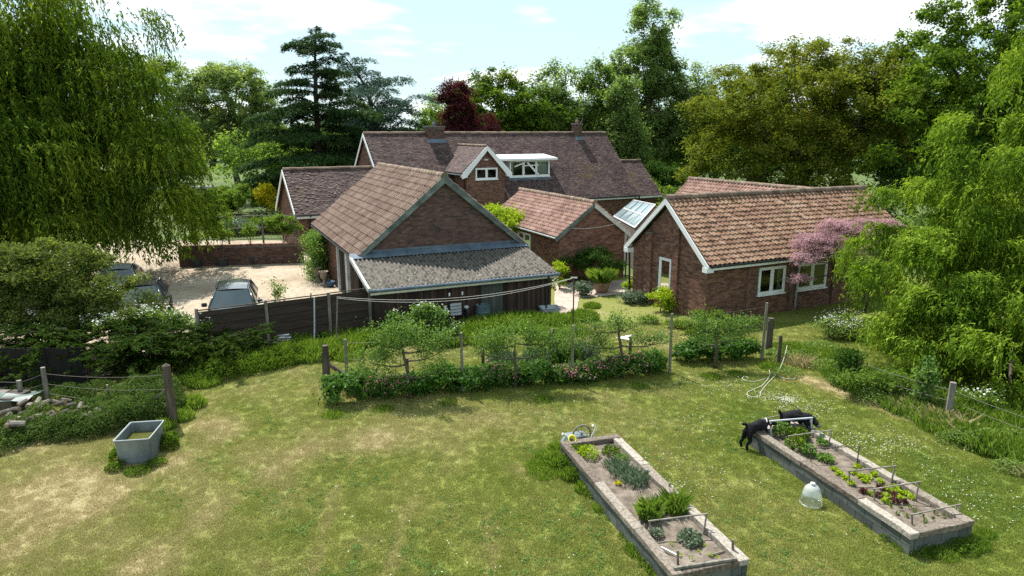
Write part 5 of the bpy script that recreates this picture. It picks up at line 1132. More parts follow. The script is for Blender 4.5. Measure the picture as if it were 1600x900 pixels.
kind(mb.build('wire_netting', WIRE, T_))
for i, (u, v) in enumerate([(312, 416), (353, 415), (396, 412), (447, 406)]):
    p = gp(u, v); p.y -= .25
    q = thing('planter_box', ['square dark planter nearest the willow fringe with a slim tree', 'second dark planter from the left against the yard wall, with a leafy young tree', 'third dark planter against the yard wall, its thin tree bare-stemmed', 'dark planter nearest the house wing, with a broad climber'][i], 'planter', (p.x, p.y, .02), 0, 'planters along the yard wall')
    mb = MB(); mb.box((0, 0, .22), (.42, .42, .44), taper=1.12); mb.build('box', POTD, q, bevel=.01); mb = MB(); mb.box((0, 0, .445), (.42, .42, .03)); mb.build('soil', SOIL, q)
    e = [[(0, 0, 1.3, .3, .3, .5)], [(0, 0, 1.5, .55, .4, .8)], [(0, 0, 1.6, .4, .3, .6)], [(0, 0, 1.7, 1.2, .4, .8)]][i]
    rng = np.random.default_rng(700 + i); C, o_2, var, cc = clump_cloud(boughs(e, 7, rng, .4, .6), 40, [900, 2600, 900, 5000][i], .13, rng); scatter_leaves('foliage', C + np.array([0, 0, .3]), .10, L_MID, q, rng, o_2, .6, .4, .6, False, var, wloc=False)
    mb = MB(); mb.tube([(0, 0, .4), (.04, 0, 1.2), (0, .02, 2.0)], [.022, .018, .008], 6); [mb.tube([(.03, 0, 1.0), tuple(c)], [.01, .004], 4) for c in cc[:8] + np.array([0, 0, .3])]; mb.build('stem', BARK, q)
# climber on the garage corner, urns
rng = np.random.default_rng(710); cl = thing('climbing_shrub', 'climbing shrub with pale leaves on the near side wall of the garage', 'climber', (-10.05, 35.2, 0))
Cc = np.stack([-10.0 + rng.normal(size=9000) * .28, 35.3 + rng.normal(size=9000) * .75, rng.uniform(.05, 2.45, 9000)], 1); Cc[:, 0] -= .25 * np.sin(Cc[:, 2] * 2.2 + Cc[:, 1]) ** 2
scatter_leaves('foliage', Cc, .10, L_APP, cl, rng, None, .5, 0, .6); mb = MB(); [mb.tube([(0, k * .3, 0), (-.1, k * .5, 1.2), (0, k * .9, 2.3)], [.03, .02, .01], 5) for k in (-1, 0, 1)]; mb.build('stem', BARK, cl)
for i, (u, v, lb) in enumerate([(497, 441, 'pale stone urn standing furthest out on the gravel'), (507, 447, 'darker planted stone urn right beside the climber')]):
    p = gp(u, v); q = thing('stone_urn', lb, 'urn', (p.x, p.y, .03))
    mb = MB(); mb.box((0, 0, .05), (.34, .34, .1)); mb.build('plinth', STONE, q, bevel=.01)
    mb = MB(); mb.lathe([(.13, .1), (.08, .16), (.06, .26), (.09, .32), (.17, .40), (.19, .52), (.17, .62), (.22, .70), (.24, .72), (.20, .72), (.18, .66), (.0, .64)], n=18); mb.build('bowl', STONE, q, smooth=True)
p = gp(517, 449); mb = MB(); mb.lathe([(0, 0), (.13, .0), (.19, .12), (.22, .26), (.235, .27), (.20, .27), (.17, .1), (0, .08)], n=16)
b_ = mb.build('glazed_bowl', pm('blue_glaze', [(.05, .09, .16), (.08, .13, .22)], 4, .25), smooth=True); b_.location = (p.x, p.y, .03); tag(b_, 'small blue glazed pot on the gravel by the garage climber', 'pot')

# ================================================================ CARS
def car(name, label, x, y, rz, paint, L=4.5, Wd=1.82, Hh=1.48, estate=True):
    t = thing(name, label, 'car', (x, y, .03), rz)
    # local: nose towards -y
    st = [(-L / 2, .30, .58, .62), (-L / 2 + .12, .22, .74, .82), (-L / 2 + .6, .20, .88, .95), (-L / 2 + 1.15, .20, .97, 1.0), (-.3, .20, 1.0, 1.0), (.8, .20, 1.0, 1.0), (L / 2 - .5, .22, 1.02, .98), (L / 2 - .1, .26, .98, .90), (L / 2, .34, .80, .80)]
    V = []; F = []; k = 14
    for (yy_, zb, zt_, wf) in st:
        hw_ = Wd / 2 * wf; sec = [(-.55, zb), (-.92, zb + .03), (-1.0, zb + .18), (-1.01, zb + (zt_ - zb) * .55), (-.975, zt_ - .10), (-.90, zt_ - .02), (-.5, zt_ + .025), (.5, zt_ + .025), (.90, zt_ - .02), (.975, zt_ - .10), (1.01, zb + (zt_ - zb) * .55), (1.0, zb + .18), (.92, zb + .03), (.55, zb)]
        V += [(a * hw_, yy_, b) for a, b in sec]
    for i in range(len(st) - 1): F += [(i * k + j, i * k + (j + 1) % k, (i + 1) * k + (j + 1) % k, (i + 1) * k + j) for j in range(k)]
    F += [tuple(reversed(range(k))), tuple(range((len(st) - 1) * k, len(st) * k))]
    o = npmesh('body', V, F, paint, t, smooth=True); md = o.modifiers.new('s', 'SUBSURF'); md.levels = md.render_levels = 2
    # greenhouse: stations belt -> roof
    yb0, yb1 = -L / 2 + 1.08, L / 2 - .18; yr0, yr1 = -L / 2 + 1.95, L / 2 - .75 if estate else L / 2 - 1.2; wb, wr = Wd / 2 * .90, Wd / 2 * .66; zb = .93; zr = Hh - .05
    def pt(yf, side, top): return (side * (wr if top else wb), yf, zr if top else zb)
    # glass panels, slightly bowed
    def panel(nm, q, nx_=8, nz_=4, bow=.06, ax=(0, -1, 0), mat=CGLS):
        P = [];
        for j in range(nz_ + 1):
            for i in range(nx_ + 1):
                a, b = i / nx_, j / nz_; p0 = Vector(q[0]).lerp(Vector(q[1]), a); p1 = Vector(q[3]).lerp(Vector(q[2]), a); p_ = p0.lerp(p1, b) + Vector(ax) * bow * 4 * a * (1 - a); P.append(p_)
        Fq = [(j * (nx_ + 1) + i, j * (nx_ + 1) + i + 1, (j + 1) * (nx_ + 1) + i + 1, (j + 1) * (nx_ + 1) + i) for j in range(nz_) for i in range(nx_)]
        return npmesh(nm, P, Fq, mat, t, smooth=True)
    panel('windscreen', [pt(yb0, -1, 0), pt(yb0, 1, 0), pt(yr0, 1, 1), pt(yr0, -1, 1)], bow=.14)
    panel('rear_window', [pt(yb1, -1, 0), pt(yb1, 1, 0), pt(yr1, 1, 1), pt(yr1, -1, 1)], bow=.08, ax=(0, 1, 0))
    ym = (yb0 + yb1) / 2 + .1; yrm = (yr0 + yr1) / 2
    for s_ in (-1, 1):
        for a, b, c_, d_ in ((yb0 + .28, ym - .04, yrm - .04, yr0 + .06), (ym + .04, yb1 - .15, yr1 - .05, yrm + .04)):
            panel('side_window', [(s_ * wb * 1.005, a, zb), (s_ * wb * 1.005, b, zb), (s_ * wr * 1.01, c_, zr - .03), (s_ * wr * 1.01, d_, zr - .03)], bow=.03, ax=(s_, 0, 0))
        mb = MB(); mb.tube([(s_ * wb, yb0 + .02, zb - .02), (s_ * (wb + wr) / 2 * 1.01, (yb0 + yr0) / 2, (zb + zr) / 2 + .02), (s_ * wr, yr0, zr)], [.05, .04, .04], 6); mb.build('pillar', paint, t, smooth=True)
        mb = MB(); mb.tube([(s_ * wb, yb1, zb - .02), (s_ * wr, yr1, zr)], [.07, .05], 6); mb.build('pillar', paint, t, smooth=True)
        mb = MB(); mb.tube([(s_ * wb * 1.0, ym, zb - .02), (s_ * wr * 1.0, yrm, zr)], [.035, .03], 6); mb.build('pillar', BLKP, t, smooth=True)
        mb = MB(); mb.tube([(s_ * wr * .96, yr0 + .2, zr + .03), (s_ * wr * .97, yr0 + .3, zr + .075), (s_ * wr * .97, yr1 - .3, zr + .075), (s_ * wr * .96, yr1 - .2, zr + .03)], .018, 6); mb.build('roof_rail', BLKP, t, smooth=True)
        mb = MB(); mb.box((s_ * (Wd / 2 + .09), yb0 + .42, 1.0), (.20, .12, .15)); mm = mb.build('mirror', paint, t, bevel=.03)
        mb = MB(); mb.box((s_ * Wd * .37, -L / 2 + .16, .66), (.36, .22, .16)); h_ = mb.build('headlight', LAMP, t, bevel=.03)
        mb = MB(); mb.box((s_ * Wd * .42, L / 2 - .08, .85), (.20, .14, .25)); mb.build('tail_light', LAMPR, t, bevel=.03)
        for yw_ in (-L / 2 + .85, L / 2 - .85):
            mb = MB(); prof = [(.20, -.10), (.30, -.11), (.33, -.08), (.33, .08), (.30, .11), (.20, .10)]
            P = [(s_ * Wd * .455 + z_, yw_ + r_ * math.cos(2 * math.pi * j / 20), .33 + r_ * math.sin(2 * math.pi * j / 20)) for r_, z_ in prof for j in range(20)]
            w_ = MB().add(P, [(i * 20 + j, i * 20 + (j + 1) % 20, (i + 1) * 20 + (j + 1) % 20, (i + 1) * 20 + j) for i in range(5) for j in range(20)]).build('wheel', BLKP, t, smooth=True)
            mb = MB(); mb.tube([(s_ * Wd * .455 - .09, yw_, .33), (s_ * Wd * .455 + .09, yw_, .33)], .20, 16); mb.build('rim', CHRM, w_)
    P = []; n1 = 8
    for j in range(7):
        for i in range(n1 + 1):
            a = i / n1 * 2 - 1; b = j / 6; yy_ = yr0 + (yr1 - yr0) * b; P.append((a * (wr + .02), yy_ - (.10 * (1 - a * a) * (1 - b)) + .06 * (1 - a * a) * b, zr + .055 * (1 - a * a) + .03 * math.sin(math.pi * b)))
    npmesh('roof', P, [(j * (n1 + 1) + i, j * (n1 + 1) + i + 1, (j + 1) * (n1 + 1) + i + 1, (j + 1) * (n1 + 1) + i) for j in range(6) for i in range(n1)], paint, t, smooth=True)
    mb = MB(); mb.tube([(0, yr1 - .15, zr + .06), (0, yr1 + .02, zr + .28)], .008, 5); mb.build('aerial', BLKP, t)
    for s_ in (-.45, .25): mb = MB(); mb.beam((s_, yb0 - .01, zb + .03), (s_ + .5, yb0 + .10, zb + .09), .02, .02); mb.build('wiper', BLKP, t)
    mb = MB(); mb.box((0, -L / 2 + .03, .5), (Wd * .55, .08, .2)); mb.build('grille', BLKP, t, bevel=.02)
    mb = MB(); mb.box((0, -L / 2 + 1.35, zb - .12), (Wd * .7, .35, .18)); mb.build('dashboard', BLKP, t)
    return t
car('parked_car', 'dark blue estate car parked nose-on behind the board fence, nearest the garage', -11.05, 26.3, R(19), CARG)
car('parked_car', 'dark car half hidden by the white-blossomed shrub, left of the blue estate', -15.0, 26.9, R(22), pm('black_paint', [(.02, .022, .025), (.03, .033, .038)], 2, .25, metal=.4, coat=1), estate=False)
car('parked_car', 'silver car furthest left, mostly hidden behind the big light green shrub', -17.8, 30.2, R(24), CARS, estate=False)

# ---------------------------------------------------------------- living figures (skin + subdivision)
def skinned(name, verts, edges, mat, parent, root=0, sub=2, disp=0.0, sc=.03):
    me = bpy.data.meshes.new(name); me.from_pydata([v[:3] for v in verts], edges, []); me.update(); me.materials.append(mat)
    o = bpy.data.objects.new(name, me); COL.objects.link(o); o.parent = parent
    md = o.modifiers.new('skin', 'SKIN'); md.use_smooth_shade = True
    for i, v in enumerate(verts):
        r = v[3]; sv = me.skin_vertices[0].data[i]; sv.radius = (r if not isinstance(r, tuple) else r[0], r if not isinstance(r, tuple) else r[1]); sv.use_root = (i == root)
    s_ = o.modifiers.new('sub', 'SUBSURF'); s_.levels = s_.render_levels = sub
    if disp:
        tx = bpy.data.textures.new(name + '_curl', 'CLOUDS'); tx.noise_scale = sc
        d = o.modifiers.new('curl', 'DISPLACE'); d.texture = tx; d.strength = disp; d.mid_level = .45; d.texture_coords = 'GLOBAL'
    return o
pp = gp(218.5, 447, 1.0); P_ = thing('person', 'person with dark hair in a white top standing between the parked cars', 'person', (pp.x, pp.y + .1, .03), R(20))
skinned('body', [(0, 0, .95, (.15, .11)), (0, 0, 1.2, (.14, .10)), (0, 0, 1.42, (.17, .10)), (0, 0, 1.50, .06), (0, -.01, 1.60, .065), (0, -.02, 1.68, .095), (0, 0, 1.76, .075),
                 (.18, 0, 1.42, .06), (.24, .02, 1.15, .045), (.22, -.14, .95, .035), (.21, -.22, .92, .03), (-.18, 0, 1.42, .06), (-.24, .02, 1.15, .045), (-.22, -.14, .95, .035), (-.21, -.22, .92, .03),
                 (.09, 0, .85, .09), (.10, .0, .48, .06), (.10, .02, .08, .045), (.10, -.12, .04, .035), (-.09, 0, .85, .09), (-.10, 0, .48, .06), (-.10, .02, .08, .045), (-.10, -.12, .04, .035)],
        [(0, 1), (1, 2), (2, 3), (3, 4), (4, 5), (5, 6), (2, 7), (7, 8), (8, 9), (9, 10), (2, 11), (11, 12), (12, 13), (13, 14), (0, 15), (15, 16), (16, 17), (17, 18), (0, 19), (19, 20), (20, 21), (21, 22)], SKIN, P_)
skinned('shirt', [(0, 0, .93, (.18, .135)), (0, 0, 1.2, (.165, .12)), (0, 0, 1.42, (.19, .115)), (.19, 0, 1.42, .075), (.245, .02, 1.2, .062), (-.19, 0, 1.42, .075), (-.245, .02, 1.2, .062)], [(0, 1), (1, 2), (2, 3), (3, 4), (2, 5), (5, 6)], SHIRT, P_)
skinned('trousers', [(0, 0, .95, (.17, .13)), (.09, 0, .82, .105), (.10, 0, .48, .075), (.10, .02, .12, .062), (-.09, 0, .82, .105), (-.10, 0, .48, .075), (-.10, .02, .12, .062)], [(0, 1), (1, 2), (2, 3), (0, 4), (4, 5), (5, 6)], TROU, P_)
skinned('hair', [(0, .02, 1.66, .10), (0, .015, 1.74, .105), (0, .05, 1.58, .07)], [(0, 1), (0, 2)], HAIR, P_)

# ================================================================ FENCES
def post(parent, p, h, r=.05, mat=None, sq=False, lean=(0, 0), name='post', n=8):
    mb = MB(); p = Vector(p)
    if sq: mb.beam(p + Vector((0, 0, -.05)), p + Vector((lean[0], lean[1], h)), r * 2, r * 2, up=(0, 1, 0))
    else: mb.tube([p + Vector((0, 0, -.05)), p + Vector((lean[0] * .5, lean[1] * .5, h * .5)), p + Vector((lean[0], lean[1], h))], [r * 1.08, r, r * .93], n)
    return mb.build(name, mat or POSTG, parent)
def wire(parent, a, b, sag=.02, r=.006, mat=None, name='wire', k=6):
    a, b = Vector(a), Vector(b); mb = MB(); mb.tube([a.lerp(b, i / k) + Vector((0, 0, -sag * 4 * (i / k) * (1 - i / k))) for i in range(k + 1)], r, 4, cap=False); return mb.build(name, mat or WIRE, parent)
f0, f1 = Vector((-10.4, 21.76, 0)), Vector((-5.3, 24.92, 0)); fd = (f1 - f0); FLn = fd.length
Fn = thing('board_fence', 'dark fence of horizontal boards between the yard and the lawn, meeting the lean-to', 'fence', f0, math.atan2(fd.y, fd.x))
ps = [0, 2.2, 4.4, FLn - .06]
for i in range(3):
    for j in range(11):
        mb = MB(); mb.box(((ps[i] + ps[i + 1]) / 2, .02 * (j % 2), .12 + j * .148 + .02 * i), (ps[i + 1] - ps[i] - .1, .018, .155), M=Matrix.Rotation(R(-9), 3, 'X')); mb.build('board', FENCE, Fn)
    mb = MB(); mb.box(((ps[i] + ps[i + 1]) / 2, 0.01, 1.735 + .02 * i), (ps[i + 1] - ps[i] - .1, .06, .03)); mb.build('capping', FENCE, Fn)
for x in ps: mb = MB(); mb.box((x, 0, .89), (.10, .10, 1.82)); mb.build('fence_post', POSTG, Fn, bevel=.008)
Fl = thing('dark_boarded_fence', 'almost black vertical board fence in shade at the left edge', 'fence', (-20.3, 19.2, 0), R(1))
for i in range(22): mb = MB(); mb.box((.17 + i * .34, .015 * (i % 2), .62 + .01 * math.sin(i * 3)), (.325, .025, 1.24)); mb.build('board', BLKB, Fl)
for z in (.3, 1.0): mb = MB(); mb.box((3.75, .05, z), (7.5, .05, .08)); mb.build('rail', BLKB, Fl)
# left wire fence with stout corner post
cpb = gp(271, 662); Wf = thing('post_and_wire_fence', 'slack wire fence running left from the stout corner post above the brambles', 'fence', (cpb.x, cpb.y, 0))
mb = MB(); mb.tube([(0, 0, -.1), (-.02, .02, .8), (-.03, .03, 1.52), (-.03, .03, 1.60), (-.03, .03, 1.66)], [.125, .115, .105, .10, .02], 9); mb.build('corner_post', POSTD, Wf)
mb = MB(); mb.beam((-.05, .0, 1.0), (-.75, .35, .45), .035, .035); mb.build('brace', POSTG, Wf)
q1 = gp(76, 632) - Vector((cpb.x, cpb.y, 0)); q2 = gp(36, 634) - Vector((cpb.x, cpb.y, 0)); q3 = Vector((q2.x - 3, q2.y - .1, 0))
post(Wf, q1, 1.1, .065, POSTG); post(Wf, q2, .75, .07, POSTG); post(Wf, q3, .9, .06, POSTG); post(Wf, q1.lerp(Vector((0, 0, 0)), .5) + Vector((0, .1, 0)), .8, .035, POSTG)
for h_, g_ in ((1.35, .92), (.95, .62), (.55, .35)): wire(Wf, (-.05, .05, h_), q1 + Vector((0, 0, g_)), .10); wire(Wf, q1 + Vector((0, 0, g_)), q2 + Vector((0, 0, g_ * .75)), .02); wire(Wf, q2 + Vector((0, 0, g_ * .75)), q3 + Vector((0, 0, g_)), .03)
# espalier frame
EB = [gp(543, 612), gp(723, 612), gp(893, 598), gp(1046, 583), gp(1190, 562)]; ETv = [530, 520, 508, 490, 473]
Ef = thing('espalier_fence', 'row of five thin grey posts with wires supporting the trained apple trees', 'fence', (EB[0].x, EB[0].y, 0))
eh = []
for i, (b, tv, u) in enumerate(zip(EB, ETv, (543, 723, 893, 1043, 1187))):
    h_ = gy(u, tv, b.y).z; eh.append(h_); post(Ef, b - EB[0], h_, .045, POSTG, lean=(.02 * (-1) ** i, 0))
for i in range(4):
    for f in (.35, .62, .93): wire(Ef, EB[i] - EB[0] + Vector((0, -.03, eh[i] * f)), EB[i + 1] - EB[0] + Vector((0, -.03, eh[i + 1] * f)), .02, .0045)
# gate post with brace, and short stakes
gb = gp(512, 603); Gp = thing('gate_post', 'thick dark post with a slanting brace at the left end of the border', 'post', (gb.x, gb.y, 0))
post(Gp, (0, 0, 0), 1.28, .10, POSTD); post(Gp, (-.16, .35, 0), .95, .07, POSTD, name='stub_post'); mb = MB(); mb.beam((.05, -.02, .72), (1.05, -.25, .12), .07, .11); mb.build('brace', POSTD, Gp)
for i, (u, vb, vt, r_, lb) in enumerate([(637, 598, 560, .055, 'short dark stake left of the middle, beside the first apple trunk'), (755, 582, 545, .055, 'short dark stake just right of the second espalier post'), (984, 562, 526, .055, 'short dark stake beside the third apple trunk, right of the bare patch'),
                                         (862, 572, 513, .085, 'thick old post among the grey lavender clumps'), (1200, 553, 497, .11, 'thick rough post stump right of the last espalier post')]):
    b = gp(u, vb); h_ = gy(u, vt, b.y).z; s_ = post(None, (0, 0, 0), h_, r_, POSTD, name='wooden_stake' if r_ < .08 else 'wooden_post'); s_.location = b; tag(s_, lb, 'stake' if r_ < .08 else 'post')
# right fence
r0, r1 = gp(1322, 604), gp(1480, 660); r2 = Vector((13.4, 12.9, 0)); Rf = thing('post_and_wire_fence', 'sagging wire fence under the right willow with one grey post and an ivy-covered post', 'fence', (r1.x, r1.y, 0))
post(Rf, (0, 0, 0), 1.12, .085, POSTG); post(Rf, r0 - r1, 1.0, .09, POSTD); post(Rf, r2 - r1, 1.1, .08, POSTG); post(Rf, gp(1216, 570) - r1, 1.0, .06, POSTD)
for h_ in (.9, .6, .3):
    wire(Rf, (0, 0, h_), r0 - r1 + Vector((0, 0, h_)), .06); wire(Rf, (0, 0, h_), r2 - r1 + Vector((0, 0, h_)), .08)
mb = MB()
for i in range(26):
    a = (r0 - r1).lerp(Vector((0, 0, 0)), i / 26); mb.tube([a + Vector((0, 0, .1)), a + Vector((0, 0, .85))], .004, 3, cap=False)
kind(mb.build('wire_mesh', WIRE, Rf))
rng = np.random.default_rng(720); iv = thing('ivy', 'dark ivy smothering the fence post by the weeping willow', 'climber', (r0.x, r0.y, 0))
Cc = np.array([r0.x, r0.y, 0]) + np.stack([rng.normal(size=4200) * .19, rng.normal(size=4200) * .19, rng.uniform(.0, 1.15, 4200)], 1); scatter_leaves('foliage', Cc, .07, L_DARK, iv, rng, None, .5, 0, .8)

# clothes line
lb_, rb_ = gp(525, 548), gp(895, 524); lt = gy(527, 464, lb_.y); rt = gy(893, 434, rb_.y)
cln = thing('clothes_line', 'double clothes line sagging between a grey and a rusty pole by the lean-to', 'clothes line', (rb_.x, rb_.y, 0))
mb = MB(); mb.tube([(0, 0, -.05), (0, 0, rt.z)], .025, 7); mb.build('rusty_pole', RUST, cln); mb = MB(); mb.beam((-.12, 0, rt.z), (.12, 0, rt.z), .03, .05); mb.build('cross_bar', OFFW, cln)
mb = MB(); mb.tube([lb_ - rb_ + Vector((0, 0, -.05)), lt - rb_], .025, 7); mb.build('grey_pole', POSTG, cln)
for dz_, s_ in ((0, .38), (.06, .44)):
    a = rt - rb_ + Vector((0, dz_, -.02)); a.z = rt.z - .02 - dz_ * .5; b = lt - rb_; b = Vector((b.x, b.y + dz_, lt.z - dz_)); wire(cln, a, b, s_, .0055, ROPE, 'line', 14)
# leaning canes and poles by the fence
for i, (ub, vb, ut, vt, r_, m_, lb) in enumerate([(474, 532, 481, 466, .022, POSTG, 'leftmost leaning wooden pole against the board fence'), (480, 530, 486, 458, .026, POSTG, 'second leaning wooden pole, tallest of the bunch'), (491, 545, 491, 464, .028, PLG, 'pale plastic pole standing rightmost of the bunch by the fence'), (487, 524, 487, 466, .02, POSTD, 'thin dark pole tucked between the leaning poles')]):
    a = gp(ub, vb); b = gy(ut, vt, a.y + .25); mb = MB(); mb.tube([(0, 0, 0), (b - a) * .5 + Vector((.01, 0, 0)), b - a], r_, 7); o = mb.build('leaning_pole', m_); o.location = a; tag(o, lb, 'pole', 'poles leaning by the board fence')
for i, (u, vb, vt, lb) in enumerate([(388, 548, 514, 'short pale stake left of the grey fence post, behind the juniper tip'), (399, 547, 507, 'brownish stake close beside the grey fence post')]):
    b = gp(u, vb); o = post(None, (0, 0, 0), gy(u, vt, b.y).z, .05, POSTG, name='wooden_stake'); o.location = b; tag(o, lb, 'stake')
b = gp(404, 548); o = post(None, (0, 0, 0), gy(404, 474, b.y).z, .055, POSTG, sq=True, name='square_post'); o.location = b; tag(o, 'tall square grey post in front of the board fence', 'post')
p = gp(415, 548); jn = thing('plank_stack', 'few pale planks stacked beside the grey post', 'timber', (p.x, p.y, 0))
for i in range(4): mb = MB(); mb.box((.3, .1 * i, .30 + .06 * i), (1.5 - .2 * i, .14, .03), rz=.1 * i - .15); mb.build('plank', PLG if i > 1 else POSTG, jn)
for x in (-.2, .8): mb = MB(); mb.box((x, .15, .14), (.12, .5, .28)); mb.build('bearer', POSTD, jn)
p = gp(374, 556); mb = MB(); mb.tube([(0, 0, 0), (-.55, .35, .55)], .04, 7); o = mb.build('green_pipe', pm('green_pipe', [(.10, .28, .22), (.16, .38, .30)], 3, .4)); o.location = p; tag(o, 'short green plastic pipe leaning in the juniper', 'pipe')

# ================================================================ LEAN-TO FRONT: cart, barrel, tub, pot
p = gp(711, 520); ct = thing('garden_cart', 'upended garden cart with two dark wheels and grey slatted bed against the lean-to', 'cart', (p.x, p.y + .5, 0), R(22))
for s_ in (-1, 1):
    mb = MB(); mb.tube([(s_ * .42 - .03, .0, .62), (s_ * .42 + .03, 0, .62)], .24, 18); w_ = mb.build('wheel', BLKP, ct); mb = MB(); mb.lathe([(0, -.05), (.09, -.05), (.10, 0), (.07, .05), (0, .06)], n=12); hb = mb.build('hub', PLG, w_, smooth=True); hb.location = (s_ * .42, -.05, .86)
    mb = MB(); mb.tube([(s_ * .27, .05, .05), (s_ * .26, 0, .9), (s_ * .26, -.06, 1.38)], .02, 6); mb.build('handle', BLKP, ct); mb = MB(); mb.tube([(s_ * .26, -.06, 1.36), (s_ * .26, -.08, 1.48)], .03, 6); mb.build('grip', WHTP, ct)
for i in range(4): mb = MB(); mb.box((0, -.03, .62 + i * .125), (.44, .03, .10)); mb.build('slat', PLG, ct)
mb = MB(); mb.tube([(-.45, 0, .62), (.45, 0, .62)], .02, 6); mb.build('axle', BLKP, ct)
p = gp(754, 512); q = thing('water_barrel', 'dull blue-green barrel standing in the shade of the lean-to', 'barrel', (p.x, p.y + .45, 0)); mb = MB(); mb.lathe([(0, 0), (.26, 0), (.29, .25), (.30, .45), (.28, .8), (.29, .82), (.27, .82), (.25, .7), (0, .68)], n=20); mb.build('drum', BLUB, q, smooth=True)
for z in (.25, .55): mb = MB(); mb.lathe([(.295, z - .02), (.315, z), (.295, z + .02)], n=20); mb.build('hoop', BLUB, q, smooth=True)
p = gp(859, 497); q = thing('galvanised_tub', 'pale grey tub with white flowers behind it at the right end of the lean-to', 'tub', (p.x, p.y + .2, 0), R(15)); mb = MB()
for z0_, z1_, w0, w1 in ((0, .42, .62, .78),): mb.add([(-w0 / 2, -.2, 0), (w0 / 2, -.2, 0), (w0 / 2, .2, 0), (-w0 / 2, .2, 0), (-w1 / 2, -.26, .42), (w1 / 2, -.26, .42), (w1 / 2, .26, .42), (-w1 / 2, .26, .42), (-w1 / 2 + .04, -.22, .42), (w1 / 2 - .04, -.22, .42), (w1 / 2 - .04, .22, .42), (-w1 / 2 + .04, .22, .42), (-w0 / 2, -.18, .2), (w0 / 2, -.18, .2), (w0 / 2, .18, .2), (-w0 / 2, .18, .2)],
                                              [(0, 1, 5, 4), (1, 2, 6, 5), (2, 3, 7, 6), (3, 0, 4, 7), (4, 5, 9, 8), (5, 6, 10, 9), (6, 7, 11, 10), (7, 4, 8, 11), (8, 9, 13, 12), (9, 10, 14, 13), (10, 11, 15, 14), (11, 8, 12, 15), (12, 13, 14, 15)])
mb.build('body', PLG, q); mb = MB(); mb.tube([(-.39, -.27, .42), (.39, -.27, .42), (.39, .27, .42), (-.39, .27, .42), (-.39, -.27, .42)], .02, 6, cap=False); mb.build('rim', PLG, q)
p = gp(940, 457); q = thing('potted_grass', 'big round terracotta pot with a bushy ornamental grass on the patio', 'potted plant', (p.x, p.y, 0)); mb = MB(); mb.lathe([(0, 0), (.26, 0), (.34, .2), (.38, .42), (.40, .46), (.40, .52), (.36, .52), (.34, .46), (0, .44)], n=22); mb.build('pot', TERR, q, smooth=True)
grass_patch('grass', '', [(0, 0, .33, .72)], .7, 2600, L_GRS, 730, wd=.014, parent=q, lean=.55).location = (0, 0, .42)

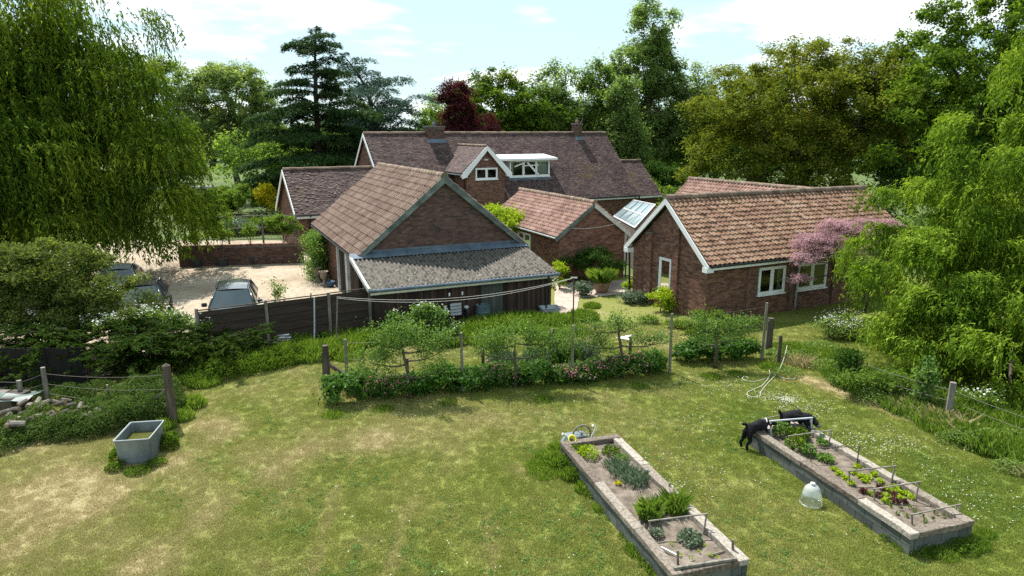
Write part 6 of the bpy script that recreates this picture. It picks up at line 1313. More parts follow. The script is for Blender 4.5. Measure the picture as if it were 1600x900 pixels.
# ================================================================ PLANTS ROUND THE BUILDINGS
PL = [('ceanothus_shrub', 'large dark shrub against the gable of the small outbuilding', gp(930, 447), [(0, .3, 1.0, 1.5, .8, 1.1), (-1.1, .5, .8, .8, .6, .8)], L_DARK, 12000, .07, None),
      ('leafy_plant', 'silvery leafed plant at the edge of the patio, left of the pot', gp(908, 462), [(0, 0, .3, .45, .4, .35)], L_GREY, 1500, .10, None),
      ('euphorbia', 'lime-headed euphorbia at the right corner of the lean-to', gp(874, 452), [(0, 0, .9, .4, .4, .6)], L_LIME, 1300, .09, None),
      ('euphorbia', 'large lime-yellow euphorbia below the tall gable window of the annex', gp(1033, 487), [(0, 0, .5, .75, .6, .5), (.3, -.2, .6, .5, .5, .4)], L_LIME, 3800, .075, None),
      ('leafy_plant', 'low dark green plant at the annex corner near the patio', gp(990, 474), [(0, 0, .25, .7, .45, .28)], L_GREY, 2600, .08, None),
      ('leafy_plant', 'small bright plant by the annex downpipe', gp(985, 462), [(0, 0, .4, .35, .3, .4)], L_LIME, 900, .09, None),
      ('leafy_plant', 'small round clump on the lawn below the euphorbia', gp(1015, 505), [(0, 0, .12, .35, .3, .16)], L_MID, 700, .07, None),
      ('leafy_plant', 'green sprawling clump near the bare patch of lawn', gp(1055, 512), [(0, 0, .15, .5, .3, .18)], L_MID, 700, .07, None),
      ('fig_shrub', 'vivid green big-leaved shrub near the annex corner, left of its wall base', gp(1100, 535), [(0, 0, .7, .6, .5, .65), (.7, .2, .75, .5, .4, .3), (-.5, .1, .4, .4, .4, .4)], L_MAP, 3000, .10, None),
      ('elder_shrub', 'leafy elder with cream flower heads in front of the lean-to, left part', gp(668, 535), [(0, 0, .85, .85, .6, .7), (-.9, .1, .6, .7, .5, .5), (.8, 0, .45, .55, .4, .4)], L_APP, 8000, .085, (L_WHT, 260, .07, .12)),
      ('elder_shrub', 'flowering bush before the board fence, right of the leaning poles', gp(535, 520), [(0, 0, .7, .9, .5, .65), (.9, .2, .6, .7, .5, .5)], L_MID, 3200, .085, (L_WHT, 420, .07, .14)),
      ('elder_shrub', 'shaded shrub with cream flowers right of the grey fence post', gp(440, 525), [(0, 0, .7, 1.1, .5, .6)], L_DARK, 3600, .09, (L_WHT, 110, .08, .12)),
      ('hogweed_plant', 'tall white-flowered plant between the clothes pole and the lean-to corner', gp(853, 478), [(0, 0, .8, .5, .4, .7)], L_DARK, 900, .09, (L_WHT, 90, .10, .12)),
      ('sapling', 'sapling tip showing pale leaves above the board fence', gp(433, 512), [(0, 0, 1.75, .35, .25, .40), (.1, 0, 1.2, .3, .2, .6)], L_PALE, 420, .08, None),
      ('yellow_sapling', 'yellow-green upright sapling in front of the weeping willow by the wire fence', gp(1440, 640), [(0, 0, .75, .26, .25, .75), (.05, 0, 1.25, .16, .15, .35)], L_APP, 1500, .085, None),
      ('cow_parsley', 'drift of white cow parsley at the left foot of the weeping willow', gp(1300, 528), [(0, 0, .30, .8, .5, .42), (.7, .1, .45, .6, .5, .5), (.3, -.3, .2, .7, .3, .3)], L_PALE, 5200, .07, (L_WHT, 520, .045, .16)),
      ('cow_parsley', 'scattered white cow parsley heads right of the grey fence post', gp(1530, 650), [(0, 0, .45, .8, .3, .4)], L_MID, 800, .07, (L_WHT, 60, .06, .10)),
      ('bramble_bush', 'tangled bramble on the wire fence below the willow', gp(1370, 622), [(0, 0, .4, 1.3, .5, .45)], L_MID, 5200, .06, None)]
for i, (nm, lb, p, env, lm, nl, sz, fl) in enumerate(PL):
    shrub(nm, lb, p.x, p.y, env, lm, nl, sz, .13, max(16, nl // 90), 800 + i, cat='shrub' if 'shrub' in nm or 'bush' in nm else 'plant', flower=fl)

# trained apple trees
def apple(label, base, lean_, arms_, seed, h=1.9, nl=3600, extra=()):
    rng = np.random.default_rng(seed); t = thing('apple_tree', label, 'tree', (base.x, base.y, 0), 0, 'trained apple trees on the wires'); mb = MB()
    top = Vector((lean_, 0, h)); pts = [Vector((0, 0, -.05)), Vector((lean_ * .2 + .02, 0, h * .35)), Vector((lean_ * .6 - .03, 0, h * .7)), top]; mb.tube(pts, [.065, .05, .038, .015], 8)
    C = []
    for (z, L, dz_, side) in arms_:
        f = z / h; st = Vector((lean_ * f, 0, z)); k = 6; q = [st + Vector((side * L * j / k, rng.normal() * .04, dz_ * (j / k) - .10 * math.sin(math.pi * j / k))) for j in range(k + 1)]; mb.tube(q, [.032 * (1 - .8 * j / k) for j in range(k + 1)], 6)
        n_ = max(3, int(L / .16))
        for j in range(n_):
            c = st.lerp(q[-1], .25 + .8 * (j + rng.uniform()) / n_) + Vector((0, rng.normal() * .08, abs(rng.normal()) * .12 + .05)); C.append((c, .10 + .05 * rng.uniform()))
            mb.tube([c - Vector((0, 0, .15)), c + Vector((rng.normal() * .05, 0, .12))], [.008, .003], 4, cap=False)
    for (x, z, r_, w) in extra:
        for _ in range(w): C.append((Vector((x + rng.normal() * r_, rng.normal() * r_ * .6, z + rng.normal() * r_ * .6)), .13))
    ii = rng.integers(0, len(C), nl); P = np.array([tuple(C[i][0]) for i in ii]) + rng.normal(size=(nl, 3)) * np.array([C[i][1] for i in ii])[:, None]
    scatter_leaves('crown', P, .068, L_APP, t, rng, None, .7, 0, .6, wloc=False); mb.build('trunk', BARK, t, smooth=True)
apple('leftmost trained apple tree with the bushiest top, in front of the cart', gp(641, 622), -.22, [(.55, 1.6, .15, -1), (.6, 1.1, .35, 1), (1.0, 1.3, .2, -1), (1.1, 1.2, .4, 1), (1.5, .9, .3, -1), (1.4, 1.3, .25, 1)], 901, 1.95, 6600, [(-.35, 1.8, .30, 16), (-.7, 1.45, .24, 8), (.15, 2.0, .25, 9)])
apple('second trained apple tree, flat-topped, behind the pink border flowers', gp(805, 606), .0, [(.9, 1.2, .3, -1), (.95, 1.5, .3, 1), (1.3, 1.1, .2, -1), (1.4, 1.6, .1, 1), (.5, .5, .2, 1)], 902, 1.5, 5600, [(.5, 1.65, .26, 10), (-.6, 1.55, .26, 9), (0, 1.8, .2, 6)])
apple('third trained apple tree with thin open branches beside the bare patch', gp(972, 590), -.2, [(.7, .9, .2, -1), (1.0, 1.4, .1, -1), (1.05, 1.6, .15, 1), (1.5, .6, .3, 1), (1.5, 1.1, .1, -1)], 903, 2.0, 3800, [(-.2, 1.8, .24, 12), (.6, 1.35, .2, 6), (-.9, 1.3, .2, 6)])
apple('rightmost trained apple tree, near the annex, vivid green', gp(1117, 575), .0, [(.8, .7, .2, -1), (.9, 1.0, .25, 1), (1.2, .9, .3, -1), (1.3, 1.2, .2, 1)], 904, 1.7, 3000, [(-.1, 1.4, .22, 6)])
# peony-like border
BR = [(532, 632, .62, .75), (566, 615, .5, .55), (592, 622, .42, .5), (628, 622, .5, .6), (655, 618, .5, .65), (690, 612, .62, .72), (735, 612, .5, .62), (775, 606, .55, .66), (808, 603, .35, .45), (838, 602, .6, .68), (880, 600, .4, .45), (905, 598, .5, .5), (945, 592, .5, .55), (985, 590, .55, .7), (1020, 584, .55, .68), (1072, 566, .4, .55), (1098, 566, .5, .75), (1130, 564, .5, .7), (1160, 562, .5, .66)]
PK = {2, 3, 7, 8, 10, 11, 12, 13}
bl_ = ['dark glossy clump at the left end of the border, round the gate brace', 'low clump behind the first espalier post', 'clump with pink blooms left of the first apple trunk', 'clump at the left foot of the first apple trunk', 'glossy clump right of the first apple trunk', 'tall glossy clump midway between the first two espalier posts', 'clump at the foot of the second espalier post', 'clump halfway between the second post and second apple trunk', 'small pink-flecked clump round the second apple trunk', 'rounded leafy clump right of the second apple trunk',
       'low pink clump left of the middle espalier post', 'pink-flowered clump at the foot of the middle espalier post', 'the pinkest clump, right of the middle espalier post', 'clump at the foot of the third apple trunk', 'dense clump left of the fourth espalier post', 'low clump right of the fourth espalier post', 'dark clump left of the last apple trunk', 'clump round the last apple trunk', 'clump at the foot of the last espalier post']
for i, (u, v, r_, h_) in enumerate(BR):
    p = gp(u, v); rng = np.random.default_rng(950 + i); h_ *= 1.12; r_ *= 1.08; t = thing('border_plant', bl_[i], 'plant', (p.x, p.y + .1, 0), 0, 'leafy clumps along the trained fruit border')
    n_ = 3600; C, o_2, var, cc = clump_cloud(boughs([(0, 0, h_ * .50, r_, r_ * .8, h_ * .5), (0, 0, h_ * .22, r_, r_ * .85, h_ * .25)], 10, rng, .4, .6, -.2), 34, n_, .10, rng); ok = C[:, 2] > .02
    scatter_leaves('foliage', C[ok], .11, L_BOR, t, rng, o_2[ok], .5, .6, .5, True, var[ok], wloc=False)
    if i in PK: q = cc[rng.integers(0, len(cc), 240)] + rng.normal(size=(240, 3)) * .07; q[:, 2] += .07; q[:, 1] -= .1; scatter_leaves('blossom', q, .06, L_PNK2, t, rng, None, 1, 0, .9, wloc=False)
for i, (u, v, h_, lb) in enumerate([(786, 575, .62, 'grey-stemmed lavender clump left of the thick old post'), (838, 572, .62, 'grey lavender clump just left of the thick old post'), (884, 572, .75, 'tall grey lavender clump behind the middle espalier post'), (912, 560, .6, 'lavender clump right of the middle espalier post')]):
    p = gp(u, v); grass_patch('lavender_clump', lb, [(p.x, p.y, .48, h_)], h_, 1500, L_GREY if i != 2 else L_DARK, 970 + i, wd=.016, lean=.22, kindstuff=False, cat='plant')['group'] = 'lavender clumps on the lawn'

# ================================================================ FOREGROUND: trough
t = thing('galvanised_trough', 'grey galvanised water trough with green water standing on the lawn', 'trough', (-8.78, 14.93, 0), R(9))
def ring(w, l, z, r=.035, k=3):
    P = []
    for cx, cy, a0 in ((w / 2 - r, l / 2 - r, 0), (-w / 2 + r, l / 2 - r, 90), (-w / 2 + r, -l / 2 + r, 180), (w / 2 - r, -l / 2 + r, 270)):
        for j in range(k + 1): a = R(a0 + 90 * j / k); P.append((cx + r * math.cos(a), cy + r * math.sin(a), z))
    return P
rg = [ring(.66, .94, 0), ring(.70, .98, .2), ring(.74, 1.02, .60), ring(.77, 1.05, .60), ring(.77, 1.05, .625), ring(.72, 1.0, .625), ring(.70, .98, .3), ring(.68, .96, .05)]
k = len(rg[0]); V = [q for r_ in rg for q in r_]; F = [(i * k + j, i * k + (j + 1) % k, (i + 1) * k + (j + 1) % k, (i + 1) * k + j) for i in range(len(rg) - 1) for j in range(k)] + [tuple(range(7 * k, 8 * k))]
npmesh('tank', V, F, GALV, t)
mb = MB(); mb.tube([Vector(q) + Vector((0, 0, 0)) for q in ring(.765, 1.045, .628)] + [Vector(ring(.765, 1.045, .628)[0])], .013, 6, cap=False); mb.build('rim', PLG, t, smooth=True)
npmesh('water', ring(.70, .98, .40), [tuple(range(k))], pm('algae_water', [(.05, .055, .012), (.09, .095, .02)], 6, .15, spec=.5), t)

# ---------------------------------------------------------------- raised beds
def bed(label, o, w, L, rot, seed):
    t = thing('raised_bed', label, 'raised bed', (o[0], o[1], 0), rot); rng = random.Random(seed)
    sw, sh, H_ = .20, .115, .45; zt_ = H_ - sh
    def sleeper(c, d, rz=0.0):
        mb = MB(); nx_ = max(2, int(max(d[0], d[1]) / .22)); ax = 0 if d[0] > d[1] else 1; a0 = rng.random()
        # subdivided beam with worn, uneven faces
        P = []; K = nx_ + 1
        for i in range(K):
            s = (i / nx_ - .5) * d[ax]
            for a, b in ((-1, -1), (1, -1), (1, 1), (-1, 1)):
                oth = d[1 - ax] / 2 * a; P.append(Vector((s if ax == 0 else oth + rng.gauss(0, .004), oth + rng.gauss(0, .004) if ax == 0 else s, sh / 2 * b + rng.gauss(0, .0035))))
        Mx = Matrix.Rotation(rz, 3, 'Z'); P = [Mx @ p + Vector(c) for p in P]
        F = [(i * 4 + j, i * 4 + (j + 1) % 4, (i + 1) * 4 + (j + 1) % 4, (i + 1) * 4 + j) for i in range(nx_) for j in range(4)] + [(3, 2, 1, 0), tuple(nx_ * 4 + j for j in range(4))]
        mb.add(P, F, a0); mb.build('sleeper', SLEEP, t, bevel=.008)
    y = -.0
    sleeper((w / 2, -sw / 2, zt_ + sh / 2 + .006), (w, sw, sh))
    segs = [.36, .36, .28]
    for sx in (sw / 2, w - sw / 2):
        yy_ = -sw - .006; tot = L - sw - .006
        for f in (segs if sx < w / 2 else segs[::-1]):
            l_ = tot * f; sleeper((sx + rng.gauss(0, .004), yy_ - l_ / 2, zt_ + sh / 2 + rng.gauss(0, .003)), (sw, l_ - .008, sh), rng.gauss(0, .003)); yy_ -= l_
    sleeper((w / 2, -L + sw / 2, zt_ + sh / 2 - .004), (w - 2 * sw - .012, sw, sh))
    bt = .10; bh_ = zt_ / 2
    def blocks(x0, y0, x1, y1):
        Ln = math.hypot(x1 - x0, y1 - y0); n_ = max(1, round(Ln / .44)); a = math.atan2(y1 - y0, x1 - x0)
        for r_ in range(2):
            e = [0] + [((i + (.5 if r_ else 0)) / n_) * Ln for i in range(0 if r_ else 1, n_)] + [Ln]
            for s0, s1 in zip(e[:-1], e[1:]):
                if s1 - s0 < .03: continue
                m_ = (s0 + s1) / 2; mb = MB(); mb.box((x0 + math.cos(a) * m_, y0 + math.sin(a) * m_, bh_ * (r_ + .5) - .003), (s1 - s0 - .012, bt, bh_ - .01), rz=a); mb.build('block', BLOCK, t)
    q = bt / 2 + .02
    blocks(q, -.02, q, -L + .02); blocks(w - q, -.02, w - q, -L + .02); blocks(q + bt / 2 + .01, -L + q, w - q - bt / 2 - .01, -L + q); blocks(q + bt / 2 + .01, -q, w - q - bt / 2 - .01, -q)
    # soil
    nx_, ny_ = 20, 60; X_, Y_ = np.meshgrid(np.linspace(.13, w - .13, nx_), np.linspace(-L + .13, -.13, ny_)); Z_ = .335 + .05 * fbm(X_, Y_, 4, seed, 4) + .02 * fbm(X_, Y_, 14, seed + 3, 2) - .03
    ids = np.arange(nx_ * ny_).reshape(ny_, nx_); F = np.stack([ids[:-1, :-1], ids[:-1, 1:], ids[1:, 1:], ids[1:, :-1]], -1).reshape(-1, 4); npmesh('soil', np.stack([X_, Y_, Z_], -1).reshape(-1, 3), F, SOIL, t, smooth=True)
    return t
BROT = math.atan2(.293, .956)
b1 = bed('left raised bed of weathered sleepers, running out of the bottom of the picture', (1.12, 14.71), 1.46, 5.14, BROT, 21)
b2 = bed('right raised bed of weathered sleepers on grey blocks, with seven wooden hoops', (5.78, 15.48), 1.50, 4.74, BROT, 22)
def hoop(label, gl, tl_, gr, tr2, r=.018, mat=None, grp=None):
    """leg foot pixels and crossbar end pixels, standing in bed soil"""
    a, b = gp(*gl, .36), gp(*gr, .36); ta, tb = gy(*tl_, a.y), gy(*tr2, b.y)
    t = thing('wooden_hoop', label, 'hoop frame', (a.x, a.y, .30), 0, grp); o = Vector((a.x, a.y, .30))
    for p, q in ((a, ta), (b, tb)):
        mb = MB(); mb.beam(Vector((p.x, p.y, .28)) - o, q - o, r * 2, r * 2, up=(0, 1, 0)); mb.build('leg', mat or POSTG, t)
    d = (tb - ta).normalized() * .03; mb = MB(); mb.beam(ta - d - o + Vector((0, 0, r)), tb + d - o + Vector((0, 0, r)), r * 2, r * 1.6); mb.build('crossbar', mat or POSTG, t)
gh2 = 'wooden hoops across the right raised bed'
Hp = [((1186, 676), (1184, 657), (1240, 664), (1236, 646), 'furthest wooden hoop, behind the two black dogs'), ((1205, 680), (1204, 659), (1267, 676), (1268, 654), 'second hoop, with the broad pale right leg, just in front of the dogs'), ((1234, 697), (1233, 682), (1294, 697), (1299, 673), 'third hoop from the dogs, over the tall leafy plants'),
      ((1268, 720), (1266, 701), (1339, 723), (1343, 698), 'fourth hoop from the dogs, thin and dark'), ((1328, 755), (1327, 737), (1392, 755), (1398, 729), 'fifth hoop from the dogs, beside the first lettuces'), ((1367, 781), (1366, 765), (1430, 782), (1436, 754), 'sixth hoop, over the red and yellow lettuces'), ((1426, 818), (1425, 805), (1497, 806), (1500, 789), 'hoop nearest the near end of the right bed')]
for i, (a, b, c, d, lb) in enumerate(Hp): hoop(lb, a, b, c, d, .009 if i == 3 else .0125 if i != 1 else .018, PLG if i == 1 else (POSTD if i == 3 else POSTG), gh2)
hoop('only standing hoop in the left bed, behind the blue-green brassica', (1017, 838), (1015.5, 815), (1099, 832), (1104, 804), .013)
def stick(name, label, p, q, r, mat, cat='stake', sq=True):
    mb = MB(); (mb.beam((0, 0, 0), q - p, r * 2, r * 2, up=(0, 1, 0)) if sq else mb.tube([(0, 0, 0), q - p], r, 7)); o = mb.build(name, mat); o.location = p; tag(o, label, cat); return o
for u, vb, vt, lb in ((1059, 883, 860, 'left upright stake at the near end of the left bed'), (1145, 869, 843, 'right upright stake at the near end of the left bed'), (1046, 768, 754, 'small dark peg halfway along the right side of the left bed')):
    a = gp(u, vb, .33); stick('bed_stake', lb, a, gy(u, vt, a.y), .018, POSTG)
stick('loose_batten', 'loose wooden batten lying along the near sleeper of the left bed', gp(1052.5, 888, .475), gp(1151, 873, .475), .022, POSTG, 'batten')
stick('white_cane', 'short white stick lying on the soil at the left edge of the left bed', gp(1033, 855, .39), gp(1057, 867, .39), .012, WHTP, 'stick')
stick('thin_batten', 'thin brown stick on the soil near the right stake of the left bed', gp(1110, 867, .37), gp(1132, 861, .37), .01, POSTG, 'stick')

# bed planting
def tuft(name, label, u, v, z, r_, h_, lm, n_, size, asp, seed, group=None, up=.6, cat='plant', outw=.6, rc=.35):
    r_ *= .86; h_ *= .85; n_ = int(n_ * .62)
    p = gp(u, v, z); rng = np.random.default_rng(seed); a = rng.uniform(0, 6.283, n_); rr = np.sqrt(rng.uniform(0, 1, n_)) * r_
    C = np.stack([rr * np.cos(a), rr * np.sin(a), h_ * rng.uniform(.1, 1, n_) * (1 - .5 * (rr / r_) ** 2)], 1); out_ = nrm(C + np.array([0, 0, .02]))
    Nn = nrm(rnd_dirs(n_, rng) * .6 + out_ * outw + np.array([0, 0, up])); D = nrm(out_ + rng.normal(size=(n_, 3)) * .4)
    V, F = leaf_arrays(C, D, Nn, size * rng.uniform(.6, 1.3, n_), size * asp * np.ones(n_), rng)
    o = npmesh(name, V, F, lm, None, v=np.repeat(rng.uniform(0, 1, n_), 4)); o.location = p; tag(o, label, cat, group); return o
tuft('parsley_plant', 'big yellow-green parsley at the far end of the left bed', 918, 712, .36, .30, .30, L_LIME, 900, .045, .8, 1001)
tuft('parsley_plant', 'smaller leafy herb left of the big parsley in the left bed', 903, 707, .36, .22, .22, L_MAP, 420, .06, .7, 1002)
tuft('herb_plant', 'green leafy herb at the far right corner of the left bed', 955, 708, .36, .25, .22, L_MAP, 500, .06, .6, 1003)
tuft('herb_plant', 'low spreading herb right of the parsley', 972, 718, .36, .20, .18, L_APP, 380, .05, .6, 1010)
tuft('yellow_lettuce', 'single small yellow-green lettuce on bare soil in the left bed', 966, 756, .36, .08, .07, L_YEL, 40, .07, .7, 1004)
p = gp(985, 750, .36); grass_patch('fennel_patch', 'feathery grey-green plants in the middle of the left bed', [(p.x - .1, p.y + .25, .30, .30), (p.x + .1, p.y - .1, .28, .3), (p.x - .3, p.y + .6, .2, .2)], .3, 800, L_GREY, 1005, wd=.005, lean=.4, kindstuff=False, cat='plant').location.z = .36
for k_, (u, v, r_, h_, n_, lb) in enumerate([(1015, 808, .26, .50, 420, 'tall strappy leek clump, left half, in the left bed'), (1053, 797, .28, .46, 420, 'strappy leek clump at the right side of the left bed')]):
    p = gp(u, v, .36); grass_patch('leek_clump', lb, [(p.x, p.y, r_ * .85, h_ * .85)], h_, int(n_ * .9), L_GRS, 1006 + k_, wd=.013, lean=.4, kindstuff=False, cat='plant').location.z = .36
tuft('brassica_plant', 'blue-green brassica in the middle of the near end of the left bed', 1078, 845, .36, .26, .24, L_GREY, 420, .075, .7, 1012)
tuft('brassica_plant', 'small blue-green plant under the standing hoop of the left bed', 1025, 835, .36, .16, .14, L_GREY, 160, .07, .6, 1013)
for i, (u, v) in enumerate([(1050, 850), (1062, 868), (1080, 872), (1092, 862), (1110, 868), (1122, 872), (1100, 852)]): tuft('seedling', 'tiny yellow-green seedling among the brassica at the near end of the left bed', u, v, .36, .05, .05, L_LIME, 26, .035, .7, 1020 + i, 'seedlings in the left bed')
for i, (u, v, r_, h_, lm, lb) in enumerate([(1222, 678, .27, .36, L_APP, 'broad-leaved bean plant beside the second hoop'), (1248, 684, .28, .34, L_MAP, 'bright leafy plant between the second and third hoops'), (1243, 700, .30, .34, L_MAP, 'dense leafy plant in front of the third hoop'), (1262, 708, .22, .26, L_APP, 'yellowish leafy plant left of the fourth hoop'), (1285, 695, .16, .2, L_APP, 'sparse plant behind the third hoop right side'), (1290, 718, .22, .16, L_APP, 'low spreading herb at the fourth hoop'), (1283, 688, .12, .2, L_GREY, 'small grey plant near the third hoop right leg')]):
    tuft('bean_plant', lb, u, v, .36, r_, h_, lm, 420 if r_ > .2 else 160, .075, .75, 1040 + i, 'leafy plants at the dog end of the right bed')
rows = [(1303, 734, 0), (1312, 741, 0), (1322, 748, 0), (1330, 756, 0), (1340, 730, 0), (1333, 739, 0), (1345, 745, 0), (1352, 752, 0), (1365, 742, 0), (1356, 747, 0), (1374, 753, 0), (1350, 769, 1), (1362, 772, 0), (1372, 775, 1), (1384, 776, 0), (1376, 763, 1), (1388, 765, 0), (1398, 762, 0), (1396, 774, 1), (1405, 770, 0), (1398, 784, 1), (1385, 784, 0), (1408, 781, 0), (1415, 772, 0), (1412, 785, 1), (1425, 778, 0)]
for i, (u, v, rd_) in enumerate(rows):
    lb = ('dark red lettuce in the middle rows of the right bed, by the sixth hoop' if rd_ else ('yellow-green lettuce between the fourth and fifth hoops of the right bed' if i < 11 else 'yellow-green lettuce beside the red ones near the sixth hoop'))
    tuft('lettuce', lb, u, v, .36, .095, .09, L_RED if rd_ else L_LIME, 60, .075, .75, 1060 + i, 'lettuces in the right bed')
for i, (u, v) in enumerate([(1392, 792), (1407, 796), (1421, 793), (1402, 803), (1416, 806), (1430, 799), (1440, 806), (1462, 802), (1458, 812), (1446, 816), (1474, 806)]): tuft('seedling', 'small dark green seedling tuft towards the near end of the right bed', u, v, .36, .055, .08, L_MAP, 34, .05, .5, 1100 + i, 'seedlings in the right bed')

# cloche
p = gp(1267, 786); q = thing('bell_cloche', 'clear ribbed plastic bell cloche on the grass beside the right bed', 'cloche', (p.x, p.y, 0)); pr = [(.205, 0), (.20, .05), (.212, .06), (.195, .11), (.207, .12), (.188, .17), (.198, .18), (.178, .24), (.165, .31), (.14, .36), (.10, .395), (.055, .41), (.05, .405), (.035, .44), (0, .44)]
mb = MB(); mb.lathe(pr, n=26); mb.build('bell', CLEAR, q, smooth=True); mb = MB(); mb.lathe([(.205, 0), (.235, .004), (.238, .012), (.206, .016)], n=26); mb.build('flange', CLEAR, q, smooth=True); mb = MB(); mb.lathe([(.045, .44), (.05, .455), (.0, .462)], n=14); mb.build('vent_cap', WHTP, q, smooth=True)

# upturned wheelbarrow at the far end of the left bed
o = gp(905, 696, .2); wb = thing('wheelbarrow', 'upturned barrow with two white handles behind the far end of the left bed', 'wheelbarrow', (o.x, o.y + .15, 0), BROT)
for dx, h_ in ((-.36, .48), (.42, .60)):
    mb = MB(); mb.tube([(dx, .28, .05), (dx + .08, .12, h_ * .75), (dx - .02, .1, h_ * .92)], .027, 8); mb.build('handle', WHTP, wb)
mb = MB(); mb.tube([(.12 + .23 * math.cos(R(a)), .10, .36 + .23 * math.sin(R(a))) for a in range(-20, 341, 20)], .022, 8, cap=False); w_ = mb.build('wheel', POSTG, wb, smooth=True)
mb = MB()
for a in range(0, 180, 45): mb.tube([(.12 + .22 * math.cos(R(a)), .10, .36 + .22 * math.sin(R(a))), (.12 - .22 * math.cos(R(a)), .10, .36 - .22 * math.sin(R(a)))], .009, 5)
mb.build('spokes', GALV, w_)
mb = MB(); mb.box((.05, .3, .16), (.7, .45, .25), taper=.7); mb.build('tray', GALV, wb, bevel=.02)
o = gp(893, 690, .45); mb = MB(); mb.lathe([(.045, 0), (.085, .02), (.10, .08), (.11, .085), (.085, .085), (.06, .02)], n=16); y_ = mb.build('yellow_scoop', YELP, smooth=True); y_.location = o + Vector((0, .08, 0)); y_.rotation_euler = (R(50), 0, R(20)); tag(y_, 'small yellow plastic scoop beside the left barrow handle', 'scoop')

# dogs
def fpt(base, rz, *vs): return vs
dg = thing('black_dog', 'curly black dog with pale collar climbing over the far left corner of the right bed', 'dog', (5.78, 15.2, 0), R(0))
# hindquarters over the corner, chest on the sleeper, head towards the other dog (+x)
D1 = [(-.02, .02, .56, (.105, .115)), (.12, .06, .64, (.11, .12)), (.26, .10, .66, (.095, .11)), (.36, .12, .67, .075), (.46, .13, .66, .078), (.55, .13, .63, .05), (.62, .13, .615, .036),
      (-.10, -.05, .42, .075), (-.08, -.10, .27, .05), (-.16, -.08, .14, .032), (-.13, -.12, .03, .034), (-.15, .10, .44, .075), (-.16, .12, .27, .05), (-.24, .12, .14, .032), (-.20, .08, .03, .034),
      (.30, .0, .56, .05), (.34, -.04, .49, .036), (.36, .18, .57, .05), (.40, .20, .50, .036), (-.14, .04, .62, .035), (-.21, .05, .66, .03), (-.25, .06, .62, .026)]
E1 = [(0, 1), (1, 2), (2, 3), (3, 4), (4, 5), (5, 6), (0, 7), (7, 8), (8, 9), (9, 10), (0, 11), (11, 12), (12, 13), (13, 14), (2, 15), (15, 16), (2, 17), (17, 18), (0, 19), (19, 20), (20, 21)]
skinned('body', D1, E1, FUR, dg, 1, 2, .045, .05)
for s_ in (-1, 1): skinned('ear', [(.44, .13 + s_ * .06, .70, .025), (.43, .13 + s_ * .09, .64, .032), (.44, .13 + s_ * .09, .58, .018)], [(0, 1), (1, 2)], FUR, dg, 0, 2, .02, .03)
mb = MB(); mb.tube([(.335 + .0, .12 + .092 * math.cos(R(a)), .668 + .092 * math.sin(R(a))) for a in range(0, 361, 30)], .012, 6, cap=False); mb.build('collar', WHTP, dg)
dg2 = thing('black_dog', 'curly black dog with greying muzzle, standing at the far right of the right bed', 'dog', (6.98, 15.62, 0), R(4)); dg2.scale = (1.15, 1.15, 1.08)
D2 = [(-.22, 0, .62, (.11, .12)), (-.05, .02, .68, (.12, .125)), (.12, .0, .68, (.12, .13)), (.24, -.06, .64, .085), (.31, -.14, .58, .08), (.35, -.21, .52, .05), (.375, -.26, .49, .036),
      (-.24, .09, .46, .075), (-.22, .12, .28, .05), (-.30, .12, .15, .033), (-.26, .10, .03, .034), (-.26, -.10, .50, .07), (-.24, -.14, .46, .045), (-.30, -.16, .42, .032), (-.26, -.2, .40, .03),
      (.14, .09, .52, .055), (.15, .10, .30, .038), (.15, .09, .04, .034), (.16, -.12, .56, .05), (.17, -.24, .45, .038), (.19, -.30, .40, .034), (-.32, .02, .68, .035), (-.38, .03, .74, .03), (-.36, .04, .79, .024)]
E2 = [(0, 1), (1, 2), (2, 3), (3, 4), (4, 5), (5, 6), (0, 7), (7, 8), (8, 9), (9, 10), (0, 11), (11, 12), (12, 13), (13, 14), (2, 15), (15, 16), (16, 17), (2, 18), (18, 19), (19, 20), (0, 21), (21, 22), (22, 23)]
skinned('body', D2, E2, FUR, dg2, 1, 2, .05, .05)
skinned('muzzle', [(.345, -.20, .525, .054), (.375, -.255, .495, .044), (.39, -.285, .48, .03)], [(0, 1), (1, 2)], FURG, dg2, 0, 2, .01, .03)
for s_ in (-1, 1): skinned('ear', [(.28 + s_ * .06, -.13 + s_ * .03, .62, .025), (.29 + s_ * .09, -.15 + s_ * .05, .56, .032), (.29 + s_ * .09, -.16 + s_ * .05, .50, .018)], [(0, 1), (1, 2)], FUR, dg2, 0, 2, .02, .03)

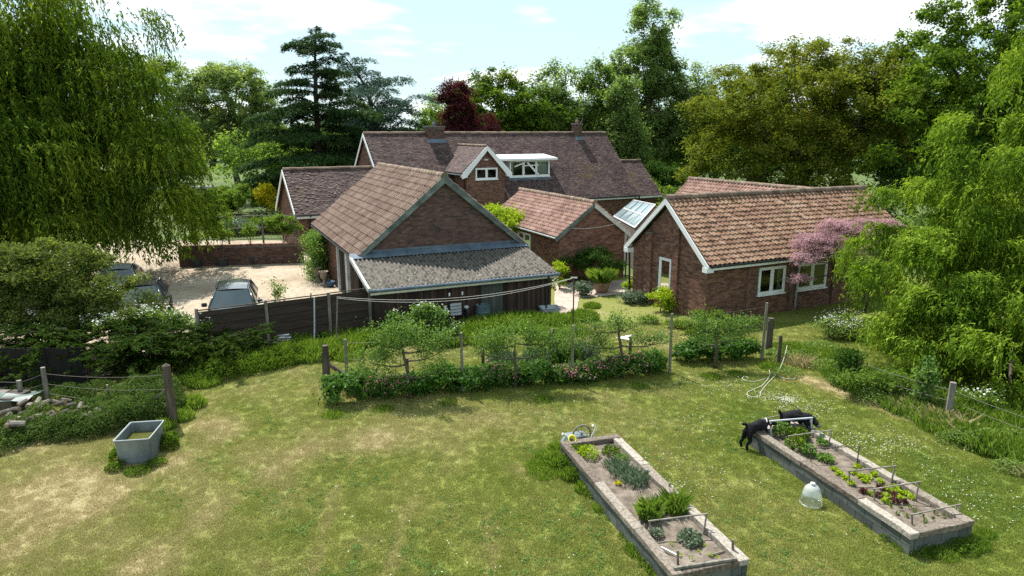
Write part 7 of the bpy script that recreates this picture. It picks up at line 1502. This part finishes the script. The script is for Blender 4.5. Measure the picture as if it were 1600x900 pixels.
# white cord lying in a tangle
def cord(name, label, paths, r, mat):
    t = thing(name, label, 'rope', tuple(gp(1195, 605)))
    for P in paths:
        pts = [gp(u, v, z) - t.location for (u, v, z) in P]; k_ = []; n_ = len(pts)
        for i in range(n_ - 1):
            p0, p1, p2, p3 = pts[max(0, i - 1)], pts[i], pts[i + 1], pts[min(n_ - 1, i + 2)]
            for j in range(5): s = j / 5; k_.append(.5 * ((2 * p1) + (p2 - p0) * s + (2 * p0 - 5 * p1 + 4 * p2 - p3) * s * s + (3 * p1 - p0 - 3 * p2 + p3) * s ** 3))
        k_.append(pts[-1]); mb = MB(); mb.tube(k_, r, 6); mb.build('strand', mat, t, smooth=True)
cord('tangled_cord', 'white cord tangled across the grass below the rough post', [[(1230, 540, .55), (1227, 552, .42), (1222, 568, .2), (1214, 583, .06), (1200, 598, .03), (1191, 609, .03), (1188, 614, .03), (1187, 619, .03), (1178, 620, .03), (1169, 618, .03), (1168, 613, .03), (1178, 608, .03), (1190, 603, .04)],
     [(1213, 580, .06), (1216, 587, .03), (1226, 591, .03), (1240, 592, .03), (1244, 588, .03), (1240, 586, .03)], [(1201, 576, .05), (1203, 584, .03), (1199, 593, .03), (1189, 604, .035)], [(1196, 591, .03), (1180, 596, .03), (1168, 595, .03), (1160, 592, .03), (1163, 588, .03), (1170, 590, .03)]], .0085, ROPE)
cord('orange_string', 'thin orange string lying beside the white cord', [[(1206, 573, .04), (1209, 577, .03), (1203, 580, .03)], [(1217, 584, .03), (1228, 586, .03), (1232, 590, .03), (1224, 594, .03), (1238, 597, .03), (1250, 594, .03)]], .007, pm('orange_string', [(.45, .22, .08), (.55, .30, .12)], 5, .8))
p = gp(978, 530); o = MB().add([(-.35, .1, .03), (.15, -.2, .03), (.25, .2, .12), (.1, .28, .03)], [(0, 1, 2), (0, 2, 3)]).build('white_sheet', WHTP); o.location = p; tag(o, 'crumpled white sheet on the bare patch of lawn by the third stake', 'sheet')

ORD = ['first', 'second', 'third', 'fourth', 'fifth', 'sixth', 'seventh', 'eighth', 'ninth', 'tenth', 'eleventh', 'twelfth', 'thirteenth', 'fourteenth', 'fifteenth', 'sixteenth', 'seventeenth', 'eighteenth', 'nineteenth', 'twentieth'] + ['further'] * 20
def relabel(obs, what, tail, rowf, rows_, key):
    g_ = {}
    for o in obs: g_.setdefault(rowf(o), []).append(o)
    for k_, l_ in g_.items():
        for i, o in enumerate(sorted(l_, key=key)): o['label'] = what(o) + ', ' + ORD[i] + ' from ' + tail + ' in the ' + rows_[k_] + ' row'
def bedx(o, b): d = o.location - b.location; return d.x * math.cos(BROT) + d.y * math.sin(BROT)
_let = [o for o in COL.objects if o.name.startswith('lettuce')]; _se = [o for o in COL.objects if o.name.startswith('seedling')]
relabel(_let, lambda o: 'dark red lettuce in the right bed' if o.data.materials[0] == L_RED else 'yellow-green lettuce in the right bed', 'the dog end', lambda o: (0 if bedx(o, b2) < .55 else 1 if bedx(o, b2) < .95 else 2) + (3 if o.data.materials[0] == L_RED else 0), ['left', 'middle', 'right'] * 2, lambda o: -o.location.y)
relabel([o for o in _se if o.location.x > 5.5], lambda o: 'small green seedling tuft in the right bed', 'the lettuces', lambda o: (0 if bedx(o, b2) < .75 else 1), ['left', 'right'], lambda o: -o.location.y)
relabel([o for o in _se if o.location.x <= 5.5], lambda o: 'tiny yellow-green seedling in the left bed', 'the hoop', lambda o: (0 if bedx(o, b1) < .73 else 1), ['left', 'right'], lambda o: -o.location.y)

# log pile with sheet
rng = np.random.default_rng(1200); lv = []
for q in range(5):
    mb = MB(); L_ = .32 + .04 * q; r_ = .055 + .012 * q
    mb.tube([(-L_ / 2, 0, 0), (0, .008, .004), (L_ / 2, 0, 0)], [r_, r_ * 1.05, r_ * .96], 7, a=.15 + .17 * q); o = mb.build('cut_log', LOGB); o.data.materials.append(LOGE)
    for f in o.data.polygons:
        if len(f.vertices) > 4: f.material_index = 1
    lv.append(o.data); bpy.data.objects.remove(o)
lp = [(u, v + 2) for u, v in [(6, 640), (14, 648), (24, 636), (30, 652), (38, 642), (20, 662), (12, 668), (44, 655), (50, 640), (46, 632), (58, 648), (36, 630), (64, 636), (70, 630), (76, 643), (88, 628), (96, 633), (104, 627), (84, 650), (112, 634), (118, 643), (126, 636), (133, 646), (142, 644), (152, 637), (158, 641), (134, 638), (100, 640), (60, 628), (4, 655), (28, 664)]]
for i, (u, v) in enumerate(lp):
    b = gp(u, v, .42); o = bpy.data.objects.new('cut_log', lv[int(rng.integers(5))]); COL.objects.link(o); o.location = b + Vector((0, 0, float(rng.uniform(-.05, .1)))); o.rotation_euler = (0, float(rng.normal() * .25), float(rng.uniform(0, 3.14)))
    tag(o, 'silver-grey cut log lying in the heap among the brambles at the left edge', 'log', 'cut logs in the heap at the left'); o.scale = (float(rng.uniform(.5, .9)),) * 3
mb = MB(); P = []; nx_, ny_ = 12, 5
for j in range(ny_ + 1):
    for i in range(nx_ + 1): P.append((-17.4 + 4.3 * i / nx_, 17.2 + .9 * j / ny_, .50 + .04 * math.sin(i * 1.3 + j) - .05 * abs(j - 2)))
mb.add(P, [(j * (nx_ + 1) + i, j * (nx_ + 1) + i + 1, (j + 1) * (nx_ + 1) + i + 1, (j + 1) * (nx_ + 1) + i) for j in range(ny_) for i in range(nx_)]); tag(mb.build('green_sheet', TARP), 'green sheet laid over the log heap at the left edge', 'tarpaulin')
mb = MB()
for i in range(7): mb.box((-17 + .55 * i, 17.6, .24), (.5, .7, .46), rz=.1 * math.sin(i * 5))
_lg = [o for o in COL.objects if o.name.startswith('cut_log')]
_ys = sorted(o.location.y for o in _lg); relabel(_lg, lambda o: 'silver-grey log in the bramble heap', 'the left', lambda o: 3 - min(3, _ys.index(o.location.y) // 8), ['rearmost', 'upper middle', 'lower middle', 'front'], lambda o: o.location.x)
kind(tag(mb.build('log_heap_core', LOGB), 'dark inside of the log heap under the green sheet', 'logs'))

# ================================================================ GROUND COVER
def cover(name, label, pix, r_, h_, n_, size, lm, seed, asp=.75, z0=0.0, cat='ground cover', tri=True):
    rng = np.random.default_rng(seed); P = np.array([tuple(gp(u, v))[:2] + (rr, hh) for (u, v, rr, hh) in pix]); w = P[:, 2] ** 2 * P[:, 3]; ii = rng.choice(len(P), n_, p=w / w.sum())
    a = rng.uniform(0, 6.283, n_); q = rng.uniform(0, 1, n_) ** .5; x = P[ii, 0] + q * P[ii, 2] * np.cos(a); y = P[ii, 1] + q * P[ii, 2] * np.sin(a) * .8
    top = P[ii, 3] * np.sqrt(np.clip(1 - q * q, 0, 1)) * (.55 + .75 * fbm(x + 50, y + 50, 2.2, seed, 3)); C = np.stack([x, y, top * rng.uniform(.25, 1, n_) ** .5], 1)
    o = scatter_leaves(name, C, size, lm, None, rng, None, .8, 0, asp, tri, np.clip(.4 * rng.uniform(0, 1, n_) + .6 * fbm(x + 9, y, 3, seed + 7, 3), 0, 1), wloc=False); tag(o, label, cat); return kind(o)
cover('bramble_patch', 'low bramble and nettle growth around the log heap at the left', [(10, 690, .7, .55), (40, 680, .8, .6), (80, 680, .8, .6), (120, 678, .8, .62), (160, 668, .9, .7), (200, 660, .9, .75), (235, 655, .8, .8), (250, 640, .8, .8), (190, 640, .9, .7), (140, 655, .8, .6), (0, 700, .7, .4), (60, 665, .6, .6), (255, 625, .6, .9), (215, 630, .8, .8), (110, 625, .6, .55), (150, 622, .8, .5), (60, 612, 1, .3)], 0, 0, 56000, .052, leafmat('bramble_leaf', [(.018, .038, .010), (.05, .085, .020), (.11, .15, .045)], .3, scale=1.2), 1300)
cover('nettle_patch', 'rough green growth at the foot of the junipers and fence', [(335, 590, .8, .6), (360, 585, .8, .6), (395, 578, .8, .55), (430, 570, .8, .6), (300, 600, .7, .4), (460, 560, .8, .6), (480, 545, .7, .6), (375, 560, .6, .5)], 0, 0, 12000, .06, L_MAP, 1301)
cover('trough_weeds', 'weeds sprouting round the water trough', [(190, 722, .28, .42), (178, 735, .2, .2), (262, 700, .28, .36), (268, 690, .2, .3), (245, 725, .25, .16), (215, 738, .3, .14)], 0, 0, 3600, .05, L_MAP, 1302)
cover('verge_growth', 'weedy growth along the wire fence on the right', [(1335, 600, .8, .4), (1375, 625, .8, .4), (1420, 640, .7, .35), (1300, 575, .9, .3), (1260, 560, .9, .25), (1500, 690, .6, .4), (1545, 700, .7, .5), (1590, 705, .8, .5), (1450, 655, .6, .3), (1230, 585, .5, .25), (1280, 545, .8, .3), (1585, 735, .5, .3), (1215, 560, .6, .4)], 0, 0, 16000, .06, L_PALE, 1303)
cover('bed_edge_weeds', 'weeds along the foot of the raised beds', [(905, 748, .3, .28), (890, 735, .3, .3), (930, 775, .25, .16), (985, 840, .25, .12), (1020, 880, .3, .16), (960, 810, .2, .1), (1225, 725, .3, .16), (1260, 745, .22, .14), (1300, 775, .25, .22), (1320, 790, .22, .14), (1345, 805, .22, .16), (1370, 822, .25, .16), (1400, 845, .3, .2), (1440, 862, .35, .16), (1500, 858, .35, .2), (1195, 700, .25, .2)], 0, 0, 6500, .04, L_MAP, 1304)
def gpt(lst): return [(gp(u, v).x, gp(u, v).y, r_, h_) for (u, v, r_, h_) in lst]
grass_patch('tall_grass', 'long grass between the board fence and the mown lawn', gpt([(330, 580, .8, .45), (370, 572, .8, .5), (410, 568, .8, .5), (450, 560, .9, .55), (490, 556, .9, .55), (530, 548, .9, .5), (560, 535, .9, .5), (600, 528, .9, .45), (460, 535, .8, .6), (510, 525, .8, .6), (580, 515, .8, .55), (320, 600, .5, .3), (640, 530, .8, .4), (545, 560, .5, .3)]), .5, 30000, L_GRS, 1310, wd=.016)
grass_patch('tall_grass', 'lush long grass in front of the lean-to', gpt([(620, 535, .7, .4), (700, 535, .8, .45), (740, 520, .9, .55), (770, 515, .9, .6), (800, 512, .9, .6), (830, 508, .9, .55), (870, 508, .8, .5), (910, 498, .7, .4), (760, 535, .7, .4), (850, 525, .7, .35), (925, 480, .4, .25), (900, 520, .6, .3)]), .5, 26000, L_GRS, 1311, wd=.016)
grass_patch('tall_grass', 'uncut grass against the far left corner of the left bed', gpt([(866, 722, .34, .26), (884, 728, .28, .32), (848, 738, .4, .12), (872, 706, .28, .24), (855, 715, .3, .16), (838, 728, .3, .1), (895, 745, .3, .25), (915, 765, .25, .2), (940, 795, .2, .14), (1000, 862, .3, .16), (1035, 892, .3, .2)]), .3, 9000, L_GRS, 1312, wd=.012)
grass_patch('tall_grass', 'long grass along the wire fence on the right', gpt([(1240, 548, .8, .25), (1290, 560, 1.0, .3), (1330, 590, .9, .35), (1380, 615, .9, .4), (1430, 640, .9, .4), (1480, 668, .8, .4), (1520, 685, .8, .45), (1570, 700, .9, .5), (1600, 720, .7, .5), (1545, 705, .5, .5), (1600, 680, 1.2, .5), (1530, 660, 1.2, .5), (1450, 625, 1.2, .45), (1400, 600, 1.2, .4)]), .4, 29000, L_GRS, 1313, wd=.015)
grass_patch('dead_grass', 'pale dead stems caught in the wire fence on the right', gpt([(1470, 660, .6, .45), (1500, 675, .6, .5), (1420, 640, .6, .4), (1560, 690, .6, .4), (1250, 570, .5, .4), (1600, 740, .4, .25)]), .4, 1400, L_STRAW, 1314, wd=.007, lean=.45)
grass_patch('bed_foot_grass', 'unmown grass fringe round the foot of the right bed', gpt([(1200, 702, .25, .14), (1235, 725, .2, .12), (1275, 748, .2, .12), (1310, 780, .2, .14), (1350, 806, .2, .14), (1385, 830, .22, .14), (1420, 855, .3, .18), (1470, 866, .3, .16), (1520, 850, .3, .2), (1540, 835, .2, .12), (1165, 690, .25, .12)]), .15, 6500, L_GRS, 1315, wd=.008)
grass_patch('post_foot_grass', 'grass tufts at the feet of the left corner post and border', gpt([(285, 655, .3, .3), (300, 635, .4, .35), (258, 670, .3, .3), (520, 650, .3, .15), (600, 640, .3, .12), (700, 630, .3, .12), (850, 625, .3, .12), (1000, 605, .3, .12), (1110, 590, .35, .15), (1150, 585, .3, .14), (1205, 575, .4, .2)]), .3, 7000, L_GRS, 1316, wd=.01)

# mown lawn blades: small tufts instanced over the lawn, tinted by the lawn's own dryness
tm = MB(); rr_ = random.Random(5)
for i in range(34):
    a = rr_.uniform(0, 6.283); r_ = .085 * math.sqrt(rr_.random()); x, y = r_ * math.cos(a), r_ * math.sin(a); h_ = rr_.uniform(.015, .045); f = rr_.uniform(0, 3.14); w_ = .0062; lx, ly = rr_.gauss(0, .016), rr_.gauss(0, .016)
    tm.add([(x - w_ * math.cos(f), y - w_ * math.sin(f), 0), (x + w_ * math.cos(f), y + w_ * math.sin(f), 0), (x + lx, y + ly, h_)], [(0, 1, 2)])
m, n = newmat('mown_blade'); o_ = n.nodes.new('ShaderNodeOutputMaterial'); at_ = n.nodes.new('ShaderNodeAttribute'); at_.attribute_type = 'INSTANCER'; at_.attribute_name = 'dry'
av = n.nodes.new('ShaderNodeAttribute'); av.attribute_name = 'v'; ma = n.nodes.new('ShaderNodeMath'); ma.operation = 'MULTIPLY_ADD'; ma.inputs[1].default_value = .42; n.links.new(av.outputs['Fac'], ma.inputs[0])
mb_ = n.nodes.new('ShaderNodeMath'); mb_.operation = 'ADD'; mb_.inputs[1].default_value = -.16; n.links.new(at_.outputs['Fac'], mb_.inputs[0]); n.links.new(mb_.outputs[0], ma.inputs[2])
c_ = grass_colour(n, ma.outputs[0], 22.0, 1.22); d_ = n.nodes.new('ShaderNodeBsdfDiffuse'); tl2 = n.nodes.new('ShaderNodeBsdfTranslucent'); ms = n.nodes.new('ShaderNodeMixShader'); ms.inputs[0].default_value = .35
n.links.new(c_, d_.inputs[0]); n.links.new(c_, tl2.inputs[0]); n.links.new(d_.outputs[0], ms.inputs[1]); n.links.new(tl2.outputs[0], ms.inputs[2]); n.links.new(ms.outputs[0], o_.inputs[0])
tuft_me = bpy.data.meshes.new('blade_tuft'); tuft_me.from_pydata(tm.v, [], tm.f); tuft_me.update(); tuft_me.materials.append(m); at = tuft_me.attributes.new('v', 'FLOAT', 'POINT'); at.data.foreach_set('value', np.array(tm.a, dtype=np.float32))
tuft_ob = bpy.data.objects.new('blade_tuft', tuft_me)
rng = np.random.default_rng(1400); NT = 80000
yy_ = 9.5 + 17 * rng.uniform(0, 1, NT) ** 1.0; xx_ = rng.uniform(-1, 1, NT) * (.78 * yy_ + 1.2); 
def inbed(x, y, o, w, L):
    dx, dy = x - o[0], y - o[1]; lx = dx * math.cos(BROT) + dy * math.sin(BROT); ly = -dx * math.sin(BROT) + dy * math.cos(BROT); return (lx > .0) & (lx < w) & (ly < 0) & (ly > -L)
ok = ~inbed(xx_, yy_, (1.12, 14.71), 1.46, 5.14) & ~inbed(xx_, yy_, (5.78, 15.48), 1.5, 4.74)
gx, gy_ = np.array(f0)[:2], np.array(f1)[:2]; side_ = (gy_[0] - gx[0]) * (yy_ - gx[1]) - (gy_[1] - gx[1]) * (xx_ - gx[0]); ok &= ~((side_ > 0) & (xx_ < -4.6))
def inbld(x, y, o, r, x0, x1, y0, y1):
    dx, dy = x - o[0], y - o[1]; c, s = math.cos(r), math.sin(r); lx = dx * c + dy * s; ly = -dx * s + dy * c; return (lx > x0) & (lx < x1) & (ly > y0) & (ly < y1)
ok &= ~inbld(xx_, yy_, (-6.38, 27.36), R(24.6), -.3, 7.7, -3.3, 11) & ~inbld(xx_, yy_, (7.61, 25.98), R(25.9), .1, 12, .2, 5.4) & ~((xx_ < -11.5) & (yy_ > 18.5)) & ~((xx_ > 2.1) & (xx_ < 5.5) & (yy_ > 30.2))
xx_, yy_ = xx_[ok], yy_[ok]; dr, zz_ = lawn_dry(xx_, yy_); keep_ = rng.uniform(0, 1, len(xx_)) > np.clip(dr - .62, 0, .5) * 1.2; xx_, yy_, dr, zz_ = xx_[keep_], yy_[keep_], dr[keep_], zz_[keep_]
pm_ = bpy.data.meshes.new('mown_grass'); pm_.vertices.add(len(xx_)); pm_.vertices.foreach_set('co', np.stack([xx_, yy_, zz_ - .002], 1).astype(np.float32).ravel()); at = pm_.attributes.new('dry', 'FLOAT', 'POINT'); at.data.foreach_set('value', dr.astype(np.float32))
mg = bpy.data.objects.new('mown_grass', pm_); COL.objects.link(mg); tag(mg, 'short mown grass blades of the lawn', 'grass'); kind(mg)
ng = bpy.data.node_groups.new('mown_grass', 'GeometryNodeTree'); ng.interface.new_socket('Geometry', in_out='INPUT', socket_type='NodeSocketGeometry'); ng.interface.new_socket('Geometry', in_out='OUTPUT', socket_type='NodeSocketGeometry')
gi = ng.nodes.new('NodeGroupInput'); go = ng.nodes.new('NodeGroupOutput'); mp_ = ng.nodes.new('GeometryNodeMeshToPoints'); ip = ng.nodes.new('GeometryNodeInstanceOnPoints'); oi = ng.nodes.new('GeometryNodeObjectInfo'); oi.inputs['Object'].default_value = tuft_ob; oi.inputs['As Instance'].default_value = True
rv_ = ng.nodes.new('FunctionNodeRandomValue'); rv_.data_type = 'FLOAT_VECTOR'; rv_.inputs[0].default_value = (0, 0, 0); rv_.inputs[1].default_value = (0, 0, 6.283)
rs_ = ng.nodes.new('FunctionNodeRandomValue'); rs_.data_type = 'FLOAT'; rs_.inputs[2].default_value = .7; rs_.inputs[3].default_value = 1.35
ng.links.new(gi.outputs[0], mp_.inputs[0]); ng.links.new(mp_.outputs[0], ip.inputs['Points']); ng.links.new(oi.outputs['Geometry'], ip.inputs['Instance']); ng.links.new(rv_.outputs[0], ip.inputs['Rotation']); ng.links.new(rs_.outputs[1], ip.inputs['Scale']); ng.links.new(ip.outputs[0], go.inputs[0])
md = mg.modifiers.new('tufts', 'NODES'); md.node_group = ng
# clover and plantain rosettes in the greener parts
rng = np.random.default_rng(1450); cx_ = rng.uniform(-1, 1, 5200); cy_ = 9.8 + 15 * rng.uniform(0, 1, 5200) ** 1.3; cx_ = cx_ * (.78 * cy_ + 1); ok = (fbm(cx_ + 80, cy_ + 80, .9, 61, 3) > .5) & (lawn_dry(cx_, cy_)[0] < .5) & ~inbed(cx_, cy_, (1.12, 14.71), 1.46, 5.14) & ~inbed(cx_, cy_, (5.78, 15.48), 1.5, 4.74) & ~((cx_ < -11) & (cy_ > 16.5)) & (cy_ < 21.5)
cx_, cy_ = cx_[ok], cy_[ok]; ii = rng.integers(0, len(cx_), 26000); Cq = np.stack([cx_[ii] + rng.normal(size=26000) * .045, cy_[ii] + rng.normal(size=26000) * .045, rng.uniform(.012, .04, 26000)], 1)
o = scatter_leaves('clover', Cq, .030, L_APP, None, rng, None, 1.4, 0, .9, True, wloc=False); tag(o, 'dark little clover patches scattered through the mown lawn', 'clover'); kind(o)
# daisies and clover
rng = np.random.default_rng(1500); DC = []
for (u, v, r_, k_) in [(1228, 625, .35, 200), (1205, 620, .6, 120), (1110, 600, 1.2, 220), (1330, 690, 1.0, 170), (1400, 690, .8, 130), (1380, 700, 1.2, 130), (1480, 760, 1.0, 90), (1260, 640, .9, 220), (1000, 720, 1.4, 130), (1130, 740, .9, 30), (1100, 660, 1.5, 90), (700, 850, 3, 60), (900, 640, 2.5, 60), (600, 640, 2, 30), (1300, 800, 1.5, 20), (1540, 800, .8, 40), (1060, 760, .3, 30)]:
    c = gp(u, v); q = rng.normal(size=(k_, 2)) * r_ * .6; DC.append(np.stack([c.x + q[:, 0], c.y + q[:, 1] * .8, rng.uniform(.025, .045, k_)], 1))
DC = np.concatenate(DC); ok = ~inbed(DC[:, 0], DC[:, 1], (1.12, 14.71), 1.46, 5.14) & ~inbed(DC[:, 0], DC[:, 1], (5.78, 15.48), 1.5, 4.74); DC = DC[ok]
N_ = np.tile([0, 0, 1.0], (len(DC), 1)) + rng.normal(size=DC.shape) * .25; V, F = leaf_arrays(DC, rnd_dirs(len(DC), rng) * [1, 1, .1], nrm(N_), rng.uniform(.018, .034, len(DC)), rng.uniform(.018, .034, len(DC)), rng)
o = npmesh('daisies', V, F, L_WHT, None, v=np.repeat(rng.uniform(0, 1, len(DC)), 4)); tag(o, 'white daisies scattered over the lawn, thickest on the right', 'daisies'); kind(o)

# faint summer haze: one closed box of thin air round camera and scene
if HAZE > 0:
    m, n = newmat('thin_haze'); o_ = n.nodes.new('ShaderNodeOutputMaterial'); pv = n.nodes.new('ShaderNodeVolumePrincipled'); pv.inputs['Color'].default_value = (.80, .88, .95, 1); pv.inputs['Density'].default_value = HAZE; pv.inputs['Anisotropy'].default_value = .2
    n.links.new(pv.outputs[0], o_.inputs['Volume']); mb = MB(); mb.box((0, 600, 14), (2400, 1900, 30.2)); hz = mb.build('haze', m); kind(hz)
